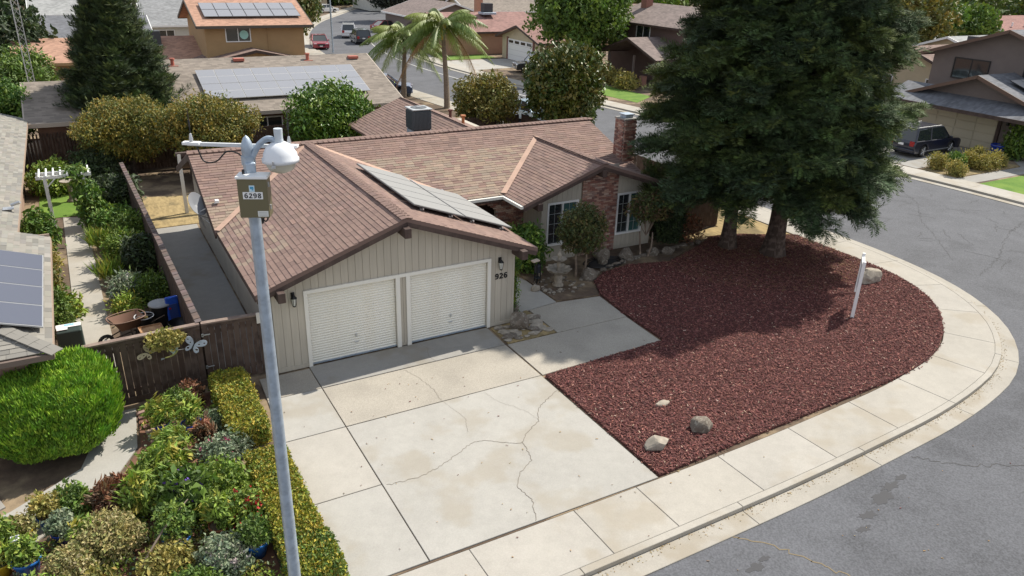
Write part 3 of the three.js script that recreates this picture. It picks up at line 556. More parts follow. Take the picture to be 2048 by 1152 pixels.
const TONE = [[0.216, 0.144, 0.119], [0.2, 0.132, 0.111], [0.237, 0.157, 0.13], [0.185, 0.122, 0.103], [0.271, 0.201, 0.153], [0.248, 0.193, 0.149], [0.293, 0.219, 0.162]];
R = mulberry(301);
const house = thing('house', 'single storey house with brown shingle roof and twin white garage doors, number 926', 'house');
const RX = 3.55, RH = 3.95, P1 = 0.363, EX0 = -0.47, EX1 = 7.62, RZ = -9.0, EZ = -4.75, EH = 2.48, PM = (RH - EH) / (EZ - RZ), WX = 12.6, WH = 3.62, PW = (WH - EH) / 3.3, ZF = 0.42, WZF = -3.3;
const hGar = (x) => RH - P1 * Math.abs(x - RX), hMain = z => RH - PM * Math.abs(z - RZ), hWing = x => WH - PW * Math.abs(x - WX);
// walls (with thickness, openings left free)
const wallT = 0.14;
{
  const w = [];
  const W = (...a) => w.push(bx(...a));
  // garage front, pieces round the door openings
  W(0, 0, -wallT, 0.89, 2.35, -0.02); W(3.33, 0, -wallT, 3.75, 2.13, -0.02); W(6.19, 0, -wallT, 7.06, 2.35, -0.02); W(0.89, 2.13, -wallT, 6.19, 2.36, -0.02);
  w.push(prismZ([[0, 2.35], [7.06, 2.35], [7.06, hGar(7.06) - 0.16], [RX, RH - 0.16], [0, hGar(0) - 0.16]], -wallT, -0.021));
  W(0, 0, -13.0, wallT, 2.5, -wallT); W(7.06 - wallT, 0, -5.2, 7.06, 2.5, -wallT);            // garage sides
  w.push(prismX([[-13.0, 2.5], [-5.0, 2.5], [RZ, RH - 0.16]], 0.0, wallT));                   // left gable end
  W(10.4, 0, -5.2, 10.4 + wallT, 2.5, -3.86 - wallT); W(15.45 - wallT, 0, -13.0, 15.45, 2.45, -3.86 - wallT); W(wallT, 0, -13.0, 15.45 - wallT, 2.5, -13.0 + wallT);
  w.push(prismX([[-13.0, 2.45], [-5.0, 2.45], [RZ, RH - 0.16]], 15.45 - wallT, 15.448));
  // wing front round the two windows
  const Z0 = -3.86 - wallT, Z1 = -3.875; W(10.4, 0, Z0, 10.66, 2.4, Z1); W(10.66, 0, Z0, 11.91, 0.63, Z1); W(10.66, 2.2, Z0, 11.91, 2.4, Z1); W(11.91, 0, Z0, 13.76, 2.4, Z1); W(13.76, 0, Z0, 14.93, 0.63, Z1); W(13.76, 2.2, Z0, 14.93, 2.4, Z1); W(14.93, 0, Z0, 15.45, 2.4, Z1);
  w.push(prismZ([[10.4, 2.4], [15.45, 2.4], [15.45, hWing(15.45) - 0.14], [WX, WH - 0.14], [10.4, hWing(10.4) - 0.14]], Z0, Z1 - 0.001));
  part(house, 'wall', w, M.siding);
  // floor and inner dark so that nothing shines through
  part(house, 'floor', [bx(0.1, -0.04, -12.9, 7.0, 0.0, -0.2), bx(7.0, -0.04, -12.9, 15.4, 0.0, -5.4), bx(10.5, -0.04, -5.4, 15.4, 0.0, -4.05)], M.oldConcrete);
}
// grooved vertical siding: single boards
{
  const bw = 0.203, gap = 0.009;
  const P = (x0, x1, y0, y1, z) => part(house, 'siding_board', bx(x0 + gap / 2, y0, z - 0.021, x1 - gap / 2, y1, z), M.sidings[Math.floor(R() * 3)]);
  M.sidings = [1, 0.96, 1.035].map(k => { const m = M.siding.clone(); m.color.setScalar(k); m.userData.boxUV = true; return m; });
  const strips = (xa, xb, z, top, holes, y0 = 0.12) => {
    const n = Math.round((xb - xa) / bw), w = (xb - xa) / n;
    for (let i = 0; i < n; i++) {
      const x0 = xa + i * w, x1 = x0 + w, xm = (x0 + x1) / 2, t = Math.min(top(x0), top(x1)) - 0.145;
      let segs = [[y0, t]];
      for (const [hx0, hx1, hy0, hy1] of holes) if (xm > hx0 && xm < hx1) segs = segs.flatMap(([a, b]) => [[a, Math.min(b, hy0)], [Math.max(a, hy1), b]].filter(s => s[1] - s[0] > 0.03));
      for (const [a, b] of segs) P(x0, x1, a, b, z);
    }
  };
  strips(0, 7.06, 0, hGar, [[0.79, 6.29, 0, 2.235]]);
  P(3.45, 3.54, 0.1, 2.14, -0.0); P(3.54, 3.63, 0.1, 2.14, -0.0);
  strips(10.4, 12.06, -3.86, hWing, [[10.6, 11.97, 0.57, 2.26]]); strips(13.68, 15.45, -3.86, hWing, [[13.7, 14.99, 0.57, 2.26]]);
  // sides
  for (let z = 0; z > -12.9; z -= 0.405) part(house, 'siding_board', bx(-0.02, 0.12, z - 0.395, -0.002, Math.min(2.4, 9), z), M.sidings[Math.floor(R() * 3)]);
  for (let z = -0.02; z > -5.1; z -= 0.203) part(house, 'siding_board', bx(7.062, 0.12, z - 0.194, 7.08, 2.38, z), M.sidings[Math.floor(R() * 3)]);
  for (let z = -3.9; z > -5.1; z -= 0.203) part(house, 'siding_board', bx(10.38, 0.12, z - 0.194, 10.398, 2.45, z), M.sidings[Math.floor(R() * 3)]);
  part(house, 'base_board', bx(-0.03, 0, -0.12, 0.79, 0.118, 0.015), M.siding); part(house, 'base_board', bx(6.29, 0, -0.12, 7.09, 0.118, 0.015), M.siding);
  part(house, 'corner_trim', bx(-0.025, 0.12, -0.05, 0.045, 2.4, 0.014), M.siding); part(house, 'corner_trim', bx(7.03, 0.12, -0.05, 7.095, 2.4, 0.014), M.siding); part(house, 'corner_trim', bx(10.375, 0.0, -3.9, 10.46, 2.45, -3.845), M.siding);
}
// garage doors: rolled steel slats in a white frame
for (const [x0, x1] of [[0.89, 3.33], [3.75, 6.19]]) {
  const d = part(house, 'garage_door', bx(x0, 0.02, -0.13, x1, 2.13, -0.105), M.rollDoor);
  const n = 28, h = 2.11 / n, prof = []; for (let k = 0; k <= 6; k++) prof.push([-0.1 + 0.02 * Math.sin(Math.PI * k / 6), h * k / 6 * 0.94]);
  const sg = prismX([[-0.104, 0], ...prof, [-0.104, h * 0.94]], x0 + 0.004, x1 - 0.004); boxUV(sg); sg.userData.keepUV = true;
  for (let i = 0; i < n; i++) { const s = part(d, 'slat', sg, M.rollDoor); s.position.y = 0.02 + i * h; }
  const hx = (x0 + x1) / 2 + 0.05; part(d, 'lock', rbox(0.05, 0.1, 0.03, hx, 0.62, -0.06, 0.01), M.steel); part(d, 'handle', rbox(0.12, 0.03, 0.03, hx, 0.42, -0.06, 0.01), M.steel);
  part(d, 'bottom_bar', bx(x0 + 0.005, 0.004, -0.12, x1 - 0.005, 0.045, -0.055), M.galv);
}
part(house, 'door_frame', [bx(0.79, 0, -0.1, 0.889, 2.14, 0.035)], M.whiteTrim); part(house, 'door_frame', bx(3.331, 0, -0.1, 3.449, 2.14, 0.035), M.whiteTrim); part(house, 'door_frame', bx(3.631, 0, -0.1, 3.749, 2.14, 0.035), M.whiteTrim); part(house, 'door_frame', bx(6.191, 0, -0.1, 6.29, 2.14, 0.035), M.whiteTrim); part(house, 'door_frame', bx(0.79, 2.141, -0.1, 6.29, 2.235, 0.04), M.whiteTrim);
// roof decks, rake boards, shingles
const roofMain = part(house, 'roof', (() => {
  const t = 0.1, L = [];
  const sl = (a, b, c, d) => { const g = new THREE.BufferGeometry(), q = [a, b, c, d].map(p => [...p]), lo = q.map(p => [p[0], p[1] - t, p[2]]), pos = []; const f = (i, j, k, A) => pos.push(...A[i], ...A[j], ...A[k]); f(0, 1, 2, q); f(0, 2, 3, q); f(0, 2, 1, lo); f(0, 3, 2, lo); for (let i = 0; i < 4; i++) { const j = (i + 1) % 4; pos.push(...q[i], ...lo[i], ...lo[j], ...q[i], ...lo[j], ...q[j]); } g.setAttribute('position', new THREE.Float32BufferAttribute(pos, 3)); g.computeVertexNormals(); L.push(g); };
  sl([EX0, hGar(EX0), ZF], [RX, RH, ZF], [RX, RH, RZ], [EX0, hGar(EX0), EZ]); sl([RX, RH, ZF], [EX1, hGar(EX1), ZF], [EX1, hGar(EX1), EZ], [RX, RH, RZ]);
  sl([-0.52, hMain(EZ), EZ], [15.75, hMain(EZ), EZ], [15.75, RH, RZ], [-0.52, RH, RZ]); sl([-0.52, RH, RZ], [15.75, RH, RZ], [15.75, hMain(-13.3), -13.3], [-0.52, hMain(-13.3), -13.3]);
  sl([9.3, hWing(9.3), WZF], [WX, WH, WZF], [WX, WH, -8.1], [9.3, hWing(9.3), -4.9]); sl([WX, WH, WZF], [15.9, hWing(15.9), WZF], [15.9, hWing(15.9), -4.9], [WX, WH, -8.1]);
  return L;
})(), mat(mul(TONE[3], 0.9), 0.95));
{
  const tone = (hi, alt) => (c, i) => { const a = fbm(c.x * 0.7 + 40, c.z * 0.7 + 40, 256, 2, 9); const r = R(); return alt && alt(c) ? (r < 0.34 ? 4 : r < 0.62 ? 5 : r < 0.7 ? 6 : r < 0.86 ? 2 : 1) : (r < 0.42 ? 0 : r < 0.66 ? 1 : r < 0.86 ? 2 : r < 0.97 ? 3 : 2); };
  let tabs = [];
  const vis = f => c => c.y > f(c) - 0.06;
  // garage, both slopes
  tabs.push(...shingles({ e0: V(EX0, hGar(EX0), ZF), along: V(0, 0, -1), len: ZF - RZ, up: V(1, 0, 0), run: RX - EX0, pitch: P1, tone: tone(0, c => c.x < 0.9 && c.z < -1.5 && R() < 0.5), keep: c => c.y > hMain(c.z) - 0.05 || c.z > EZ + 0.1 }));
  tabs.push(...shingles({ e0: V(EX1, hGar(EX1), ZF), along: V(0, 0, -1), len: ZF - RZ, up: V(-1, 0, 0), run: EX1 - RX, pitch: P1, tone: tone(0), keep: c => c.y > hMain(c.z) - 0.05 || c.z > EZ + 0.1 }));
  // main front slope: the lower courses are of a paler mixed batch
  tabs.push(...shingles({ e0: V(-0.52, hMain(EZ), EZ), along: V(1, 0, 0), len: 16.27, up: V(0, 0, -1), run: EZ - RZ, pitch: PM, tone: tone(0, c => (c.x > 3.6 && c.x < 13 && c.z > -7.75) || (c.x < 2.5 && c.z > -6.6)), keep: c => (c.x > EX1 || c.x < EX0 || c.y > hGar(c.x) - 0.05) && (c.x < 9.3 || c.x > 15.9 || c.y > hWing(c.x) - 0.05) }));
  tabs.push(...shingles({ e0: V(9.3, hWing(9.3), WZF), along: V(0, 0, -1), len: 5, up: V(1, 0, 0), run: 3.3, pitch: PW, tone: tone(0), keep: c => c.y > hMain(c.z) - 0.05 || c.z > EZ + 0.1 }));
  tabs.push(...shingles({ e0: V(15.9, hWing(15.9), WZF), along: V(0, 0, -1), len: 5, up: V(-1, 0, 0), run: 3.3, pitch: PW, tone: tone(0), keep: c => c.y > hMain(c.z) - 0.05 || c.z > EZ + 0.1 }));
  // ridge caps
  const cap = (a, b) => { const d = b.clone().sub(a), L = d.length(); d.normalize(); const s = V(0, 1, 0).cross(d).normalize(); for (let x = 0; x < L; x += 0.2) for (const e of [-1, 1]) { const ac = s.clone().multiplyScalar(e * 0.15).add(V(0, -0.052, 0)), n = d.clone().cross(ac).normalize(); if (n.y < 0) n.negate(); const m = new THREE.Matrix4().makeBasis(d.clone().multiplyScalar(0.26), n.clone().multiplyScalar(0.034), ac); if (m.determinant() < 0) m.multiply(new THREE.Matrix4().makeScale(-1, 1, 1)); m.setPosition(a.clone().addScaledVector(d, x + 0.1).add(V(0, 0.026 + (x * 5 % 1) * 0.012, 0))); tabs.push({ m, c: a.clone().addScaledVector(d, x), tone: R() < 0.5 ? 3 : 1 }); } };
  cap(V(RX, RH, ZF), V(RX, RH, RZ)); cap(V(-0.52, RH, RZ), V(15.75, RH, RZ)); cap(V(WX, WH, WZF), V(WX, WH, -8.0));
  layShingles(roofMain, tabs, TONE);
  // copper valleys
  const val = (a, b, w = 0.16) => { const d = b.clone().sub(a).normalize(), s = d.clone().cross(V(0, 1, 0)).normalize(), u = V(0, 0.035, 0); return quad4(...[a.clone().addScaledVector(s, w).add(V(0, 0.075, 0)), a.clone().addScaledVector(s, -w).add(V(0, 0.075, 0)), b.clone().addScaledVector(s, -w).add(V(0, 0.075, 0)), b.clone().addScaledVector(s, w).add(V(0, 0.075, 0))].map(p => [p.x, p.y, p.z])); };
  part(house, 'valley_flashing', val(V(RX, RH - 0.05, RZ), V(EX0, hGar(EX0), EZ + 0.02), 0.1), M.copper);
  part(house, 'valley_flashing', val(V(RX, RH - 0.05, RZ), V(EX1, hGar(EX1), EZ + 0.02), 0.1), M.copper);
  part(house, 'valley_flashing', val(V(WX, WH - 0.03, -8.05), V(9.3, EH, EZ), 0.1), M.copper);
  // fascia along eaves and rakes
  const F = (a, b, h = 0.2, w = 0.05) => part(house, 'fascia', beam(V(...a), V(...b), w, h), M.trimBrown);
  const dy = -0.13;
  F([EX0, hGar(EX0) + dy, ZF - 0.03], [RX, RH + dy, ZF - 0.03]); F([EX1, hGar(EX1) + dy, ZF - 0.03], [RX, RH + dy, ZF - 0.03]);
  F([EX0 + 0.02, hGar(EX0) + dy + 0.02, ZF - 0.06], [EX0 + 0.02, hGar(EX0) + dy + 0.02, EZ], 0.15); F([EX1 - 0.02, hGar(EX1) + dy + 0.02, ZF - 0.06], [EX1 - 0.02, hGar(EX1) + dy + 0.02, EZ], 0.15);
  F([9.3, hWing(9.3) + dy, WZF - 0.03], [WX, WH + dy, WZF - 0.03]); F([15.9, hWing(15.9) + dy, WZF - 0.03], [WX, WH + dy, WZF - 0.03]); F([9.32, hWing(9.3) + dy, WZF - 0.06], [9.32, hWing(9.3) + dy, -4.8], 0.15);
  F([-0.5, EH + dy, EZ - 0.1], [-0.5, RH + dy, RZ]); F([-0.5, RH + dy, RZ], [-0.5, hMain(-13.3) + dy, -13.3]); F([15.73, RH + dy, RZ], [15.73, EH + dy, EZ]); F([7.6, EH + dy, EZ + 0.02], [9.3, EH + dy, EZ + 0.02], 0.16);
  part(house, 'rain_gutter', [beam(V(7.7, EH - 0.06, EZ + 0.08), V(9.3, EH - 0.06, EZ + 0.08), 0.1, 0.1), beam(V(9.24, EH - 0.06, EZ + 0.05), V(9.24, EH - 0.06, WZF), 0.1, 0.1)], M.whiteTrim);
  for (const [x, y, z] of [[3.5, 3.6, 0], [0.12, 2.4, 0], [7.08, 2.4, 0], [WX, 3.28, -3.86], [9.95, 2.36, -3.86], [15.4, 2.36, -3.86]]) part(house, 'beam_end', rbox(0.19, 0.27, 0.75, x, y, z + 0.26, 0.015), M.trimBrown);
}
// vents and pipes
part(house, 'roof_vent', [cyl(0.065, 0.065, 0.3, 0.65, hGar(0.65), -7.3), cyl(0.085, 0.085, 0.05, 0.65, hGar(0.65) + 0.27, -7.3)], M.terracottaPipe);
// windows of the wing
M.muntin = mat([0.45, 0.47, 0.46], 0.6);
for (const [x0, x1] of [[10.62, 11.95], [13.72, 14.97]]) {
  const z = -3.86, y0 = 0.59, y1 = 2.24, t = 0.07, xm = (x0 + x1) / 2;
  const w = part(house, 'window', [bx(x0, y0, z - 0.1, x0 + t, y1, z + 0.03), bx(x1 - t, y0, z - 0.1, x1, y1, z + 0.03), bx(x0 + t, y0, z - 0.1, x1 - t, y0 + t, z + 0.03), bx(x0 + t, y1 - t, z - 0.1, x1 - t, y1, z + 0.03), bx(xm - 0.03, y0 + t, z - 0.09, xm + 0.03, y1 - t, z + 0.01)], M.white);
  part(w, 'pane', bx(x0 + t, y0 + t, z - 0.07, xm - 0.03, y1 - t, z - 0.06), M.glassDark); part(w, 'pane', bx(xm + 0.03, y0 + t, z - 0.06, x1 - t, y1 - t, z - 0.05), M.glassTeal);
  for (const xx of [x0 + t + (xm - 0.03 - x0 - t) / 2, xm + 0.03 + (x1 - t - xm - 0.03) / 2]) part(w, 'muntin', bx(xx - 0.005, y0 + t, z - 0.052, xx + 0.005, y1 - t, z - 0.04), M.muntin);
  for (let i = 1; i < 4; i++) { const y = y0 + t + (y1 - y0 - 2 * t) * i / 4; part(w, 'muntin', bx(x0 + t, y - 0.005, z - 0.056, x1 - t, y + 0.005, z - 0.0405), M.muntin); }
  for (let i = 1; i < 17; i++) { const y = y0 + t + (y1 - y0 - 2 * t) * i / 17; part(w, 'shutter_louvre', box(x1 - xm - 0.12, 0.012, 0.05, (xm + x1) / 2 - 0.02, y, z - 0.1, 0, 0.5), M.white); }
}
// brickwork: panel between the windows, entry wall with arch, chimney
M.bricks = [[0.27, 0.125, 0.095], [0.34, 0.18, 0.135], [0.40, 0.25, 0.19], [0.22, 0.105, 0.085], [0.46, 0.33, 0.265], [0.30, 0.20, 0.165], [0.17, 0.095, 0.08]].map(c => mat(c, 0.95));
const brickUnit = (() => { const g = new RoundedBoxGeometry(1, 1, 1, 1, 0.06); return clean(g); })();
function brickFace(parent, o, to, along, w, h, test, limit) {   // lay bricks on a face: o corner, to outward
  const bl = 0.205, bh = 0.062, j = 0.011, rest = []; let n = 0;
  for (let r = 0; r * (bh + j) < h; r++) for (let x = -(r % 2) * (bl + j) / 2; x < w; x += bl + j) {
    const x0 = Math.max(0, x), x1 = Math.min(w, x + bl); if (x1 - x0 < 0.05) continue; const y = r * (bh + j) + bh / 2, xm = (x0 + x1) / 2;
    if (test && !test(xm, y)) continue;
    const c = o.clone().addScaledVector(along, xm).add(V(0, y, 0)).addScaledVector(to, rr(0.0, 0.012)), k = Math.floor(R() * M.bricks.length);
    const m = new THREE.Matrix4().makeBasis(along.clone().multiplyScalar(x1 - x0), V(0, bh, 0), to.clone().multiplyScalar(0.05)); if (m.determinant() < 0) m.multiply(new THREE.Matrix4().makeScale(-1, 1, 1)); m.setPosition(c);
    if (n < limit) { const b = part(parent, 'brick', brickUnit, M.bricks[k]); m.decompose(b.position, b.quaternion, b.scale); n++; }
    else rest.push(tint(brickUnit.clone().applyMatrix4(m), [M.bricks[k].color.r, M.bricks[k].color.g, M.bricks[k].color.b]));
  }
  if (rest.length) part(parent, 'bricks', mergeGeometries(rest), mat(0xffffff, 0.95, { vertexColors: true }), 'stuff');
}
{
  const b = part(house, 'brick_panel', bx(12.07, 0, -3.874, 13.67, 3.4, -3.84), M.mortar);
  brickFace(b, V(12.07, 0.02, -3.82), V(0, 0, 1), V(1, 0, 0), 1.6, 3.36, (x, y) => y < hWing(12.07 + x) - 0.2, 300);
  const e = part(house, 'entry_wall', [bx(7.06, 0, -5.34, 8.0, 2.45, -5.2), bx(9.25, 0, -5.34, 10.4, 2.45, -5.2), bx(8.0, 2.1, -5.34, 9.25, 2.45, -5.2)], M.mortar);
  brickFace(e, V(7.06, 0.02, -5.18), V(0, 0, 1), V(1, 0, 0), 3.34, 2.4, (x, y) => { const dx = (x + 7.06 - 8.62) / 0.66; return !(Math.abs(dx) < 1 && y < 1.45 + 0.62 * Math.sqrt(Math.max(0, 1 - dx * dx))); }, 0);
  part(house, 'entry_recess', [bx(7.2, 0, -6.7, 10.3, 2.45, -6.6)], M.trimBrown); part(house, 'entry_door', rbox(0.95, 2.05, 0.05, 8.62, 1.03, -6.56, 0.01), mat([0.10, 0.045, 0.03], 0.5));
  const ch = part(house, 'chimney', bx(15.32, 0.0, -6.42, 15.88, 4.5, -5.84), M.mortar);
  R = mulberry(411);
  brickFace(ch, V(15.32, 1.9, -5.82), V(0, 0, 1), V(1, 0, 0), 0.56, 2.6, null, 120); brickFace(ch, V(15.3, 1.9, -6.42), V(-1, 0, 0), V(0, 0, 1), 0.58, 2.6, null, 120); brickFace(ch, V(15.9, 0.1, -6.42), V(1, 0, 0), V(0, 0, 1), 0.58, 4.4, null, 0);
  part(ch, 'chimney_cap', [bx(15.27, 4.5, -6.47, 15.93, 4.56, -5.79)], M.oldConcrete); part(ch, 'flue', [bx(15.42, 4.56, -6.32, 15.78, 4.68, -5.94), bx(15.38, 4.68, -6.36, 15.82, 4.71, -5.9)], M.galv);
  part(ch, 'flashing', [bx(15.25, 2.35, -5.84, 15.95, 2.62, -5.78)], M.copper);
}
// wall lanterns and the house number
for (const [x, y] of [[0.52, 2.05], [6.58, 2.02]]) {
  const l = part(house, 'wall_lantern', [rbox(0.1, 0.16, 0.025, x, y + 0.12, 0.02, 0.01), bar(V(x, y + 0.16, 0.02), V(x, y + 0.2, 0.11), 0.014), cyl(0.085, 0.015, 0.09, x, y + 0.07, 0.11, 8), cyl(0.035, 0.05, 0.03, x, y - 0.17, 0.11, 8)], M.black);
  part(l, 'lantern_glass', cyl(0.045, 0.07, 0.2, x, y - 0.13, 0.11, 8), mat([0.55, 0.56, 0.52], 0.2));
  for (let i = 0; i < 6; i++) { const a = i / 6 * 6.28; part(l, 'lantern_bar', bar(V(x + 0.047 * Math.cos(a), y - 0.14, 0.11 + 0.047 * Math.sin(a)), V(x + 0.073 * Math.cos(a), y + 0.07, 0.11 + 0.073 * Math.sin(a)), 0.006), M.black); }
}
{ let x = 6.5; for (const d of '926') { part(house, 'house_number', textGeo(d, 0.175, 0.02).translate(x, 1.62, 0.004), M.black); x += 0.145; } }
// rear wing of the house, seen over the ridge
{
  const x0 = 8.1, x1 = 15.2, xr = 10.9, hr = 3.62, zA = -8.6, zB = -18.6, p = (hr - 2.45) / (xr - x0);
  const tabs = []; R = mulberry(431); const h = x => hr - p * Math.abs(x - xr);
  part(house, 'wall', [bx(8.6, 0, -18.0, 14.0, 2.45, -13.0)], M.siding);
  const t = (c) => { const r = R(); return r < 0.45 ? 0 : r < 0.72 ? 1 : r < 0.92 ? 2 : 3; };
  const deck = prismZ([[x0, h(x0)], [xr, hr], [14.3, h(14.3)], [14.3, h(14.3) - 0.1], [xr, hr - 0.1], [x0, h(x0) - 0.1]], zB, zA);
  const rw = part(house, 'roof', deck, mat(mul(TONE[1], 0.9), 0.95));
  tabs.push(...shingles({ e0: V(x0, h(x0), zA), along: V(0, 0, -1), len: zA - zB, up: V(1, 0, 0), run: xr - x0, pitch: p, tone: t, tab: 0.33, keep: c => c.y > hMain(c.z) }), ...shingles({ e0: V(14.3, h(14.3), zA), along: V(0, 0, -1), len: zA - zB, up: V(-1, 0, 0), run: 14.3 - xr, pitch: p, tone: t, tab: 0.33, keep: c => c.y > hMain(c.z) }));
  layShingles(rw, tabs, TONE, camera.position, 0);
  part(house, 'fascia', beam(V(14.35, h(14.3) - 0.02, zB), V(14.35, h(14.3) - 0.02, -13), 0.08, 0.16), M.darkMetal);
  for (const [x, z] of [[11.4, -12.4], [11.8, -14.6]]) part(house, 'roof_vent', [cyl(0.07, 0.07, 0.38, x, h(x) - 0.03, z), cyl(0.12, 0.12, 0.06, x, h(x) + 0.33, z)], x < 11.6 ? M.terracottaPipe : mat([0.13, 0.05, 0.04], 0.8));
}
// roof air conditioner behind the ridge
{
  const ac = thing('air_conditioner', 'dark grey ribbed air conditioning unit standing behind the brown roof ridge', 'air conditioner', [9.2, 3.35, -12.2]);
  const f = [0.155, 0.19, 0.215];
  part(ac, 'casing', rbox(0.86, 0.86, 0.86, 0, 0.47, 0, 0.09), mat(mul(f, 0.32), 0.6)); for (let i = 0; i < 13; i++) for (const [dx, dz, ry] of [[0, 0.435, 0], [-0.435, 0, 1]]) part(ac, 'rib', box(ry ? 0.02 : 0.028, 0.74, ry ? 0.028 : 0.02, dx + (ry ? 0 : -0.36 + i * 0.06), 0.47, dz + (ry ? -0.36 + i * 0.06 : 0)), mat(mul(f, 0.45), 0.5));
  part(ac, 'top_panel', rbox(0.92, 0.06, 0.92, 0, 0.93, 0, 0.03), mat([0.42, 0.44, 0.45], 0.5)); part(ac, 'fan_grille', cyl(0.34, 0.34, 0.02, 0, 0.962, 0, 28), mat([0.12, 0.13, 0.14], 0.6)); part(ac, 'fan_hub', cyl(0.12, 0.12, 0.03, 0, 0.98, 0, 18), mat([0.3, 0.31, 0.32], 0.5));
  part(ac, 'stand', [bx(-0.4, -0.9, -0.4, 0.4, 0.04, 0.4)], M.galv);
}
// solar panels on the right-hand garage slope
{
  const a = thing('solar_array', 'two rows of pale grey solar panels on the garage roof slope', 'solar panels', [0, 0, 0]);
  const sl = Math.hypot(1, P1), al = Math.atan(P1), P = (x0, x1, z0, z1) => {
    const w = (x1 - x0) * sl, g = rbox(w, 0.04, z1 - z0, 0, 0, 0, 0.006), xm = (x0 + x1) / 2; g.rotateZ(-al); g.translate(xm, hGar(xm) + 0.16, (z0 + z1) / 2);
    const p = part(a, 'solar_panel', g, M.alu); const s = box(w - 0.05, 0.006, z1 - z0 - 0.05); s.rotateZ(-al); s.translate(xm + 0.008, hGar(xm) + 0.182, (z0 + z1) / 2); part(p, 'cell_sheet', s, M.solarPale);
  };
  M.alu = mat([0.16, 0.16, 0.16], 0.5, { metalness: 0.3 });
  for (let i = 0; i < 5; i++) P(4.32, 5.92, -5.95 + i * 1.0, -4.97 + i * 1.0);
  for (let i = 0; i < 4; i++) P(5.96, 7.56, -4.92 + i * 0.98, -3.96 + i * 0.98);
  for (const x of [4.6, 5.5, 6.2, 7.2]) part(a, 'rail', bx(x - 0.02, hGar(x) + 0.07, -5.9, x + 0.02, hGar(x) + 0.12, -0.95), M.steel);
  for (const x of [4.6, 5.5, 6.2, 7.2]) for (const z of [-5.6, -3.4, -1.15]) { if (x > 6 && z < -5) continue; part(a, 'foot', bx(x - 0.03, hGar(x) + 0.01, z - 0.04, x + 0.03, hGar(x) + 0.09, z + 0.04), M.steel); }
}
// satellite dish on the left eave
{
  const d = thing('satellite_dish', 'grey satellite dish mounted at the left eave of the brown roof', 'satellite dish', [-0.55, 2.35, -6.6]);
  const disc = lathe([[0.001, 0], [0.15, 0.015], [0.28, 0.06], [0.38, 0.115], [0.385, 0.125], [0.375, 0.125], [0.27, 0.075], [0.001, 0.012]], 28); disc.rotateX(1.1); disc.rotateY(0.9); disc.translate(-0.25, 0.55, 0.15);
  part(d, 'dish', disc, mat([0.24, 0.25, 0.27], 0.5)); part(d, 'feed_arm', [bar(V(-0.2, 0.3, 0.2), V(0.35, 0.65, 0.5), 0.02)], M.steel); part(d, 'feed_horn', [rbox(0.12, 0.1, 0.16, 0.37, 0.7, 0.5, 0.02)], M.white);
  part(d, 'mast', [tube([V(0, -0.3, -0.05), V(-0.12, 0.1, 0), V(-0.2, 0.5, 0.1)], 0.03)], M.steel); part(d, 'strut', [bar(V(0.25, -0.1, -0.3), V(-0.12, 0.15, 0), 0.015)], M.steel); part(d, 'strut', [bar(V(0.2, -0.15, 0.3), V(-0.12, 0.15, 0), 0.015)], M.steel);
}
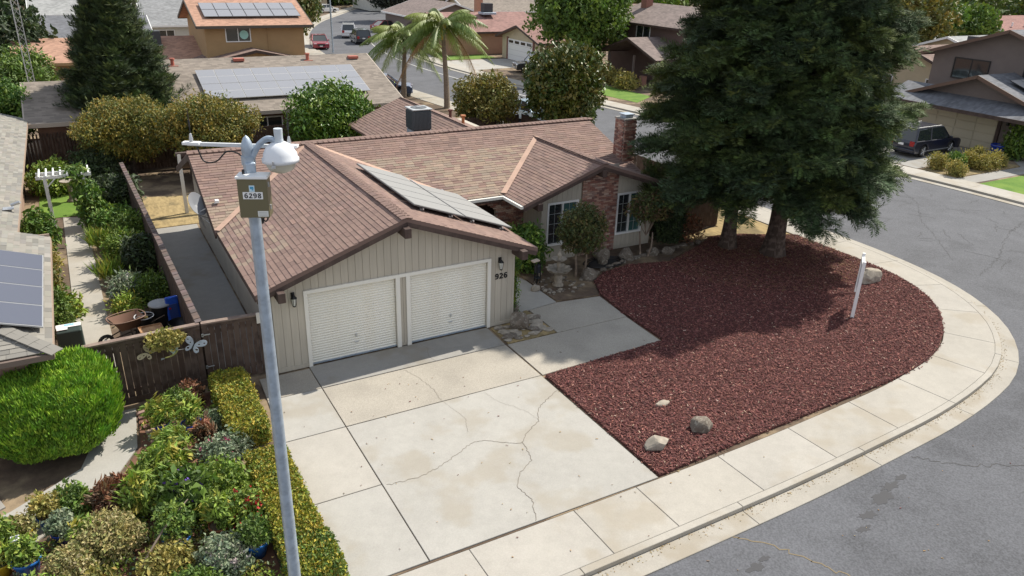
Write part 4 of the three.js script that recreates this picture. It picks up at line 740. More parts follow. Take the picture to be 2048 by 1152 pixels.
// ---------------------------------------------------------------- street lamp with cabinet
{
  R = mulberry(501);
  const L = thing('street_lamp', 'tall galvanised street lamp pole with white lamp head and cabinet reading 6298', 'street lamp', [-1.86, 0, 9.2]);
  part(L, 'pole', taperTube([V(0, -0.1, 0), V(0, 4, 0), V(0, 8.18, 0)], 0.095, 0.066, 12, 18), M.galv);
  part(L, 'pole_cap', lathe([[0.001, 8.36], [0.035, 8.33], [0.062, 8.26], [0.07, 8.2], [0.066, 8.16], [0.066, 8.05]], 16), M.galv);
  part(L, 'clamp', [cyl(0.08, 0.08, 0.1, 0, 8.02, 0), rbox(0.12, 0.18, 0.09, 0, 7.97, 0.06, 0.02)], M.galv);
  // arm curving up and over to the lamp head (towards the right and the street)
  const ax = V(0.86, 0, 0.5);
  part(L, 'arm', tube([V(0, 7.98, 0), V(0.05, 8.12, 0.03), ax.clone().multiplyScalar(0.16).setY(8.27), ax.clone().multiplyScalar(0.27).setY(8.33), ax.clone().multiplyScalar(0.38).setY(8.27)], 0.035, 28, 14), M.galv);
  const hd = ax.clone().multiplyScalar(0.38);
  part(L, 'lamp_head', lathe([[0.001, 0.17], [0.08, 0.16], [0.15, 0.115], [0.192, 0.03], [0.198, -0.02], [0.212, -0.024], [0.212, -0.062], [0.17, -0.066]], 30).translate(hd.x, 8.13, hd.z), mat([0.72, 0.74, 0.77], 0.4));
  part(L, 'lamp_globe', lathe([[0.172, -0.06], [0.165, -0.11], [0.135, -0.16], [0.07, -0.19], [0.001, -0.196]], 30).translate(hd.x, 8.13, hd.z), mat([0.52, 0.49, 0.40], 0.25));
  part(L, 'photocell', [cyl(0.055, 0.05, 0.06, hd.x, 8.27, hd.z), cyl(0.047, 0.05, 0.12, hd.x, 8.33, hd.z)], mat([0.52, 0.57, 0.62], 0.4));
  part(L, 'latch', [bar(V(hd.x - 0.13, 8.12, hd.z + 0.19), V(hd.x - 0.13, 8.03, hd.z + 0.17), 0.01), rbox(0.05, 0.03, 0.02, hd.x - 0.13, 8.05, hd.z + 0.185, 0.005)], M.steel);
  // antenna bar
  const bA = ax.clone().multiplyScalar(-0.62).setY(8.22), bB = ax.clone().multiplyScalar(0.62).setY(8.22); bA.z -= 0.12; bA.x -= 0.05; bB.z -= 0.14; bB.x -= 0.05;
  part(L, 'antenna_bar', beam(bA, bB, 0.036, 0.04), mat([0.62, 0.64, 0.66], 0.45));
  for (const p of [bA, bB]) { const q = p.clone().multiplyScalar(0.93).setY(8.22); const an = part(L, 'antenna_plate', rbox(0.2, 0.035, 0.09, q.x, q.y + 0.01, q.z, 0.008, -0.53), M.white); part(an, 'antenna_base', lathe([[0.024, 8.25], [0.022, 8.29], [0.012, 8.34], [0.001, 8.35]], 10).translate(q.x, 0, q.z), M.steel); part(an, 'whip', [bar(V(q.x, 8.33, q.z), V(q.x, 8.62, q.z), 0.005), bar(V(q.x, 8.42, q.z), V(q.x, 8.5, q.z), 0.011)], M.darkMetal); }
  part(L, 'cable', tube([bA.clone().multiplyScalar(0.85).setY(8.19), bA.clone().multiplyScalar(0.75).setY(8.02), bA.clone().multiplyScalar(0.55).setY(8.03), bA.clone().multiplyScalar(0.33).setY(8.16), bA.clone().multiplyScalar(0.12).setY(8.12), V(-0.02, 7.95, 0.09)], 0.009, 40), M.black);
  // cabinet
  const cb = new THREE.Group(); cb.name = 'cabinet'; L.add(cb); cb.position.set(0.03, 7.68, 0.1); cb.rotation.y = -0.42;
  const box1 = rbox(0.335, 0.47, 0.2, 0, 0, 0.07, 0.008); boxUV(box1);
  part(cb, 'cabinet_box', box1, mat([0.17, 0.15, 0.085], 0.35, { metalness: 0.3 })); part(cb, 'cabinet_lid', rbox(0.36, 0.03, 0.23, 0, 0.245, 0.07, 0.006), M.white);
  part(cb, 'number_plate', rbox(0.225, 0.085, 0.004, 0.0, 0.035, 0.173, 0.002), M.white);
  let x = -0.075; for (const d of '6298') { part(cb, 'numeral', textGeo(d, 0.058, 0.003).translate(x, 0.035, 0.1755), M.black); x += 0.05; }
  part(cb, 'sticker', rbox(0.062, 0.075, 0.003, -0.005, 0.118, 0.172, 0.001), mat([0.55, 0.72, 0.80], 0.5)); part(cb, 'sticker_mark', [box(0.04, 0.026, 0.002, -0.005, 0.128, 0.1745), box(0.018, 0.014, 0.002, 0.003, 0.105, 0.1745)], mat([0.05, 0.30, 0.52], 0.5));
  part(cb, 'notice', rbox(0.12, 0.068, 0.003, 0.095, -0.185, 0.172, 0.001), mat([0.68, 0.68, 0.64], 0.6)); part(cb, 'notice_print', [0, 1, 2].map(i => box(0.095, 0.004, 0.001, 0.095, -0.17 - i * 0.016, 0.1742)), mat([0.3, 0.3, 0.3], 0.8));
  part(cb, 'cable_gland', [cyl(0.016, 0.016, 0.06, -0.11, 0.25, 0.05), tube([V(0.03, -0.23, 0.1), V(0.1, -0.3, 0.1), V(0.14, -0.24, 0.1)], 0.009), tube([V(0.05, -0.23, 0.08), V(0.06, -0.33, 0.1), V(0.08, -0.25, 0.08)], 0.009)], M.black);
  for (const y of [0.15, -0.12]) part(cb, 'hinge', rbox(0.02, 0.06, 0.02, 0.172, y, 0.1, 0.005), M.steel);
}
// ---------------------------------------------------------------- fences
function fenceRun(label, a, b, o = {}) {   // posts, rails and single boards from a to b, each a part
  const t = thing(o.name || 'wooden_fence', label, 'fence', [a[0], 0, a[1]], 0, o.group);
  const dx = b[0] - a[0], dz = b[1] - a[1], L = Math.hypot(dx, dz), ang = -Math.atan2(dz, dx), h = o.h ?? 1.78, bw = o.bw ?? 0.142;
  const inner = new THREE.Group(); const put = (n, g, m) => { g.rotateY(ang); part(t, n, g, m); };
  const n = Math.floor(L / (bw + 0.006));
  for (let i = 0; i < n; i++) { const hh = h - (o.ragged ? rr(0, 0.06) : rr(0, 0.012)) - (o.cap ? 0.05 : 0); const g = box(bw - (R() < 0.25 ? 0.014 : 0.003), hh - 0.06, 0.019, (i + 0.5) * L / n, 0.06 + (hh - 0.06) / 2, rr(-0.004, 0.004)); if (o.dog) { const p = g.attributes.position; for (let k = 0; k < p.count; k++) if (p.getY(k) > hh - 0.01) p.setX(k, (i + 0.5) * L / n + (p.getX(k) - (i + 0.5) * L / n) * 0.55); } boxUV(g); put('board', g, pick(M.fence)); }
  const np = Math.max(1, Math.round(L / 2.4)); for (let i = 0; i <= np; i++) put('post', box(0.09, h + (o.postUp ?? -0.05), 0.09, clamp(i * L / np, 0.05, L - 0.05), (h + (o.postUp ?? -0.05)) / 2, (o.side ?? -1) * 0.056), M.fence[0]);
  for (const y of [0.35, h - 0.3]) put('rail', box(L, 0.085, 0.035, L / 2, y, (o.side ?? -1) * 0.03), M.fence[1]);
  if (o.kick) put('kick_board', box(L, 0.18, 0.03, L / 2, 0.1, 0.026), M.fence[1]);
  if (o.cap) { put('cap_rail', box(L, 0.04, 0.15, L / 2, h - 0.02, 0), M.fenceCap); put('fascia_rail', box(L, 0.1, 0.025, L / 2, h - 0.095, 0.025), M.fence[2]); }
  return t;
}
R = mulberry(511);
fenceRun('dark brown board fence with cap rail and butterfly ornaments beside the round juniper', [-4.35, -0.05], [-1.78, -0.18], { cap: true, kick: true });
fenceRun('dark brown gate section of fence next to the garage corner', [-1.74, -0.18], [-0.1, -0.1], { cap: true, name: 'fence_gate' });
{ const t = scene.children[scene.children.length - 1]; for (const y of [0.55, 1.45]) part(t, 'hinge', [rbox(0.2, 0.03, 0.012, 0.08, y, 0.05, 0.004), rbox(0.05, 0.09, 0.012, 0.0, y, 0.05, 0.004)], M.steel); }
single('notice_plate', 'blank pale plate fixed to the fence by the garage corner', 'plate', rbox(0.32, 0.3, 0.02, -0.28, 1.72, 0.03, 0.005), mat([0.60, 0.57, 0.52], 0.7));
fenceRun('long brown side fence with shingled cap between garden and garage walk', [-1.78, -0.3], [-2.25, -17.6], { cap: true, side: 1 });
{ // small roof shingles along the cap of the side fence
  const t = scene.children[scene.children.length - 1]; for (let i = 0; i < 86; i++) { const k = i / 86; part(t, 'cap_shingle', box(0.15, 0.014, 0.19, lerp(0, -0.47, k), 1.795 + 0.012 * (i % 2), lerp(0, -17.3, k), 0.03, 0, 0.12), mat(jitter([0.13, 0.095, 0.085], 0.2), 0.95)); }
}
fenceRun('dark weathered back fence with ragged board tops behind the gardens', [-14, -24.6], [-1.6, -24.4], { ragged: true, dog: true, h: 1.9 });
fenceRun('dark red brown fence behind the backyard under the taupe roof', [-1.5, -23.0], [9.4, -22.4], { ragged: true, h: 1.85 });
fenceRun('shaded brown fence joining the house corner to the street side', [15.6, -4.35], [19.45, -4.3], { h: 1.8 });
fenceRun('brown side yard fence along the side street behind the chimney', [19.5, -4.4], [19.4, -21.0], { h: 1.8, side: 1 });
fenceRun('short dark fence below the yellow green tree behind the rear roof', [12.5, -21.2], [19.3, -21.1], { ragged: true });
// side walk along the garage
struct('side_path', slab([[-1.55, -0.4], [-0.05, -0.4], [-0.05, -13.5], [-1.7, -13.5]], -0.004, 0.08), M.oldConcrete);
struct('backyard_dry_grass', slab([[-2.1, -13.6], [1.4, -13.6], [1.2, -17.5], [-2.2, -18.4]], -0.008, 0.05), M.dryGrass);
part(house, 'patio_post', bx(-0.25, 0, -15.2, -0.12, 2.5, -15.07), M.whiteTrim); part(house, 'patio_beam', bx(-0.3, 2.4, -15.3, 4, 2.55, -15.1), M.trimBrown);
// ornaments on the fence
{
  const wing = (s) => { const sh = new THREE.Shape(); sh.moveTo(0, 0); sh.bezierCurveTo(0.05, 0.18, 0.2, 0.24, 0.22, 0.14); sh.bezierCurveTo(0.23, 0.06, 0.12, 0.02, 0.05, 0); sh.bezierCurveTo(0.14, -0.02, 0.17, -0.1, 0.1, -0.13); sh.bezierCurveTo(0.05, -0.13, 0.01, -0.06, 0, 0); for (const [x, y, r] of [[0.13, 0.12, 0.035], [0.09, 0.06, 0.02], [0.09, -0.06, 0.028], [0.17, 0.12, 0.02]]) { const h = new THREE.Path(); h.absellipse(x, y, r, r * 0.7, 0, 6.283, false, 0.6); sh.holes.push(h); } const g = new THREE.ExtrudeGeometry(sh, { depth: 0.006, bevelEnabled: false }); if (s < 0) { g.rotateY(Math.PI); g.translate(0, 0, 0.006); } return g; };
  const mk = (x, y, rot, label, c, k = 1) => { const t = thing('butterfly_ornament', label, 'ornament', [x, y, 0.06]); t.rotation.z = rot; t.scale.setScalar(k); for (const s of [-1, 1]) { const g = wing(s); g.rotateY(-s * 0.3); part(t, 'wing', g, mat(c, 0.5)); } part(t, 'body', [bar(V(0, -0.12, 0.01), V(0, 0.1, 0.01), 0.014, 0.01), bar(V(0, 0.1, 0.01), V(0.04, 0.18, 0.02), 0.004), bar(V(0, 0.1, 0.01), V(-0.04, 0.18, 0.02), 0.004)], M.darkMetal); };
  mk(-2.0, 1.32, -0.5, 'blue grey metal butterfly on the dark fence below its cap rail', [0.42, 0.47, 0.54], 1.25);
  mk(-3.02, 1.36, 1.0, 'bronze metal butterfly on the dark fence near the juniper', [0.40, 0.34, 0.22], 1.0);
  const b = thing('bird_ornament', 'yellow bellied metal hummingbird ornament on the dark fence', 'ornament', [-2.47, 1.2, 0.07]);
  part(b, 'body', taperTube([V(-0.2, -0.06, 0), V(-0.08, -0.04, 0.02), V(0.04, 0.02, 0.02), V(0.1, 0.09, 0.01)], 0.015, 0.03, 10, 8), mat([0.30, 0.30, 0.10], 0.5)); part(b, 'beak', bar(V(0.1, 0.09, 0.01), V(0.26, 0.09, 0.02), 0.008, 0.003), M.steel); part(b, 'wing', quad4([0.0, 0.0, 0.03], [-0.12, 0.2, 0.08], [-0.02, 0.17, 0.06], [0.06, 0.05, 0.03]), mat([0.34, 0.42, 0.36], 0.5, { side: 2 })); part(b, 'wing', quad4([0.02, 0.02, 0.02], [0.08, 0.22, 0.0], [0.14, 0.17, 0.0], [0.08, 0.05, 0.01]), mat([0.34, 0.42, 0.36], 0.5, { side: 2 })); part(b, 'tail', quad4([-0.2, -0.06, 0], [-0.28, -0.04, 0.02], [-0.3, -0.1, 0.01], [-0.22, -0.09, 0]), mat([0.3, 0.34, 0.36], 0.5, { side: 2 }));
  const pl = thing('planter_box', 'yellow planter box with pale yellow flowers hung on the fence', 'planter', [-2.62, 1.5, 0.13]); part(pl, 'box', rbox(0.62, 0.16, 0.17, 0, 0, 0, 0.015), mat([0.34, 0.28, 0.10], 0.7)); foliage(pl, cloudPts(170, [0, 0.16, 0.02], [0.38, 0.15, 0.16], {}), CL.tiny, PAL.yellow, { name: 'flowers', size: 1.2 });
}
// ---------------------------------------------------------------- left neighbour: house, garden
{
  R = mulberry(531);
  const h = thing('neighbour_house', 'grey shingle roofed house edge with dark solar panels beside the juniper', 'house');
  const ex = -4.82, zf = 1.45, pit = 0.33, ridge = -8.6;
  part(h, 'wall', [bx(-12, 0, -6.2, -5.35, 2.35, 0.85), bx(-12, 0, -24, -6.15, 2.35, -6.2)], M.stucco([0.30, 0.20, 0.15]));
  part(h, 'brick_base', bx(-12, 0, 0.852, -5.3, 0.9, 0.9), M.bricks[0]);
  const tones = [[0.235, 0.222, 0.195], [0.205, 0.195, 0.175], [0.265, 0.25, 0.22], [0.18, 0.172, 0.155]], tone = () => { const r = R(); return r < 0.4 ? 0 : r < 0.65 ? 1 : r < 0.88 ? 2 : 3; };
  const y0 = 2.5, run = ex - ridge, yr = y0 + run * pit;
  const dk = []; const tri = (...p) => { const g = new THREE.BufferGeometry(); g.setAttribute('position', new THREE.Float32BufferAttribute(p.flat(), 3)); g.computeVertexNormals(); dk.push(g); };
  tri([ex, y0, zf], [ex, y0, -6.3], [ridge, yr, -6.3], [ex, y0, zf], [ridge, yr, -6.3], [ridge, yr, zf - run]); tri([ex, y0, zf], [ridge, yr, zf - run], [-12.4, y0, zf]);
  tri([-5.65, y0, -6.25], [-5.65, y0, -25], [ridge, y0 + pit * (-5.65 - ridge), -25], [-5.65, y0, -6.25], [ridge, y0 + pit * (-5.65 - ridge), -25], [ridge, y0 + pit * (-5.65 - ridge), -6.25]);
  tri([ridge, yr, zf - run], [ridge, yr, -6.3], [-12.4, y0, -6.3], [ridge, yr, zf - run], [-12.4, y0, -6.3], [-12.4, y0, zf]);
  const roof = part(h, 'roof', dk, mat(tones[1], 0.95));
  const hipKeep = c => c.z < zf - (ex - c.x) + 0.05;
  const tabs = [...shingles({ e0: V(ex, y0, zf), along: V(0, 0, -1), len: zf + 6.3, up: V(-1, 0, 0), run, pitch: pit, tone, keep: c => c.z < zf - (ex - c.x) + 0.12 }),
  ...shingles({ e0: V(-5.65, y0, -6.25), along: V(0, 0, -1), len: 18.7, up: V(-1, 0, 0), run: 2.6, pitch: pit, tone }),
  ...shingles({ e0: V(-8.6, y0, zf), along: V(1, 0, 0), len: 3.78, up: V(0, 0, -1), run: 3.7, pitch: pit, tone, keep: c => c.z > zf - (ex - c.x) - 0.1 })];
  for (let i = 0; i < 22; i++) { const k = i * 0.2, c = V(ex - k, y0 + k * pit + 0.05, zf - k), d = V(-1, pit, -1).normalize(); for (const e of [-1, 1]) { const s = V(1, 0, -1).normalize().multiplyScalar(e * 0.15).add(V(0, -0.03, 0)), n = d.clone().cross(s).normalize(); if (n.y < 0) n.negate(); const m = new THREE.Matrix4().makeBasis(d.clone().multiplyScalar(0.28), n.multiplyScalar(0.03), s); if (m.determinant() < 0) m.multiply(new THREE.Matrix4().makeScale(-1, 1, 1)); m.setPosition(c); tabs.push({ m, c, tone: 1 }); } }
  layShingles(roof, tabs, tones, camera.position, 300);
  part(h, 'fascia', [bx(ex - 0.02, 2.33, -6.3, ex + 0.025, 2.49, zf), bx(-5.68, 2.33, -25, -5.63, 2.49, -6.25)], mat([0.36, 0.27, 0.21], 0.8)); part(h, 'rain_gutter', [bx(-12.4, 2.36, zf - 0.02, ex + 0.02, 2.48, zf + 0.1)], mat([0.16, 0.12, 0.10], 0.7)); part(h, 'fascia', bx(ex - 0.9, 2.33, -6.32, ex, 2.6, -6.27), mat([0.36, 0.27, 0.21], 0.8));
  part(h, 'vent_pipe', [bar(V(-5.8, 2.75, -9.2), V(-5.55, 2.85, -9.1), 0.05), rbox(0.3, 0.02, 0.3, -5.9, 2.66, -9.2, 0.005)], M.steel);
  const a = thing('solar_array', 'dark blue grey solar panels on the grey roof beside the garden', 'solar panels'); const al = Math.atan(pit);
  for (let i = 0; i < 4; i++) for (let j = 0; j < 2; j++) { const g = rbox(1.0, 0.04, 1.16, 0, 0, 0, 0.006), z = -3.55 + i * 1.18, x = -5.42 - j * 1.0; g.rotateZ(-al); g.translate(x, y0 + (ex - x) * pit + 0.15, z); const p = part(a, 'solar_panel', g, mat([0.45, 0.46, 0.47], 0.4, { metalness: 0.5 })); const s = box(0.95, 0.006, 1.11); s.rotateZ(-al); s.translate(x + 0.007, y0 + (ex - x) * pit + 0.172, z); part(p, 'cell_sheet', s, M.solarBlue); }
  for (const x of [-5.15, -5.7]) part(a, 'rail', bx(x - 0.02, y0 + (ex - x) * pit + 0.06, -4.1, x + 0.02, y0 + (ex - x) * pit + 0.12, 0.6), M.black);
}
// garden path and lawn
struct('garden_path', slab([[-4.75, -16.5], [-3.95, -16.2], [-3.8, -7], [-3.65, -1], [-4.55, -1], [-4.65, -7.4]], -0.006, 0.06), M.sidewalk);
struct('garden_lawn', slab([[-5.6, -24.2], [-2.4, -24.2], [-2.4, -16.6], [-5.6, -16.6]], -0.01, 0.05), M.lawn);
struct('front_path', slab([[-9, 4.6], [-6, 3.1], [-4.75, 2.2], [-4.15, 0.15], [-3.5, 0.15], [-3.62, 1.9], [-4.3, 3.2], [-5.6, 4.3], [-8, 6.2]], 0.0, 0.08), M.concrete);
struct('front_walk', slab([[-9, 1.1], [-6.6, 1.5], [-6.1, 2.9], [-9, 4.4]], 0.004, 0.08), M.oldConcrete);
struct('front_garden_soil', slab([[-3.45, 0.15], [-1.75, 0.2], [-1.7, 8.0], [-8, 8.0], [-8, 6.4], [-5.5, 4.4], [-4.2, 3.3], [-3.55, 1.9]], 0.006, 0.08), tmat(tex(256, 3, (u, v) => { const a = fbm(u * 8, v * 8, 8, 4, 311); return mul([0.17, 0.085, 0.055], 0.5 + 0.9 * a); }), 1));
struct('gravel_strip', slab([[-1.72, 0.2], [-0.62, 0.2], [-0.78, 8.0], [-1.68, 8.0]], 0.002, 0.06), M.soil);
// white arbor with climber
{
  R = mulberry(541);
  const a = thing('garden_arbor', 'white wooden arbor over the garden path with climbing vine', 'arbor', [-4.35, 0, -15.0]);
  for (const x of [-0.68, 0.62]) for (const z of [-0.25, 0.35]) part(a, 'post', bx(x - 0.045, 0, z - 0.045, x + 0.045, 2.2, z + 0.045), M.white);
  for (const z of [-0.25, 0.35]) part(a, 'beam', bx(-0.95, 2.1, z - 0.025, 0.9, 2.22, z + 0.025), M.white);
  for (let i = 0; i < 8; i++) part(a, 'slat', bx(-0.85 + i * 0.235, 2.22, -0.55, -0.8 + i * 0.235, 2.3, 0.65), M.white);
  for (const x of [-0.68, 0.62]) part(a, 'brace', beam(V(x, 1.75, 0.38), V(x + (x < 0 ? 0.35 : -0.35), 2.1, 0.38), 0.04, 0.04), M.white);
  const v = thing('climbing_vine', 'leafy green vine climbing the right side of the white arbor', 'vine', [-3.85, 0, -14.8]); foliage(v, [...cloudPts(200, [0.12, 0.95, 0], [0.26, 0.95, 0.4], {}), ...cloudPts(36, [-0.1, 2.25, 0], [0.25, 0.12, 0.35], {})], CL.mid, PAL.citrus, { name: 'foliage' }); part(v, 'stem', taperTube([V(0, 0, 0), V(0.06, 1, 0.05), V(-0.05, 2.1, 0)], 0.03, 0.01), M.bark);
  const b = thing('bird_bath', 'stone bird bath on the lawn seen through the arbor', 'bird bath', [-4.35, 0, -18.8]); part(b, 'basin', lathe([[0.001, 0.82], [0.2, 0.83], [0.34, 0.9], [0.36, 0.93], [0.3, 0.84], [0.12, 0.75], [0.09, 0.7]], 22), M.stone); part(b, 'pedestal', lathe([[0.2, 0], [0.2, 0.06], [0.1, 0.14], [0.075, 0.4], [0.1, 0.68], [0.09, 0.74]], 16), M.rock);
}
// garden plants along the path
R = mulberry(551);
for (const [x, z, rx, ry, n, pal, lab, nm] of [
  [-5.45, -12.6, 0.42, 0.75, 360, 'citrus', 'tall climbing greenery against the grey roofed house by the arbor', 'climber'], [-5.4, -9.6, 0.4, 0.7, 330, 'yellow', 'yellow orange leaved shrub along the garden path edge', 'shrub'], [-5.35, -7.6, 0.38, 0.55, 240, 'olive', 'low olive shrub along the garden path below the roof', 'shrub'],
  [-5.1, -5.1, 0.42, 0.75, 420, 'green', 'dense green bush between the grey roof and garden path', 'bush'], [-4.75, -6.2, 0.2, 0.3, 90, 'jade', 'small light green tuft leaning over the garden path', 'bush'],
  [-2.95, -13.6, 0.62, 0.55, 420, 'citrus', 'bright yellow green bush right of the arbor', 'bush'], [-2.75, -16.6, 0.8, 0.8, 420, 'dark', 'dark feathery bush behind the arbor by the side fence', 'bush'], [-2.9, -10.2, 0.55, 0.6, 420, 'shrub', 'light green leafy bush midway along the garden path', 'bush'],
  [-2.5, -11.6, 0.5, 0.7, 300, 'green', 'tall green bush against the side fence', 'bush'], [-2.45, -8.8, 0.45, 0.7, 260, 'dark', 'dark green shrub in the shade of the side fence', 'bush'], [-2.5, -6.4, 0.6, 0.45, 300, 'green', 'broad leaved green plant in fence shade near the bins', 'plant'],
  [-3.1, -6.6, 0.45, 0.45, 330, 'grey', 'pale silver green flowering bush behind the wheelbarrow', 'bush'], [-3.2, -5.5, 0.32, 0.3, 170, 'jade', 'low grassy green plant beside the garden path', 'plant'], [-5.0, -20.6, 0.9, 0.7, 400, 'shrub', 'leafy shrub with small flowers by the back fence', 'bush'], [-3.2, -21.6, 1.0, 0.8, 420, 'dark', 'dark bush in the corner of the back fence', 'bush']]) shrub('garden_' + nm, lab, nm, [x, 0, z], [rx, ry, rx * 1.15], Math.round(n * 1.1), PAL[pal], { geo: pal === 'grey' || pal === 'yellow' || R() < 0.6 ? CL.fine : CL.mid, size: 0.85, flowers: pal === 'grey' ? [160, [0.62, 0.62, 0.56]] : undefined });
for (let i = 0; i < 3; i++) { const s = thing('iris_clump', ['spiky green iris leaves between the bushes and the fence', 'thin grassy leaves by the arbor path', 'grassy clump beside the bright bush'][i], 'plant', [[-2.7, 0, -12.6], [-3.6, 0, -11.9], [-3.5, 0, -8.6]][i]); foliage(s, cloudPts(50, [0, 0.2, 0], [0.4, 0.15, 0.4], {}), CL.grassy, PAL.jade, { upright: true, size: 1.5, name: 'leaves' }); }
// yard clutter behind the fence
{
  const w = thing('wheelbarrow', 'rusty brown wheelbarrow standing behind the fence', 'wheelbarrow', [-3.3, 0, -3.6], 0.3);
  const tr = (() => { const g = new THREE.CylinderGeometry(0.5, 0.28, 0.32, 4, 1, true); g.rotateY(Math.PI / 4); g.scale(1.15, 1, 0.8); return g; })(); tr.translate(0, 0.62, 0);
  part(w, 'tray', [tr, box(0.45, 0.015, 0.32, 0, 0.465, 0)], mat([0.16, 0.085, 0.055], 0.8, { side: 2 })); part(w, 'tray_rim', tube([V(-0.41, 0.79, -0.28), V(0.41, 0.79, -0.28), V(0.41, 0.79, 0.28), V(-0.41, 0.79, 0.28)], 0.018, 40, 6, true), mat([0.20, 0.12, 0.085], 0.7));
  const wh = part(w, 'wheel', new THREE.TorusGeometry(0.17, 0.05, 8, 20).translate(-0.62, 0.22, 0), M.rubber); part(wh, 'hub', cyl(0.05, 0.05, 0.1).rotateX(1.57).translate(-0.62, 0.22, -0.05), M.steel); for (const z of [-0.22, 0.22]) { part(w, 'handle', [bar(V(-0.62, 0.25, z * 0.4), V(0.3, 0.45, z), 0.018), bar(V(0.3, 0.45, z), V(0.95, 0.62, z * 1.2), 0.018)], M.bark); part(w, 'leg', tube([V(0.1, 0.45, z), V(0.2, 0.0, z), V(0.35, 0.45, z)], 0.014), M.darkMetal); }
  const bk = thing('black_bucket', 'black bucket with pale rim and sponge standing by the wheelbarrow', 'bucket', [-2.85, 0.25, -3.7]); part(bk, 'bucket', lathe([[0.001, 0.02], [0.19, 0.0], [0.25, 0.42], [0.265, 0.43], [0.24, 0.42], [0.18, 0.03]], 22), M.black); part(bk, 'rim', new THREE.TorusGeometry(0.257, 0.014, 6, 26).rotateX(1.57).translate(0, 0.425, 0), mat([0.55, 0.55, 0.55], 0.5)); part(bk, 'sponge', rbox(0.24, 0.1, 0.16, -0.02, 0.37, 0.02, 0.03), mat([0.62, 0.42, 0.14], 0.9)); part(bk, 'handle', tube([V(-0.25, 0.42, 0), V(0, 0.52, 0.2), V(0.25, 0.42, 0)], 0.008), M.steel);
  single('bucket_stand', 'dark plinth under the black bucket', 'crate', rbox(0.5, 0.24, 0.45, -2.85, 0.12, -3.7, 0.01), M.fence[0]);
  const c = thing('trash_can', 'black round bin with grey lid behind the fence', 'bin', [-2.38, 0, -4.0]); part(c, 'can', lathe([[0.24, 0], [0.29, 0.82], [0.3, 0.84]], 24), M.black); part(c, 'lid', lathe([[0.001, 0.92], [0.2, 0.91], [0.31, 0.87], [0.32, 0.83], [0.3, 0.82]], 26), mat([0.26, 0.27, 0.28], 0.6));
  const bl = thing('blue_sled', 'bright blue plastic sled leaning upright against the side fence', 'sled', [-2.05, 0, -3.75], 0.15); const sg = rbox(0.36, 1.05, 0.09, 0, 0.55, 0, 0.05); sg.rotateX(-0.12); part(bl, 'body', sg, mat([0.02, 0.09, 0.50], 0.35)); const s2 = rbox(0.24, 0.6, 0.03, 0, 0.55, 0.055, 0.02); s2.rotateX(-0.12); part(bl, 'recess', s2, mat([0.03, 0.06, 0.22], 0.5)); part(bl, 'red_label', box(0.06, 0.05, 0.01, -0.1, 0.75, 0.0).translate(0, 0, 0.01), mat([0.5, 0.02, 0.03], 0.5));
  const tb = thing('black_tub', 'low black tub on the ground behind the fence corner', 'tub', [-2.0, 0.28, -3.1]); part(tb, 'tub', lathe([[0.001, 0.02], [0.25, 0], [0.3, 0.3], [0.315, 0.3], [0.27, 0.02]], 22), M.black); part(tb, 'handle', tube([V(-0.3, 0.28, 0), V(-0.1, 0.16, 0.28), V(0.2, 0.2, 0.24)], 0.009), M.steel);
  single('tub_stand', 'dark block under the black tub', 'crate', rbox(0.5, 0.27, 0.5, -2.0, 0.135, -3.1, 0.01), M.fence[1]);
  const cr = thing('wooden_tray', 'brown wooden tray lying on a crate behind the fence', 'tray', [-2.75, 0, -3.0], 0.1); part(cr, 'crate', rbox(0.5, 0.52, 0.36, 0, 0.26, 0, 0.01), M.fence[2]); part(cr, 'tray', [box(0.6, 0.02, 0.42, 0, 0.55, 0), box(0.6, 0.05, 0.02, 0, 0.57, 0.2), box(0.6, 0.05, 0.02, 0, 0.57, -0.2), box(0.02, 0.05, 0.42, 0.29, 0.57, 0), box(0.02, 0.05, 0.42, -0.29, 0.57, 0)], tmat(woodTex([0.30, 0.16, 0.08], [0.42, 0.25, 0.13], 321, 128), 0.8));
  const bn = thing('garden_bin', 'dark green garden bin with torn white cover by the grey roof', 'bin', [-4.72, 0, -3.6]); part(bn, 'bin', rbox(0.62, 0.75, 0.5, 0, 0.38, 0, 0.05), mat([0.02, 0.035, 0.03], 0.6)); part(bn, 'cover', [rbox(0.6, 0.02, 0.22, 0, 0.77, -0.12, 0.008), rbox(0.26, 0.02, 0.2, -0.15, 0.785, 0.06, 0.008)], M.white); part(bn, 'blue_print', box(0.24, 0.004, 0.1, 0.02, 0.783, -0.14), mat([0.25, 0.5, 0.72], 0.6));
}
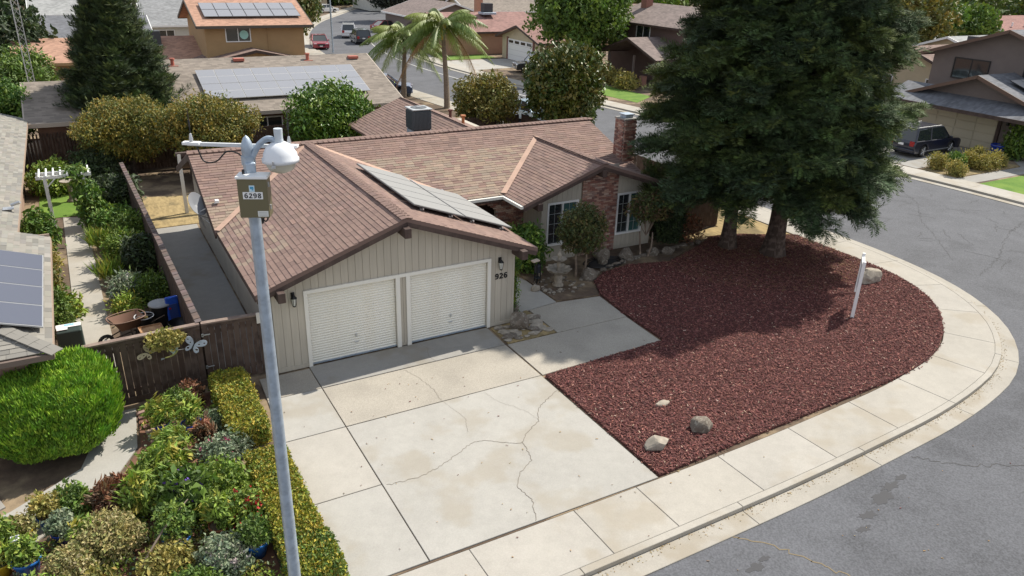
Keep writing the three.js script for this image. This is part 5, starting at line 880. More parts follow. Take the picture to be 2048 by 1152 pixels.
// ---------------------------------------------------------------- front garden: juniper, hedges, pots
{
  R = mulberry(561);
  const j = thing('juniper_bush', 'huge rounded bright green clipped juniper by the fence', 'bush', [-5.05, 0, 0.95]);
  const geo = leafCluster(9, 0.12, 0.03, 0.045, 31, 1.1), pts = [];
  for (let i = 0; i < 17000; i++) { const z = R() * 1.75 - 0.75, a = R() * 6.2832, q = Math.sqrt(Math.max(0, 1 - z * z)); const e = 0.72, sg = v => Math.sign(v) * Math.pow(Math.abs(v), e); const k = (0.92 + 0.1 * R()) * (1 + 0.2 * (fbm(a * 4 + 9, z * 5 + 9, 256, 4, 3) - 0.5)); pts.push(V(sg(q * Math.cos(a)) * 1.2 * k, 0.95 + sg(z) * 0.88 * k, sg(q * Math.sin(a)) * 1.28 * k)); }
  foliage(j, pts, geo, PAL.juniper, { upright: true, size: 1.1, name: 'foliage', mat: M.needle, jit: 0.35 });
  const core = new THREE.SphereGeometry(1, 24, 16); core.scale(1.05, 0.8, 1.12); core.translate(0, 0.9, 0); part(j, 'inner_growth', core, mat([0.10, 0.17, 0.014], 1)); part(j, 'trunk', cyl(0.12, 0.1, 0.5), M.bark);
  const patches = leafCluster(6, 0.08, 0.03, 0.05, 32, 0.6); instanced(j, 'dry_patches', patches, M.leaf, Array.from({ length: 130 }, () => { const a = R() * 1.2 + 0.6, k = R(); return { p: V(-0.15 + Math.cos(a * 3) * 0.3 + rr(-0.2, 0.2), 1.74 + 0.04 * k, rr(-0.3, 0.5)), s: 1.2, c: jitter([0.26, 0.15, 0.07], 0.3) }; }));
}
function hedge(label, x0, x1, z0, z1, h, n, seed, pal = PAL.box) {
  R = mulberry(seed); const cx = (x0 + x1) / 2, cz = (z0 + z1) / 2, w = (x1 - x0) / 2, d = (z1 - z0) / 2, t = thing('box_hedge', label, 'hedge', [cx, 0, cz], 0, 'clipped yellow green hedges beside the driveway'), pts = [];
  for (let i = 0; i < n; i++) { const f = R(); let x = rr(-1, 1), y = R(), z = rr(-1, 1); if (f < 0.5) y = rr(0.9, 1.03); else if (f < 0.72) x = Math.sign(x) * rr(0.88, 1.03); else if (f < 0.92) z = Math.sign(z) * rr(0.93, 1.02); pts.push(V(x * w, 0.06 + y * (h - 0.08), z * d)); }
  foliage(t, pts, CL.tiny, pal, { size: 0.85, name: 'foliage', jit: 0.35 }); part(t, 'inner_growth', rbox(2 * w * 0.82, h * 0.86, 2 * d * 0.9, 0, h * 0.46, 0, 0.08), mat([0.17, 0.175, 0.02], 1));
  const k = Math.max(2, Math.round(d * 2)); for (let i = 0; i < k; i++) part(t, 'stem', cyl(0.025, 0.018, h * 0.4, rr(-0.1, 0.1), 0, lerp(-d * 0.8, d * 0.8, i / (k - 1))), M.bark);
}
hedge('yellow green clipped box hedge by the fence gate', -1.72, -1.0, 0.35, 3.05, 0.56, 5200, 571); hedge('yellow green clipped box hedge beside the lamp pole', -1.6, -0.9, 4.1, 6.9, 0.54, 5200, 572);
hedge('bright green end block of the clipped hedge nearest the pavement', -1.6, -0.82, 6.95, 8.0, 0.5, 2300, 573, [...PAL.box, [0.10, 0.19, 0.015], [0.085, 0.17, 0.015]]);
// pots and plants
M.glazeBlue = mat([0.015, 0.045, 0.30], 0.2); M.potRim = M.glazeBlue;
function pot(label, pos, r, h, m, group) { const t = thing('plant_pot', label, 'pot', pos, 0, group); part(t, 'pot', lathe([[0.001, 0.01], [r * 0.7, 0], [r * 0.95, h * 0.8], [r, h * 0.86], [r * 1.08, h * 0.87], [r * 1.08, h], [r * 0.95, h], [r * 0.9, h * 0.85]], 20), m); part(t, 'potting_soil', cyl(r * 0.88, r * 0.9, 0.02, 0, h * 0.84, 0, 16), M.soil); return t; }
{
  R = mulberry(581);
  const yel = mat([0.52, 0.36, 0.02], 0.4), ter = mat([0.30, 0.11, 0.055], 0.8), teal = mat([0.02, 0.2, 0.25], 0.3), blue2 = mat([0.02, 0.13, 0.42], 0.25);
  const P = [  // x, z, pot radius, height, material, plant palette, plant radius, height, label bits
    [-3.05, 1.6, 0.15, 0.26, M.glazeBlue, 'jade', 0.36, 0.5, 'blue pot under a bright green jade plant near the fence', 'bright green jade growing from a blue pot near the fence'], [-2.45, 1.95, 0.19, 0.3, M.glazeBlue, 'jade', 0.27, 0.62, 'deep blue pot with upright jade beside the hedge', 'upright jade growing from the deep blue pot beside the hedge'],
    [-3.0, 2.95, 0.2, 0.3, M.glazeBlue, 'jade', 0.42, 0.46, 'wide blue glazed pot below spreading jade', 'spreading jade growing over the wide blue glazed pot'], [-2.25, 2.7, 0.16, 0.25, ter, 'rust', 0.28, 0.4, 'terracotta pot with trailing pink stems', 'trailing pink stemmed plant in the terracotta pot'],
    [-5.65, 5.15, 0.2, 0.3, blue2, 'shrub', 0.25, 0.3, 'bright blue pot with solar light on a stake', 'small leafy plant in the bright blue pot with the solar light'], [-6.05, 4.95, 0.16, 0.24, yel, 'jade', 0.22, 0.25, 'yellow pot at the edge of the potted garden', 'low jade growing in the yellow pot at the garden edge'],
    [-5.75, 4.2, 0.15, 0.22, yel, 'sedum', 0.2, 0.2, 'small yellow pot with orange rim by the path', 'cream sedum growing in the small yellow pot by the path'], [-6.1, 4.45, 0.16, 0.22, teal, 'shrub', 0.3, 0.4, 'teal pot beside the path edge', 'leafy plant growing in the teal pot by the path'],
    [-5.1, 4.55, 0.16, 0.24, M.glazeBlue, 'grey', 0.22, 0.22, 'blue pot with spiky silver succulent', 'spiky silver succulent growing in a blue pot'], [-5.35, 3.9, 0.15, 0.22, blue2, 'yellow', 0.25, 0.3, 'blue pot with yellow tipped succulent', 'yellow tipped succulent growing in a blue pot'],
    [-3.25, 5.75, 0.22, 0.32, blue2, 'green', 0.4, 0.5, 'large blue pot below the purple flowering vine', 'leafy plant in the large blue pot below the purple flowers'], [-2.5, 5.7, 0.17, 0.25, ter, 'jade', 0.3, 0.5, 'clay pot with upright aloe leaves', 'upright aloe growing in the clay pot'], [-2.0, 6.5, 0.22, 0.3, blue2, 'green', 0.3, 0.3, 'blue pot with round leaves at the hedge end', 'round leaved plant in the blue pot at the hedge end'], [-4.7, 5.0, 0.17, 0.24, M.glazeBlue, 'jade', 0.26, 0.34, 'cobalt pot between sedum and aloe', 'jade growing in the cobalt pot between sedum and aloe']];
  for (const [x, z, r, h, m, pal, pr, ph, lab, lab2] of P) { pot(lab, [x, 0.006, z], r * 1.1, h * 1.15, m); shrub('potted_plant', lab2, 'plant', [x, h * 1.0, z - 0.05], [pr * 0.72, ph * 0.6, pr * 0.72], Math.round(70 + 200 * pr * ph), PAL[pal], { geo: pal === 'jade' || pal === 'rust' ? CL.succ : CL.tiny, size: 1.25, stems: 3, cy: ph * 0.62, minY: -0.7 }); }
  const G = (x, z, r, n, pal, lab, o = {}) => shrub('garden_shrub', lab, 'shrub', [x, 0, z], [r[0] * 0.84, r[1] * 0.9, r[2] * 0.8], Math.round(n * 0.9), PAL[pal], { geo: CL.tiny, size: 1.2, ...o });
  G(-3.25, 3.6, [0.55, 0.5, 0.5], 650, 'jade', 'tall many stemmed jade shrub in the front garden', { geo: CL.succ, size: 1.4, stems: 9 }); G(-4.15, 4.0, [0.5, 0.38, 0.45], 520, 'rust', 'rust red and green succulent shrub by the path', { geo: CL.succ, size: 1.4 }); G(-3.75, 4.3, [0.4, 0.5, 0.4], 420, 'jade', 'upright jade shrub beside the rust red succulent', { geo: CL.succ, size: 1.4, stems: 8 });
  G(-2.9, 4.75, [0.62, 0.55, 0.6], 780, 'green', 'leafy vine mound with purple flowers', { geo: CL.broad, size: 0.85, flowers: [46, [0.16, 0.07, 0.42]] }); G(-2.25, 4.6, [0.5, 0.45, 0.7], 700, 'shrub', 'yellow green fine leaved shrub behind the lamp pole hedge', {}); G(-1.95, 5.55, [0.48, 0.4, 0.5], 560, 'shrub', 'fine leaved shrub with red flowers', { flowers: [60, [0.55, 0.03, 0.04]] });
  G(-4.35, 5.2, [0.62, 0.42, 0.55], 1300, 'sedum', 'big dome of cream sedum flower heads', { size: 1.0 }); G(-4.95, 5.7, [0.45, 0.35, 0.4], 800, 'sedum', 'smaller dome of cream sedum beside the blue pot', { size: 1.0 }); G(-3.5, 6.3, [0.5, 0.3, 0.4], 420, 'yellow', 'low yellow green mat at the front edge', {}); G(-2.55, 6.55, [0.55, 0.28, 0.4], 480, 'grey', 'white and red flowering patch at the front edge', { flowers: [70, [0.62, 0.55, 0.5]] });
  G(-1.75, 3.1, [0.35, 0.3, 0.5], 260, 'grey', 'grey leaved lavender like shrub by the hedge'); G(-2.6, 0.75, [0.35, 0.3, 0.28], 330, 'green', 'dark green small shrub at the foot of the fence'); G(-2.25, 0.6, [0.25, 0.36, 0.2], 230, 'rust', 'red leaved small shrub at the foot of the fence'); G(-1.85, 1.9, [0.28, 0.22, 0.35], 160, 'grey', 'sparse grey green plant between hedge and pots', {}); G(-2.15, 3.5, [0.4, 0.4, 0.4], 330, 'grey', 'pale leaved trailing shrub in the front garden', { flowers: [22, [0.5, 0.12, 0.2]] });
  G(-4.9, 3.65, [0.4, 0.3, 0.35], 300, 'green', 'green tuft of plants beside the curved path'); G(-3.1, 7.2, [0.6, 0.3, 0.4], 420, 'green', 'leafy plants at the pavement edge of the front garden'); G(-4.6, 6.7, [0.7, 0.35, 0.5], 520, 'olive', 'olive green mound at the pavement edge'); G(-5.6, 6.2, [0.5, 0.35, 0.5], 400, 'shrub', 'bright green mound at the garden corner');
  { // low ground cover that fills the gaps between the pots
    const it = [], bed = [[-3.4, 1.0], [-1.8, 1.0], [-1.75, 7.9], [-7.6, 7.9], [-7.6, 6.6], [-5.4, 4.6], [-4.1, 3.5], [-3.5, 2.1]]; while (it.length < 1500) { const x = rr(-7.6, -1.7), z = rr(1, 7.9); if (!inPoly(x, z, bed) || fbm(x * 1.3 + 30, z * 1.3 + 30, 256, 3, 12) < 0.47) continue; it.push({ p: V(x, rr(0.04, 0.2), z), s: rr(0.7, 1.5), c: jitter(pick([...PAL.shrub, ...PAL.jade, ...PAL.yellow, ...PAL.grey]), 0.3) }); }
    instanced(scene, 'ground_cover', CL.tiny, M.leaf, it); scene.children[scene.children.length - 1].userData = { kind: 'stuff', label: 'low mixed green ground cover between the garden pots', category: 'ground cover' };
  }
  const dw = single('driftwood_branch', 'pale bare branch lying over the front plants', 'branch', taperTube([V(-3.9, 0.35, 6.3), V(-3.4, 0.75, 5.9), V(-2.95, 0.9, 5.5)], 0.025, 0.012, 12, 6), M.barkLight);
  const sl = thing('solar_light', 'small square solar light on a stake over the blue pot', 'light', [-5.75, 0.3, 5.0]); part(sl, 'panel', rbox(0.14, 0.03, 0.14, 0, 0.42, 0, 0.01), M.white); part(sl, 'stake', cyl(0.012, 0.012, 0.42, 0, 0, 0), M.steel); part(sl, 'cell', box(0.1, 0.004, 0.1, 0, 0.438, 0), M.solarBlue);
  const gs = thing('glass_dish', 'pale turquoise glass dish among the flowers', 'dish', [-2.75, 0.3, 6.6]); part(gs, 'dish', lathe([[0.001, 0.02], [0.1, 0.03], [0.15, 0.08], [0.16, 0.08], [0.1, 0.0], [0.001, -0.01]], 20), mat([0.35, 0.62, 0.58], 0.2)); part(gs, 'stem', cyl(0.015, 0.015, 0.32, 0, -0.31, 0), M.darkMetal);
  for (let i = 0; i < 7; i++) single('garden_brick', 'red edging brick laid flat beside the front path', 'brick', rbox(0.2, 0.06, 0.1, -3.42 + 0.03 * i, 0.035, 0.5 + i * 0.23, 0.008, 0.2), pick(M.bricks), 'bricks edging the front path');
}
// ---------------------------------------------------------------- front yard of the house
redwood('left and slimmer trunked tall dark redwood in the mulch bed', [18.0, 0, -2.1], 12.9, 3.7, 2.8, 601, [-0.4, 0.1], 1.0, 0.25);
redwood('stouter trunked tall dark redwood in the mulch bed, nearer the pavement', [19.05, 0, -0.75], 13.3, 3.9, 2.75, 602, [0.5, -0.2], 1.15, 0.34);
{
  const s = thing('sale_sign', 'white wooden sign frame standing edge on in the mulch', 'sign', [17.0, 0, 4.55], 0.66);
  part(s, 'post', bx(-0.05, -0.1, -0.05, 0.05, 1.95, 0.05), M.white); part(s, 'arm', bx(0.051, 1.72, -0.045, 0.95, 1.81, 0.045), M.white); part(s, 'panel', rbox(0.75, 0.9, 0.03, 0.5, 1.2, 0, 0.008), M.white); part(s, 'post', bx(0.951, 0.55, -0.045, 1.03, 1.9, 0.045), M.white);
  for (const x of [0.25, 0.75]) part(s, 'hook', bar(V(x, 1.72, 0), V(x, 1.65, 0), 0.008), M.steel);
}
R = mulberry(611);
const rock = (label, x, z, r, seed, m = M.rock, y = null, group) => single('boulder', label, 'rock', rockGeo(seed, r).translate(x, y ?? r[1] * 0.55, z), m, group);
rock('smooth pale boulder at the driveway corner of the mulch', 6.85, 7.25, [0.36, 0.2, 0.22], 1, M.stone); rock('rough dark grey boulder in the mulch beside the smooth pale one', 8.3, 7.15, [0.32, 0.26, 0.25], 2); rock('tan wedge shaped boulder behind the white sign', 20.1, 2.75, [0.5, 0.42, 0.3], 3, M.stone); rock('small flat pale stone lying in the mulch', 8.2, 5.85, [0.24, 0.07, 0.12], 4, M.stone);
rock('pyramid shaped boulder on the stone strip by the garage corner', 7.05, 0.45, [0.3, 0.36, 0.27], 5); rock('round boulder against the garage corner', 7.35, -0.55, [0.24, 0.25, 0.22], 6); rock('dark boulder beneath the nearest crape myrtle', 11.15, -1.75, [0.28, 0.3, 0.24], 7); rock('large dark boulder in the planting soil below the brick panel', 12.75, -3.2, [0.36, 0.34, 0.3], 8); rock('low dark boulder in the planting soil', 13.6, -2.9, [0.36, 0.26, 0.3], 9); rock('grey boulder by the farther crape myrtle', 14.75, -2.75, [0.26, 0.2, 0.22], 10); rock('grey flat boulder at the edge of the planting soil', 15.4, -2.6, [0.32, 0.18, 0.22], 11); rock('small tan rock on the walk edge', 8.95, -1.75, [0.18, 0.15, 0.14], 12, M.stone); rock('reddish pointed rock standing in the dry pond', 12.45, -2.75, [0.18, 0.24, 0.16], 13);
for (let i = 0; i < 46; i++) { const x = rr(6.35, 7.85), z = rr(-0.3, 1.15); if (z < 0.1 && x < 7.2) continue; const k = rr(0.05, 0.17); rock('pale flat river stone on the strip by the garage', x, z, [k * 1.4, k * 0.35, k], 20 + (i % 6), R() < 0.7 ? M.stone : M.rock, 0.012 + k * 0.1, 'river stones by the garage corner'); }
for (let i = 0; i < 60; i++) { const a = R() * 6.28, d = rr(0.3, 0.75), k = rr(0.03, 0.07); rock('small grey pebble round the fountain base', 9.85 + Math.cos(a) * d * 1.2, -1.75 + Math.sin(a) * d, [k * 1.3, k * 0.7, k], 20 + (i % 6), R() < 0.5 ? M.stone : M.rock, 0.03, 'pebbles round the fountain'); }
for (let i = 0; i < 18; i++) { const t = i / 17, x = lerp(11.0, 17.3, t), z = -1.75 - 1.0 * Math.sin(t * 2.2) - (t > 0.7 ? (t - 0.7) * 1.2 : 0); rock('grey edging stone between soil and mulch', x, z - 0.1, [rr(0.12, 0.24), 0.09, rr(0.1, 0.16)], 20 + (i % 6), M.rock, 0.04, 'stones edging the mulch bed'); }
{
  const f = thing('garden_fountain', 'two tier stone garden fountain with scalloped basin', 'fountain', [9.85, 0, -1.75]);
  part(f, 'base', lathe([[0.001, 0], [0.2, 0], [0.2, 0.08], [0.13, 0.14], [0.16, 0.32], [0.13, 0.42], [0.15, 0.46]], 16), M.stone);
  const b = new THREE.LatheGeometry([[0.001, 0.5], [0.14, 0.46], [0.34, 0.56], [0.42, 0.66], [0.44, 0.67], [0.36, 0.6], [0.001, 0.54]].map(p => new THREE.Vector2(...p)), 48), p = b.attributes.position; for (let i = 0; i < p.count; i++) { const r = Math.hypot(p.getX(i), p.getZ(i)), a = Math.atan2(p.getZ(i), p.getX(i)); if (r > 0.3) { const k = 1 + 0.09 * Math.cos(a * 10); p.setX(i, p.getX(i) * k); p.setZ(i, p.getZ(i) * k); } } b.computeVertexNormals(); part(f, 'lower_basin', b, M.stone);
  part(f, 'column', lathe([[0.08, 0.54], [0.06, 0.7], [0.075, 0.84], [0.05, 0.9]], 12), M.stone); part(f, 'upper_basin', lathe([[0.05, 0.88], [0.2, 0.95], [0.26, 1.02], [0.27, 1.02], [0.2, 0.97], [0.001, 0.93]], 28), M.stone); part(f, 'finial', lathe([[0.06, 0.95], [0.05, 1.05], [0.09, 1.12], [0.06, 1.2], [0.02, 1.25], [0.035, 1.29], [0.001, 1.34]], 14), M.stone);
  const l = thing('lantern_stand', 'dark lantern stand with pale angled cap beside the fountain', 'lantern', [9.35, 0, -2.3]); for (const [x, z] of [[-0.07, -0.07], [0.07, -0.07], [-0.07, 0.07], [0.07, 0.07]]) part(l, 'leg', bx(x - 0.015, 0, z - 0.015, x + 0.015, 0.75, z + 0.015), M.black); part(l, 'body', [rbox(0.17, 0.28, 0.17, 0, 0.52, 0, 0.02), rbox(0.19, 0.03, 0.19, 0, 0.2, 0, 0.01)], mat([0.03, 0.035, 0.045], 0.5)); const c = rbox(0.26, 0.05, 0.2, 0, 0.84, 0, 0.015); c.rotateZ(0.12); part(l, 'cap', c, mat([0.55, 0.45, 0.35], 0.7));
  const h = thing('pond_hose', 'coiled black hose round the dry pond by the brick panel', 'hose', [12.5, 0.03, -2.75]); for (let i = 0; i < 3; i++) part(h, 'coil', new THREE.TorusGeometry(0.5 + i * 0.09, 0.022, 6, 40).rotateX(1.57).scale(1.25, 1, 0.75).translate(0, 0.01 + 0.02 * i, 0), M.black); part(h, 'liner', cyl(0.5, 0.48, 0.02, 0, -0.015, 0, 26).scale(1.25, 1, 0.75), M.rubber);
  const g = thing('stone_goose', 'small curled stone garden ornament beside the fountain', 'ornament', [9.6, 0, -2.55]); part(g, 'body', new THREE.TorusGeometry(0.1, 0.045, 8, 18, 4.2).rotateY(0.6).translate(0, 0.13, 0), M.stone);
}
// crape myrtles and shrubs against the wing
const myr = [[0.075, 0.10, 0.016], [0.10, 0.11, 0.018], [0.055, 0.085, 0.016], [0.13, 0.10, 0.022]];
R = mulberry(621);
tree('crape_myrtle', 'bushy small crape myrtle in front of the first wing window', [11.0, 0, -2.25], { r: [0.85, 0.85, 0.75], cy: 1.75, trunkR: 0.045, fork: 0.75, stems: 3, clumps: 12, n: 900, pal: myr, geo: CL.tiny, size: 1.5, bark: M.barkLight, showBranches: true });
tree('crape_myrtle', 'thin sparse crape myrtle before the second wing window', [14.35, 0, -2.75], { r: [0.8, 0.5, 0.6], cy: 1.95, trunkR: 0.035, fork: 0.85, stems: 2, clumps: 10, n: 420, pal: [...myr, [0.14, 0.07, 0.03]], geo: CL.tiny, size: 1.5, bark: M.barkLight, showBranches: true });
shrub('shrub', 'dark upright shrub at the right corner of the house wing', 'shrub', [16.4, 0, -3.75], [0.6, 0.85, 0.5], 650, PAL.dark, { geo: CL.fine }); shrub('shrub', 'sparse reddish shrub by the shaded fence', 'shrub', [17.0, 0, -3.2], [0.4, 0.6, 0.4], 130, PAL.rust, { geo: CL.tiny, size: 1.4 }); shrub('shrub', 'light green shrub beside the entry under the eave', 'shrub', [9.6, 0, -3.6], [0.65, 0.85, 0.6], 520, PAL.citrus, { geo: CL.mid, size: 0.8 });
hedge('green clipped column hedge at the right garage wall', 7.12, 7.5, -1.4, -0.4, 1.75, 900, 574, PAL.citrus);
// ---------------------------------------------------------------- trees behind
R = mulberry(631);
{
  const t = thing('pine_tree', 'tall dark conifer rising behind the backyard maples', 'tree', [-1.35, 0, -26.6]); const H = 8.3;
  part(t, 'trunk', taperTube([V(0, -0.1, 0), V(0.05, H * 0.5, 0), V(0, H, 0)], 0.24, 0.03, 14, 10), M.bark); const items = [], geo = spray(26, 64, 0.6, 0.1, 0.45, 0.034, 0.3);
  for (let i = 0; i < 190; i++) { const u = (i + R()) / 190, y = 1.6 + (H - 1.6) * u, L = 2.3 * Math.pow(1 - u, 0.85) * rr(0.7, 1.15) + 0.25, a = i * 2.4 + R() * 0.7, d = V(Math.cos(a), 0, Math.sin(a)); if (i % 4 === 0) part(t, 'branch', taperTube([V(0, y, 0), d.clone().multiplyScalar(L * 0.5).add(V(0, y + 0.1 * L, 0)), d.clone().multiplyScalar(L).add(V(0, y + 0.25 * L, 0))], 0.04, 0.01, 5, 5), M.bark); const n = 18 + L * 22; for (let k = 0; k < n; k++) { const s = 0.2 + 0.85 * (k + R()) / n, o = d.clone().multiplyScalar(L * s).add(V(rr(-0.35, 0.35) * L * 0.5, y + 0.22 * L * s + rr(-0.25, 0.2), rr(-0.35, 0.35) * L * 0.5)); items.push({ p: o, e: [rr(-0.5, 0.5), Math.atan2(-d.z, d.x) + rr(-0.9, 0.9), rr(0, 0.8)], s: rr(0.35, 0.7), c: jitter(pick([[0.05, 0.085, 0.026], [0.07, 0.11, 0.03], [0.036, 0.062, 0.022], [0.095, 0.13, 0.032]]), 0.25) }); } }
  instanced(t, 'crown', geo, M.needle, items);
}
tree('maple_tree', 'yellowing maple over the back fence, left of two', [-1.6, 0, -22.2], { r: [2.3, 1.5, 2.0], cy: 2.35, trunkR: 0.14, fork: 1.3, clumps: 28, clumpSize: 0.3, n: 3300, pal: PAL.maple, geo: CL.fine, bark: M.bark, group: 'maples in the backyard', showBranches: true });
tree('maple_tree', 'yellowing maple with forked trunk beside the house gable', [1.0, 0, -19.8], { r: [2.6, 1.45, 2.1], cy: 2.55, trunkR: 0.2, fork: 1.1, clumps: 30, clumpSize: 0.3, n: 3600, pal: PAL.maple, geo: CL.fine, lean: [0.8, -0.8], group: 'maples in the backyard', stems: 2, showBranches: true });
tree('citrus_tree', 'round glossy green citrus tree behind the garage ridge', [7.9, 0, -20.4], { r: [2.1, 1.75, 1.9], cy: 2.3, trunkR: 0.14, fork: 0.8, clumps: 24, n: 2400, pal: PAL.citrus, geo: CL.mid, mat: M.leafGlossy, clumpSize: 0.5 });
tree('small_tree', 'olive yellow rounded tree behind the rear roof edge', [17.6, 0, -22.0], { r: [2.0, 1.45, 1.8], cy: 2.6, trunkR: 0.11, fork: 1.0, clumps: 22, clumpSize: 0.34, n: 1500, pal: PAL.olive, geo: CL.mid, showBranches: true });
tree('magnolia_tree', 'large magnolia with bronze tinted leaves behind the chimney', [21.2, 0, -19.2], { r: [2.6, 2.5, 2.4], cy: 3.6, trunkR: 0.17, fork: 1.3, clumps: 30, clumpSize: 0.33, n: 2600, pal: PAL.magnolia, geo: CL.big, mat: M.leafGlossy });
tree('street_tree', 'big deep green tree before the far brown houses', [38.6, 0, -43.5], { r: [4.9, 4.3, 4.4], cy: 6.2, trunkR: 0.3, fork: 2.2, clumps: 34, clumpSize: 0.34, n: 3800, pal: PAL.green, geo: CL.far, size: 0.8 });
palm('taller palm with yellow flower stalks beside the side street', [20.2, 0, -33.2], 5.3, -0.3, 641, true); palm('shorter palm beside the side street driveway', [18.9, 0, -38.4], 4.1, 0.2, 642, false);
tree('street_tree', 'dark green leafy tree beside the tan two storey house', [17.2, 0, -66], { r: [3.6, 3.6, 3.6], cy: 5.6, trunkR: 0.22, fork: 2, clumps: 18, n: 2000, pal: PAL.magnolia, geo: CL.far, size: 0.9 });
tree('street_tree', 'black green dense tree at the bend of the street', [44, 0, -106], { r: [3.8, 3.2, 3.8], cy: 4.6, trunkR: 0.3, fork: 2, clumps: 16, n: 1600, pal: [[0.012, 0.022, 0.012], [0.018, 0.03, 0.014]], geo: CL.far });
tree('garden_tree', 'olive green rounded tree behind the redwood over grey roofs', [75, 0, -37], { r: [5.6, 4.2, 5], cy: 5.2, trunkR: 0.3, fork: 2, clumps: 20, n: 2400, pal: PAL.olive, geo: CL.far }); tree('garden_tree', 'small dark green tree before the red roofs', [90, 0, -38], { r: [3.2, 2.6, 3], cy: 4, trunkR: 0.2, fork: 2, clumps: 14, n: 1100, pal: PAL.green, geo: CL.far });
tree('garden_tree', 'pale green slender tree just right of the redwood', [62, 0, -34], { r: [2.2, 3, 2], cy: 5, trunkR: 0.15, fork: 2, clumps: 12, n: 900, pal: PAL.citrus, geo: CL.far, size: 0.8 });
tree('garden_tree', 'bright leafy tree behind the lattice mast', [-7.2, 0, -27.5], { r: [1.9, 2.0, 1.8], cy: 2.4, trunkR: 0.12, fork: 1, clumps: 16, n: 1700, pal: PAL.citrus, geo: CL.mid }); tree('garden_tree', 'dark tree behind the lattice mast beside the grey roofs', [-7.5, 0, -52], { r: [3.2, 2.6, 3], cy: 3.4, trunkR: 0.2, fork: 1.5, clumps: 16, n: 1300, pal: PAL.dark, geo: CL.far });
tree('garden_tree', 'shaded tree below the dark tree by the mast', [-6.4, 0, -40], { r: [2.2, 1.9, 2.2], cy: 2.3, trunkR: 0.15, fork: 1, clumps: 14, n: 1100, pal: PAL.green, geo: CL.mid, size: 1.2 });
// a far belt of trees that closes the view
{ R = mulberry(651); const pts = [], cols = []; const items = []; for (let i = 0; i < 210; i++) { const a = rr(-0.25, 1.5), d = rr(150, 235), cx = -3 + Math.sin(a) * d, cz = 18 - Math.cos(a) * d, r = rr(4, 8), h = rr(4, 9), c = pick([...PAL.green, ...PAL.dark, ...PAL.magnolia]); for (const p of cloudPts(90, [cx, h * 0.6, cz], [r, h * 0.75, r], {})) items.push({ p, s: rr(1.6, 3.4), c: jitter(c, 0.25) }); } instanced(scene, 'distant_trees', CL.far, M.leaf, items); scene.children[scene.children.length - 1].userData = { kind: 'stuff', label: 'far belt of green trees beyond the last houses', category: 'trees' }; }
// lattice mast on the left
{
  const t = thing('lattice_mast', 'thin steel lattice antenna mast behind the back fence', 'mast', [-5.4, 0, -30.5]); const H = 11, r = 0.2, c = [0, 1, 2].map(i => [Math.cos(i * 2.094) * r, Math.sin(i * 2.094) * r]);
  for (const [x, z] of c) part(t, 'leg', cyl(0.022, 0.022, H, x, 0, z, 6), M.steel); for (let i = 0; i < 26; i++) for (let k = 0; k < 3; k++) { const a = c[k], b = c[(k + 1) % 3], y = i * H / 26; part(t, 'brace', bar(V(a[0], y, a[1]), V(b[0], y + H / 26, b[1]), 0.01, 0.01, 5), M.steel); }
}
{ const p = thing('street_lamp', 'thin grey far street lamp pole beside the parked cars', 'street lamp', [22.2, 0, -67.4]); part(p, 'pole', taperTube([V(0, 0, 0), V(0, 5, 0), V(0, 9, 0)], 0.1, 0.07, 6, 10), M.galv); part(p, 'arm', bar(V(0, 8.9, 0), V(1.4, 9.2, 0), 0.04), M.galv); part(p, 'lamp_head', rbox(0.6, 0.14, 0.25, 1.6, 9.2, 0, 0.05), M.galv); }
// ---------------------------------------------------------------- houses further off
const farWin = (h, x0, y0, x1, y1, z, axis = 'z', glass = M.glassDark, frame = M.white) => {   // a window on a wall: axis z -> wall faces +z at z; axis x -> wall faces -x at x=z, x0..x1 are z values
  const t = 0.07, d = 0.05; let fr, pn, mid;
  if (axis === 'z') { fr = [bx(x0 - t, y0 - t, z, x0, y1 + t, z + d), bx(x1, y0 - t, z, x1 + t, y1 + t, z + d), bx(x0, y0 - t, z, x1, y0, z + d), bx(x0, y1, z, x1, y1 + t, z + d), bx((x0 + x1) / 2 - 0.03, y0, z, (x0 + x1) / 2 + 0.03, y1, z + d * 0.8)]; pn = bx(x0, y0, z + 0.004, x1, y1, z + 0.02); }
  else { fr = [bx(z - d, y0 - t, x0 - t, z, y1 + t, x0), bx(z - d, y0 - t, x1, z, y1 + t, x1 + t), bx(z - d, y0 - t, x0, z, y0, x1), bx(z - d, y1, x0, z, y1 + t, x1), bx(z - d * 0.8, y0, (x0 + x1) / 2 - 0.03, z, y1, (x0 + x1) / 2 + 0.03)]; pn = bx(z - 0.02, y0, x0, z - 0.004, y1, x1); }
  const w = part(h, 'window', fr, frame); part(w, 'pane', pn, glass); return w;
};
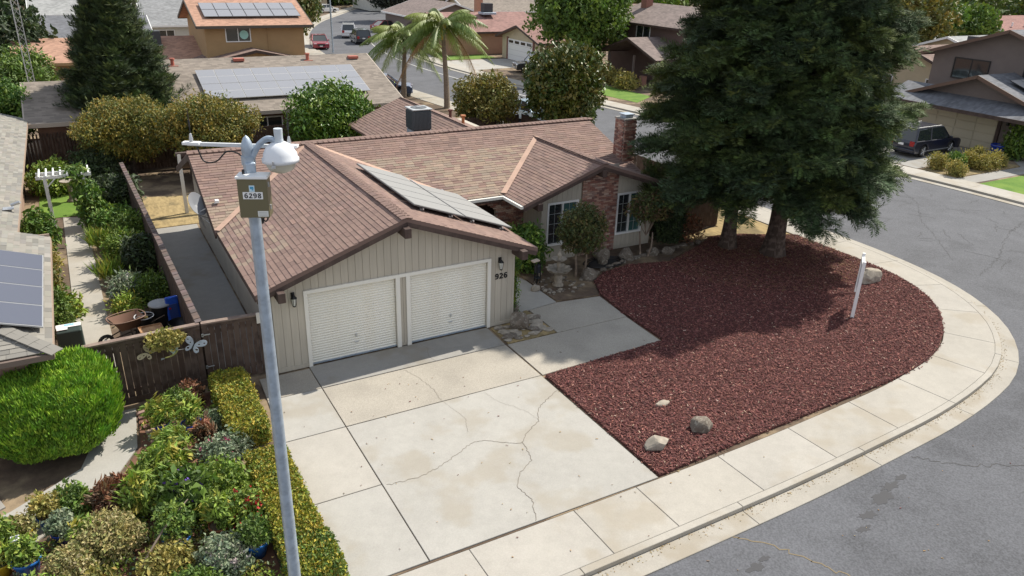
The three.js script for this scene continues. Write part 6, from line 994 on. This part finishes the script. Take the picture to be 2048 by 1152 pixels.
function gable(h, axis, a0, a1, b0, b1, eave, pitch, rm, o = {}) {   // gable roof. axis: ridge direction; a along the ridge, b across
  const bm = (b0 + b1) / 2, hr = eave + pitch * (b1 - b0) / 2, t = 0.14, ov = o.over ?? 0.45, e = eave - pitch * ov;
  const prof = [[b0 - ov, e], [bm, hr], [b1 + ov, e], [b1 + ov, e - t], [bm, hr - t], [b0 - ov, e - t]];
  const g = axis === 'x' ? prismX(prof, a0 - ov, a1 + ov) : prismZ(prof, a0 - ov, a1 + ov);
  // slope uv: distance along the ridge and up the slope
  const p = g.attributes.position, uv = new Float32Array(p.count * 2); for (let i = 0; i < p.count; i++) { const al = axis === 'x' ? p.getX(i) : p.getZ(i); uv[2 * i] = al; uv[2 * i + 1] = p.getY(i) / Math.sin(Math.atan(pitch)); } g.setAttribute('uv', new THREE.BufferAttribute(uv, 2)); g.userData.keepUV = true;
  const r = part(h, 'roof', g, rm);
  const F = (A, B) => part(h, 'fascia', beam(A, B, 0.06, 0.2), o.trim || M.trimBrown), X = (a, y, b) => axis === 'x' ? V(a, y, b) : V(b, y, a);
  if (o.fascia !== false) { for (const a of [a0 - ov - 0.03, a1 + ov + 0.03]) { F(X(a, e - 0.1, b0 - ov), X(a, hr - 0.1, bm)); F(X(a, e - 0.1, b1 + ov), X(a, hr - 0.1, bm)); } for (const b of [b0 - ov - 0.03, b1 + ov + 0.03]) F(X(a0 - ov, e - 0.1, b), X(a1 + ov, e - 0.1, b)); }
  const wp = [[b0, 0], [b0, eave - 0.12], [bm, hr - 0.13], [b1, eave - 0.12], [b1, 0]];
  if (o.wall) part(h, 'wall', axis === 'x' ? prismX(wp, a0, a1) : prismZ(wp, a0, a1), o.wall);
  return { hr, bm, e };
}
const SH = { taupe: shingleMat([0.235, 0.200, 0.168], 1), orange: shingleMat([0.40, 0.235, 0.165], 2), grey: shingleMat([0.235, 0.24, 0.245], 3), slate: shingleMat([0.15, 0.155, 0.17], 4), pink: shingleMat([0.27, 0.155, 0.135], 5), brown: shingleMat([0.21, 0.165, 0.15], 6), paleGrey: shingleMat([0.31, 0.315, 0.31], 7), red: shingleMat([0.27, 0.14, 0.12], 8), brown2: shingleMat([0.225, 0.155, 0.13], 9) };
const WL = { tan: M.stucco([0.40, 0.265, 0.135]), beige: M.stucco([0.50, 0.42, 0.29]), dark: M.stucco([0.125, 0.085, 0.075]), taupe: M.stucco([0.19, 0.155, 0.14]), pinkish: M.stucco([0.42, 0.24, 0.16]), white: M.stucco([0.58, 0.57, 0.52]), cream: M.stucco([0.52, 0.45, 0.32]) };
const vent = (h, x, y, z, m, s = 1) => part(h, 'roof_vent', [cyl(0.1 * s, 0.1 * s, 0.4 * s, x, y - 0.1, z, 10), rbox(0.55 * s, 0.03, 0.45 * s, x, y - 0.05, z, 0.01), cyl(0.14 * s, 0.14 * s, 0.08 * s, x, y + 0.28 * s, z, 10)], m), redV = mat([0.42, 0.13, 0.09], 0.7);
{
  const h = thing('taupe_roof_house', 'long single storey house with taupe roof and wide solar array', 'house');
  const g1 = gable(h, 'x', 0.6, 12.6, -36.0, -24.0, 2.62, 0.3, SH.taupe, { wall: M.stucco([0.22, 0.13, 0.095]), trim: mat([0.42, 0.36, 0.30], 0.8), over: 0.5 });
  gable(h, 'x', -5.3, -0.2, -32.4, -24.6, 2.55, 0.3, SH.taupe, { wall: M.stucco([0.22, 0.13, 0.095]), trim: mat([0.42, 0.36, 0.30], 0.8) });
  farWin(h, 4.6, 1.1, 6.1, 2.0, -23.995); farWin(h, 10.2, 1.0, 11.4, 2.0, -23.995);
  const y = z => 2.62 + 0.3 * (-24 - z); for (const [x, z] of [[1.6, -29.3], [9.2, -29.4]]) vent(h, x, y(z), z, redV); for (const [x, z] of [[5.2, -29.5], [12.0, -29.3]]) part(h, 'roof_vent', rbox(0.6, 0.16, 0.4, x, y(z) + 0.08, z, 0.02), redV);
  const a = thing('solar_array', 'two long rows of grey solar panels on the taupe roof', 'solar panels'), al = Math.atan(0.3);
  for (let i = 0; i < 9; i++) for (let j = 0; j < 2; j++) { const zc = -25.55 - j * 1.72, x = 3.05 + i * 0.99 + 0; const q = rbox(0.97, 0.04, 1.76, 0, 0, 0, 0.006); q.rotateX(al); q.translate(x, y(zc) + 0.16, zc); const p = part(a, 'solar_panel', q, mat([0.5, 0.5, 0.5], 0.4, { metalness: 0.4 })); for (let k = 0; k < 2; k++) { const s = box(0.92, 0.008, 0.84); s.rotateX(al); s.translate(x, y(zc + 0.43 - k * 0.86) + 0.181, zc + 0.43 - k * 0.86); part(p, 'cell_sheet', s, M.solarFar); } }
}
{
  const h = thing('tan_house', 'tan two storey stucco house with orange shingle roof', 'house');
  gable(h, 'x', 5.7, 13.0, -52.5, -44.2, 5.2, 0.33, SH.orange, { over: 0.6, wall: WL.tan, trim: mat([0.10, 0.085, 0.07], 0.8) });
  const w = farWin(h, 7.2, 3.85, 8.9, 4.75, -44.19); part(w, 'round_decal', cyl(0.32, 0.32, 0.01, 0, 0, 0, 20).rotateX(1.57).translate(8.47, 4.3, -44.14), mat([0.35, 0.62, 0.55], 0.6));
  part(h, 'downpipe', bx(10.2, 2.6, -44.19, 10.28, 5.1, -44.11), WL.tan);
  gable(h, 'x', -6.4, 5.6, -54.0, -46.4, 2.6, 0.3, SH.orange, { wall: WL.tan, trim: WL.tan }); gable(h, 'z', -46.2, -42.6, 4.0, 13.8, 2.3, 0.22, SH.brown2, { wall: WL.tan, over: 0.3 });
  const gd = part(h, 'glass_door', [bx(-2.6, 0.05, -46.39, 1.2, 2.1, -46.34)], M.glassTeal); part(gd, 'frame', [bx(-2.7, 0, -46.39, -2.6, 2.2, -46.3), bx(-0.75, 0, -46.335, -0.65, 2.1, -46.3), bx(1.2, 0, -46.39, 1.3, 2.2, -46.3)], M.white);
  const a = thing('solar_array', 'single wide row of solar panels on the orange roof', 'solar panels'), al = Math.atan(0.33); for (let i = 0; i < 7; i++) { const q = rbox(1.0, 0.04, 2.6, 0, 0, 0, 0.006), z = -46.0; q.rotateX(al); q.translate(6.4 + i * 1.02, 5.2 + 0.33 * (-44.2 - z) + 0.16, z); const p = part(a, 'solar_panel', q, mat([0.08, 0.08, 0.085], 0.4)); for (let k = 0; k < 2; k++) { const zz = z + 0.63 - k * 1.26, s = box(0.95, 0.008, 1.2); s.rotateX(al); s.translate(6.4 + i * 1.02, 5.2 + 0.33 * (-44.2 - zz) + 0.184, zz); part(p, 'cell_sheet', s, M.solarFar); } }
  const ac = thing('roof_cooler', 'dark boxy evaporative cooler on the orange roof', 'air conditioner', [2.6, 3.15, -49]); part(ac, 'casing', rbox(1.0, 1.05, 1.0, 0, 0.6, 0, 0.03), mat([0.06, 0.065, 0.07], 0.7)); part(ac, 'tray', rbox(1.2, 0.12, 1.2, 0, 0.05, 0, 0.03), M.steel); part(ac, 'leg', bx(-0.5, -0.5, -0.5, 0.5, 0, 0.5), M.galv);
}
for (const [x0, x1, z0, z1, e, m, w, lab] of [[-6, 3.5, -72, -63, 2.7, SH.slate, WL.white, 'grey roofed far house left of the conifer'], [4, 13, -82, -74, 2.7, SH.grey, WL.white, 'pale grey far house between the conifer and tan house'], [-6, 4, -96, -88, 2.8, SH.paleGrey, WL.white, 'far pale house at the upper edge behind the conifer'], [6, 16, -104, -94, 2.8, SH.grey, WL.white, 'second far pale house with white fascia beyond the tan roof']]) { const h = thing('far_house', lab, 'house'); gable(h, 'x', x0, x1, z0, z1, e, 0.3, m, { wall: w, trim: M.white }); farWin(h, x0 + 1.5, 1, x0 + 3, 2, z1 + 0.005); }
{
  const h = thing('pink_roof_house', 'low house with pinkish brown roof and white garage door', 'house');
  gable(h, 'x', 33.5, 45.5, -72, -61.6, 2.6, 0.3, SH.pink, { wall: WL.pinkish }); gable(h, 'x', 38.6, 46, -58.6, -50.6, 2.5, 0.3, SH.pink, { wall: WL.cream, over: 0.6 });
  const d = part(h, 'garage_door', bx(38.54, 0, -57.2, 38.595, 2.15, -52.0), M.white); for (let i = 1; i < 4; i++) part(d, 'panel_joint', bx(38.52, i * 0.54 - 0.015, -57.2, 38.54, i * 0.54 + 0.015, -52.0), mat([0.6, 0.6, 0.6], 0.7)); for (let i = 0; i < 4; i++) part(d, 'window', bx(38.52, 1.75, -57.0 + i * 1.28, 38.545, 2.02, -56.1 + i * 1.28), M.glassDark);
  for (const z of [-57.35, -51.85]) part(h, 'brick_pier', bx(38.5, 0, z - 0.14, 38.6, 2.3, z + 0.14), M.bricks[3]);
  part(h, 'chimney', bx(41.5, 2.5, -71.4, 42.3, 5.6, -70.6), WL.pinkish); part(h, 'chimney', bx(45.2, 2.5, -62.5, 46, 4.6, -61.6), WL.cream); const c = part(h, 'roof_cooler', rbox(1.1, 1.0, 1.0, 40.2, 4.7, -65.5, 0.03), mat([0.05, 0.05, 0.055], 0.7)); part(c, 'tray', rbox(1.7, 0.25, 1.4, 40.2, 4.1, -65.4, 0.03), M.galv);
  struct('far_driveway', slab([[31.2, -57.6], [38.5, -57.6], [38.5, -51.2], [31, -50.4]], -0.018, 0.06), M.concrete); struct('far_lawn', slab([[32.4, -66], [37.5, -66], [37.8, -58.2], [31.8, -58.2]], -0.012, 0.05), M.lawn);
  const h2 = thing('far_house', 'grey roofed house with white eaves behind the palms', 'house'); gable(h2, 'z', -92, -80, 37.6, 48, 2.7, 0.32, SH.brown, { wall: WL.taupe, trim: M.white });
}
{
  const h = thing('brown_house', 'dark brown two storey house partly behind the redwood', 'house');
  gable(h, 'z', -45.8, -35.2, 43.6, 52, 5.1, 0.33, SH.brown, { wall: WL.dark }); gable(h, 'x', 40.6, 46, -42, -34.6, 2.7, 0.35, SH.brown, { over: 0.5 });
  farWin(h, -41.5, 3.6, -39.6, 4.7, 43.58, 'x'); for (const z of [-41.7, -38, -35]) part(h, 'porch_post', bx(40.7, 0, z - 0.08, 40.86, 2.5, z + 0.08), WL.taupe); for (const z of [-39.6, -36.5]) part(h, 'porch_pier', bx(40.55, 0, z - 0.25, 41.0, 0.9, z + 0.25), M.bricks[1]); part(h, 'chimney', bx(46.4, 5, -44.8, 47.2, 7.8, -44), M.bricks[0]);
  for (const [x, z] of [[38.8, -40.5], [39, -39], [39.2, -37.3], [38.6, -36]]) shrub('far_shrub', 'yellow green clipped shrub before the brown house porch', 'shrub', [x, 0, z], [0.9, 0.6, 0.8], 150, PAL.yellow, { geo: CL.mid, size: 1.3, stems: 2, group: 'shrubs before the brown house' });
  struct('far_lawn', slab([[34.5, -35.5], [38, -38], [38.2, -32], [35.2, -30]], -0.012, 0.05), M.lawn);
}
{
  const h = thing('grey_house', 'dark two storey house with slate roof and wide cream garage door', 'house');
  gable(h, 'x', 45.4, 62, -14.2, -4.6, 2.75, 0.36, SH.slate, { wall: WL.taupe, over: 0.7, trim: mat([0.14, 0.085, 0.06], 0.8) });
  part(h, 'pent_roof', prismZ([[43.6, 2.5], [46.2, 3.35], [46.2, 3.22], [43.6, 2.36]], -14.9, -3.9), SH.slate); part(h, 'fascia', bx(43.56, 2.28, -14.9, 43.62, 2.5, -3.9), M.trimBrown);
  gable(h, 'x', 48.6, 62, -15, -5, 5.3, 0.34, SH.slate, { over: 0.7, wall: WL.taupe, trim: mat([0.14, 0.085, 0.06], 0.8) }); farWin(h, -13.4, 3.7, -11.1, 4.9, 48.58, 'x', M.glassDark, M.black); farWin(h, -8.8, 3.7, -6.8, 4.9, 48.58, 'x', M.glassDark, M.black);
  const d = part(h, 'garage_door', bx(45.33, 0, -13.0, 45.4, 2.2, -7.8), M.stucco([0.50, 0.44, 0.33])); for (let i = 0; i < 4; i++) for (let k = 0; k < 4; k++) part(d, 'door_panel', rbox(0.04, 0.46, 1.22, 45.32, 0.28 + i * 0.54, -12.35 + k * 1.3, 0.012), M.creamDoor || (M.creamDoor = mat([0.52, 0.46, 0.34], 0.7)));
  part(h, 'door_frame', [bx(45.3, 0, -13.2, 45.4, 2.35, -13.0), bx(45.3, 0, -7.8, 45.4, 2.35, -7.6), bx(45.3, 2.2, -13.0, 45.4, 2.35, -7.8)], M.trimBrown); const l = part(h, 'wall_lantern', rbox(0.16, 0.3, 0.16, 45.28, 1.95, -7.2, 0.04), M.black);
  vent(h, 52, 6.4, -11.5, M.darkMetal);
  const a = thing('solar_array', 'black edged solar panels on the slate garage roof', 'solar panels'), al = Math.atan(0.36); for (let i = 0; i < 4; i++) for (let j = 0; j < 2; j++) { const z = -6.4 - j * 1.66 + 0.6, x = 46.6 + i * 1.0, yy = 2.75 + 0.36 * (-4.6 - z) * 1; const q = rbox(0.97, 0.05, 1.62, 0, 0, 0, 0.006); q.rotateX(al); q.translate(x, yy + 0.2, z); const p = part(a, 'solar_panel', q, M.black); const s = box(0.92, 0.01, 1.56); s.rotateX(al); s.translate(x, yy + 0.228, z); part(p, 'cell_sheet', s, M.solarGlass); }
  struct('right_driveway', slab([[37.2, -12.8], [45.3, -12.8], [45.3, -7.4], [37.3, -7.2]], -0.016, 0.06), M.oldConcrete); struct('right_walk', slab([[37.4, -4.9], [43.5, -4.9], [45.3, -6.5], [45.3, -5.4], [44, -3.9], [37.5, -3.9]], -0.014, 0.06), M.oldConcrete); struct('right_lawn', slab([[37.5, -3.7], [44, -3.7], [48, -2], [48, 8], [37.9, 8]], -0.008, 0.05), M.lawn); struct('right_soil_bed', slab([[37.4, -7.0], [43.6, -7.0], [43.6, -5.0], [37.4, -5.0]], -0.004, 0.05), M.dryGrass);
  R = mulberry(671); [[38.3, -6.7], [39.5, -6.4], [40.4, -6.3], [42.2, -6.8], [37.9, -5.3], [40.5, -5.5], [41.3, -5.5], [42.2, -5.6]].forEach(([x, z], i) => shrub('round_shrub', 'round yellow green clipped shrub in the bed by the right driveway', 'shrub', [x, 0, z], [0.42, 0.42, 0.42], 200, i === 1 ? PAL.citrus : PAL.yellow, { geo: CL.fine, size: 0.9, stems: 2, group: 'round shrubs by the right driveway' }));
  pot('cobalt blue round pot beside the cream garage door', [44.6, 0, -7.0], 0.42, 0.75, M.glazeBlue); shrub('climbing_shrub', 'green climber with pale flowers beside the cream garage door', 'plant', [44.9, 0, -6.2], [0.5, 1.1, 0.6], 260, PAL.green, { geo: CL.mid, flowers: [20, [0.6, 0.6, 0.55]] });
}
{
  const h = thing('beige_house', 'beige house with brown gable roof beyond the dark house', 'house'); gable(h, 'x', 57, 68, -27.5, -17.5, 2.7, 0.36, SH.brown2, { wall: WL.beige, over: 0.6 }); farWin(h, -25.2, 0.9, -23.6, 2.0, 56.98, 'x'); farWin(h, -20.5, 1.2, -18.6, 2.1, 56.98, 'x'); part(h, 'gable_vent', bx(56.95, 3.4, -22.8, 57, 4, -22.3), M.trimBrown); const c = part(h, 'roof_cooler', rbox(1.2, 1.1, 1.2, 61, 4.9, -19.5, 0.03), mat([0.07, 0.07, 0.075], 0.7)); part(c, 'tray', rbox(1.6, 0.6, 1.5, 61, 4.2, -19.5, 0.03), M.galv);
  for (const [x0, x1, z0, z1, m, w, lab] of [[70, 88, -33, -22, SH.paleGrey, WL.cream, 'pale grey roofed far house right of the redwood'], [66, 80, -42, -33.5, SH.paleGrey, WL.cream, 'second pale grey roofed house below the olive tree'], [92, 108, -36, -24, SH.red, WL.pinkish, 'red roofed far house at the right edge'], [104, 120, -52, -40, SH.red, WL.tan, 'tan far house under trees at the right edge']]) { const q = thing('far_house', lab, 'house'); gable(q, 'x', x0, x1, z0, z1, 2.7, 0.33, m, { wall: w, trim: M.white }); farWin(q, z0 + 2, 1, z0 + 4, 2, x0 - 0.005, 'x'); for (let i = 0; i < 3; i++) part(q, 'roof_vent', cyl(0.12, 0.12, 0.5, x0 + 3 + i * 3, 3.6, z1 - 2.5, 8), M.white); }
  for (const [x0, x1, z0, z1, m, w, lab] of [[30, 44, -152, -142, SH.grey, WL.cream, 'cream far house at the head of the street'], [48, 62, -138, -128, SH.brown, WL.white, 'far house behind the black green tree'], [-34, -20, -70, -58, SH.grey, WL.white, 'far house at the left edge'], [56, 70, -78, -66, SH.brown2, WL.tan, 'far house behind the big green tree'], [62, 76, -58, -48, SH.taupe, WL.beige, 'far house hidden behind the redwood'], [50, 63, -100, -90, SH.taupe, WL.cream, 'far house beyond the pink roof']]) { const q = thing('far_house', lab, 'house'); gable(q, 'x', x0, x1, z0, z1, 2.7, 0.33, m, { wall: w, trim: M.white }); farWin(q, x0 + 2, 1, x0 + 4, 2.1, z1 + 0.005); farWin(q, x0 + 7, 1, x0 + 9, 2.1, z1 + 0.005); part(q, 'door', bx(x0 + 5.2, 0, z1, x0 + 6.2, 2.1, z1 + 0.05), M.trimBrown); }
}
// ---------------------------------------------------------------- vehicles
function car(name, label, cat, pos, turn, color, o = {}) {
  const t = thing(name, label, cat, pos, turn, o.group), L = o.L ?? 4.6, W = o.W ?? 1.82, H = o.H ?? 1.45, suv = o.suv, pick_ = o.pickup;
  const paint = new THREE.MeshPhysicalMaterial({ color: new THREE.Color().setRGB(...color), roughness: 0.35, metalness: 0.2, clearcoat: 1, clearcoatRoughness: 0.06 });
  const g0 = suv ? 0.26 : 0.2, belt = suv ? 0.98 : 0.88, h2 = L / 2, wr = suv ? 0.36 : 0.32, wx = L * 0.29;
  // lower body with wheel arches, x forward
  const s = new THREE.Shape(); s.moveTo(-h2 + 0.06, g0 + 0.1); const arch = (x) => { s.lineTo(x - wr - 0.06, g0); s.absarc(x, wr, wr + 0.06, Math.PI + 0.12, -0.12, true); };
  s.lineTo(-h2 + 0.12, g0); arch(-wx); arch(wx); s.lineTo(h2 - 0.12, g0); s.quadraticCurveTo(h2, g0 + 0.15, h2 - 0.02, g0 + 0.4); s.quadraticCurveTo(h2 - 0.05, belt - 0.12, h2 - 0.3, belt - 0.08); s.lineTo(L * 0.2, belt); s.lineTo(-h2 + 0.1, belt + (suv ? 0.04 : 0.02)); s.quadraticCurveTo(-h2, belt - 0.1, -h2, g0 + 0.35); s.closePath();
  const bd = new THREE.ExtrudeGeometry(s, { depth: W - 0.16, bevelEnabled: true, bevelThickness: 0.08, bevelSize: 0.05, bevelOffset: -0.05, bevelSegments: 3, curveSegments: 10 }); bd.translate(0, 0, -(W - 0.16) / 2); part(t, 'body', bd, paint);
  // cabin: a tapered greenhouse
  const cab = pick_ ? [[-0.35, belt], [-0.3, H - 0.02], [0.75, H], [1.35, belt]] : suv ? [[-h2 + 0.08, belt], [-h2 + 0.3, H - 0.04], [L * 0.08, H], [L * 0.24, belt - 0.01]] : [[-h2 + 0.45, belt], [-h2 * 0.42, H - 0.01], [L * 0.05, H], [L * 0.24, belt - 0.01]];
  const cs = new THREE.Shape(cab.map(p => new THREE.Vector2(...p))), cg = new THREE.ExtrudeGeometry(cs, { depth: W - 0.2, bevelEnabled: true, bevelThickness: 0.05, bevelSize: 0.03, bevelOffset: -0.03, bevelSegments: 2 }); cg.translate(0, 0, -(W - 0.2) / 2);
  { const p = cg.attributes.position; for (let i = 0; i < p.count; i++) { const k = clamp((p.getY(i) - belt) / (H - belt)); p.setZ(i, p.getZ(i) * (1 - 0.16 * k)); } cg.computeVertexNormals(); } const cabin = part(t, 'cabin', cg, M.glassDark);
  // roof panel and pillars in body colour
  const rx0 = cab[1][0], rx1 = cab[2][0]; const rf = rbox(rx1 - rx0 + 0.12, 0.05, (W - 0.2) * 0.86, (rx0 + rx1) / 2, H + 0.0, 0, 0.024); part(t, 'roof', rf, o.roofPaint || paint);
  const zt = (W - 0.12) / 2 * 0.85, zb = (W - 0.1) / 2; for (const e of [-1, 1]) { part(t, 'pillar', [bar(V(cab[3][0], belt, e * zb), V(cab[2][0], H, e * zt), 0.035), bar(V(cab[0][0], belt, e * zb), V(cab[1][0], H, e * zt), suv ? 0.07 : 0.06), bar(V((rx0 + rx1) / 2 + 0.05, belt, e * zb), V((rx0 + rx1) / 2 + 0.05, H, e * zt), 0.035)], paint); part(t, 'mirror', rbox(0.12, 0.12, 0.2, cab[3][0] - 0.12, belt + 0.08, e * (zb + 0.12), 0.04), paint); if (suv) part(t, 'roof_rail', bar(V(rx0 + 0.1, H + 0.06, e * zt * 0.9), V(rx1 - 0.1, H + 0.06, e * zt * 0.9), 0.018), M.steel); part(t, 'sill_trim', box(L * 0.46, 0.05, 0.02, 0, g0 + 0.12, e * (W / 2 + 0.005)), M.steel); }
  if (pick_) part(t, 'bed_rim', [bx(-h2 + 0.05, belt, -W / 2 + 0.06, -0.4, belt + 0.06, -W / 2 + 0.14), bx(-h2 + 0.05, belt, W / 2 - 0.14, -0.4, belt + 0.06, W / 2 - 0.06)], paint);
  for (const x of [-wx, wx]) for (const e of [-1, 1]) { const w = part(t, 'wheel', new THREE.TorusGeometry(wr - 0.09, 0.095, 10, 24).translate(x, wr, e * (W / 2 - 0.1)), M.rubber); const rim = cyl(wr - 0.1, wr - 0.1, 0.06, 0, 0, 0, 20).rotateX(1.57).translate(x, wr, e * (W / 2 - 0.05) - 0.03); part(w, 'rim', rim, mat([0.10, 0.10, 0.11], 0.5)); for (let k = 0; k < 5; k++) { const a = k * 1.2566; part(w, 'spoke', bar(V(x, wr, e * (W / 2 - 0.012)), V(x + Math.cos(a) * (wr - 0.1), wr + Math.sin(a) * (wr - 0.1), e * (W / 2 - 0.012)), 0.03, 0.024, 6), M.steel); } }
  for (const e of [-1, 1]) { part(t, 'headlight', rbox(0.12, 0.14, 0.34, h2 - 0.1, belt - 0.24, e * (W / 2 - 0.27), 0.04), mat([0.7, 0.72, 0.75], 0.15)); part(t, 'tail_light', rbox(0.1, suv ? 0.3 : 0.16, 0.3, -h2 + 0.05, belt - 0.14, e * (W / 2 - 0.24), 0.03), mat([0.35, 0.01, 0.01], 0.3)); }
  part(t, 'grille', rbox(0.06, 0.2, 0.8, h2 - 0.03, g0 + 0.36, 0, 0.02), M.black); part(t, 'number_plate', [rbox(0.02, 0.13, 0.34, -h2 - 0.012, g0 + 0.5, 0, 0.005), rbox(0.02, 0.13, 0.34, h2 + 0.0, g0 + 0.22, 0, 0.005)], M.white); part(t, 'bumper', [rbox(0.14, 0.18, W - 0.12, -h2 + 0.04, g0 + 0.16, 0, 0.05), rbox(0.14, 0.16, W - 0.12, h2 - 0.06, g0 + 0.12, 0, 0.05)], o.bumper || paint);
  return t;
}
car('parked_suv', 'dark navy SUV parked on the driveway by the cream garage door', 'car', [41.4, -0.016, -9.7], 0.02, [0.010, 0.013, 0.03], { suv: true, L: 4.7, W: 1.82, H: 1.7 });
car('parked_car', 'red sedan parked facing us at the left kerb of the side street', 'car', [22.4, -0.13, -73.3], -1.75, [0.28, 0.012, 0.03], { L: 4.6 });
car('parked_suv', 'white SUV seen from behind on the side street', 'car', [29.6, -0.13, -84.5], 1.25, [0.72, 0.72, 0.73], { suv: true, H: 1.72 });
car('parked_suv', 'black SUV with spare wheel behind on the side street', 'car', [28.6, -0.13, -77], 1.45, [0.01, 0.011, 0.014], { suv: true, H: 1.7, L: 4.4 });
car('parked_car', 'dark red car in a far driveway behind the palms', 'car', [37, -0.03, -90], 0.2, [0.25, 0.015, 0.03], { L: 4.5 });
car('parked_car', 'dark blue car parked behind the taupe house', 'car', [18.0, -0.03, -40.3], -0.4, [0.02, 0.055, 0.14], { L: 4.5, H: 1.5 });
car('pickup_truck', 'black pickup truck parked below the big green tree', 'truck', [36.8, -0.03, -47.6], 2.9, [0.012, 0.012, 0.014], { pickup: true, L: 5.2, H: 1.75, suv: true });
car('parked_car', 'pale blue car half hidden behind the magnolia tree', 'car', [23.7, -0.13, -27.5], 1.62, [0.32, 0.42, 0.5], { L: 4.5 });
car('parked_car', 'white car by the far lawn at the head of the street', 'car', [38.6, -0.03, -125], 0.3, [0.72, 0.72, 0.72], { L: 4.6 });
finish(scene);
renderer.render(scene, camera);
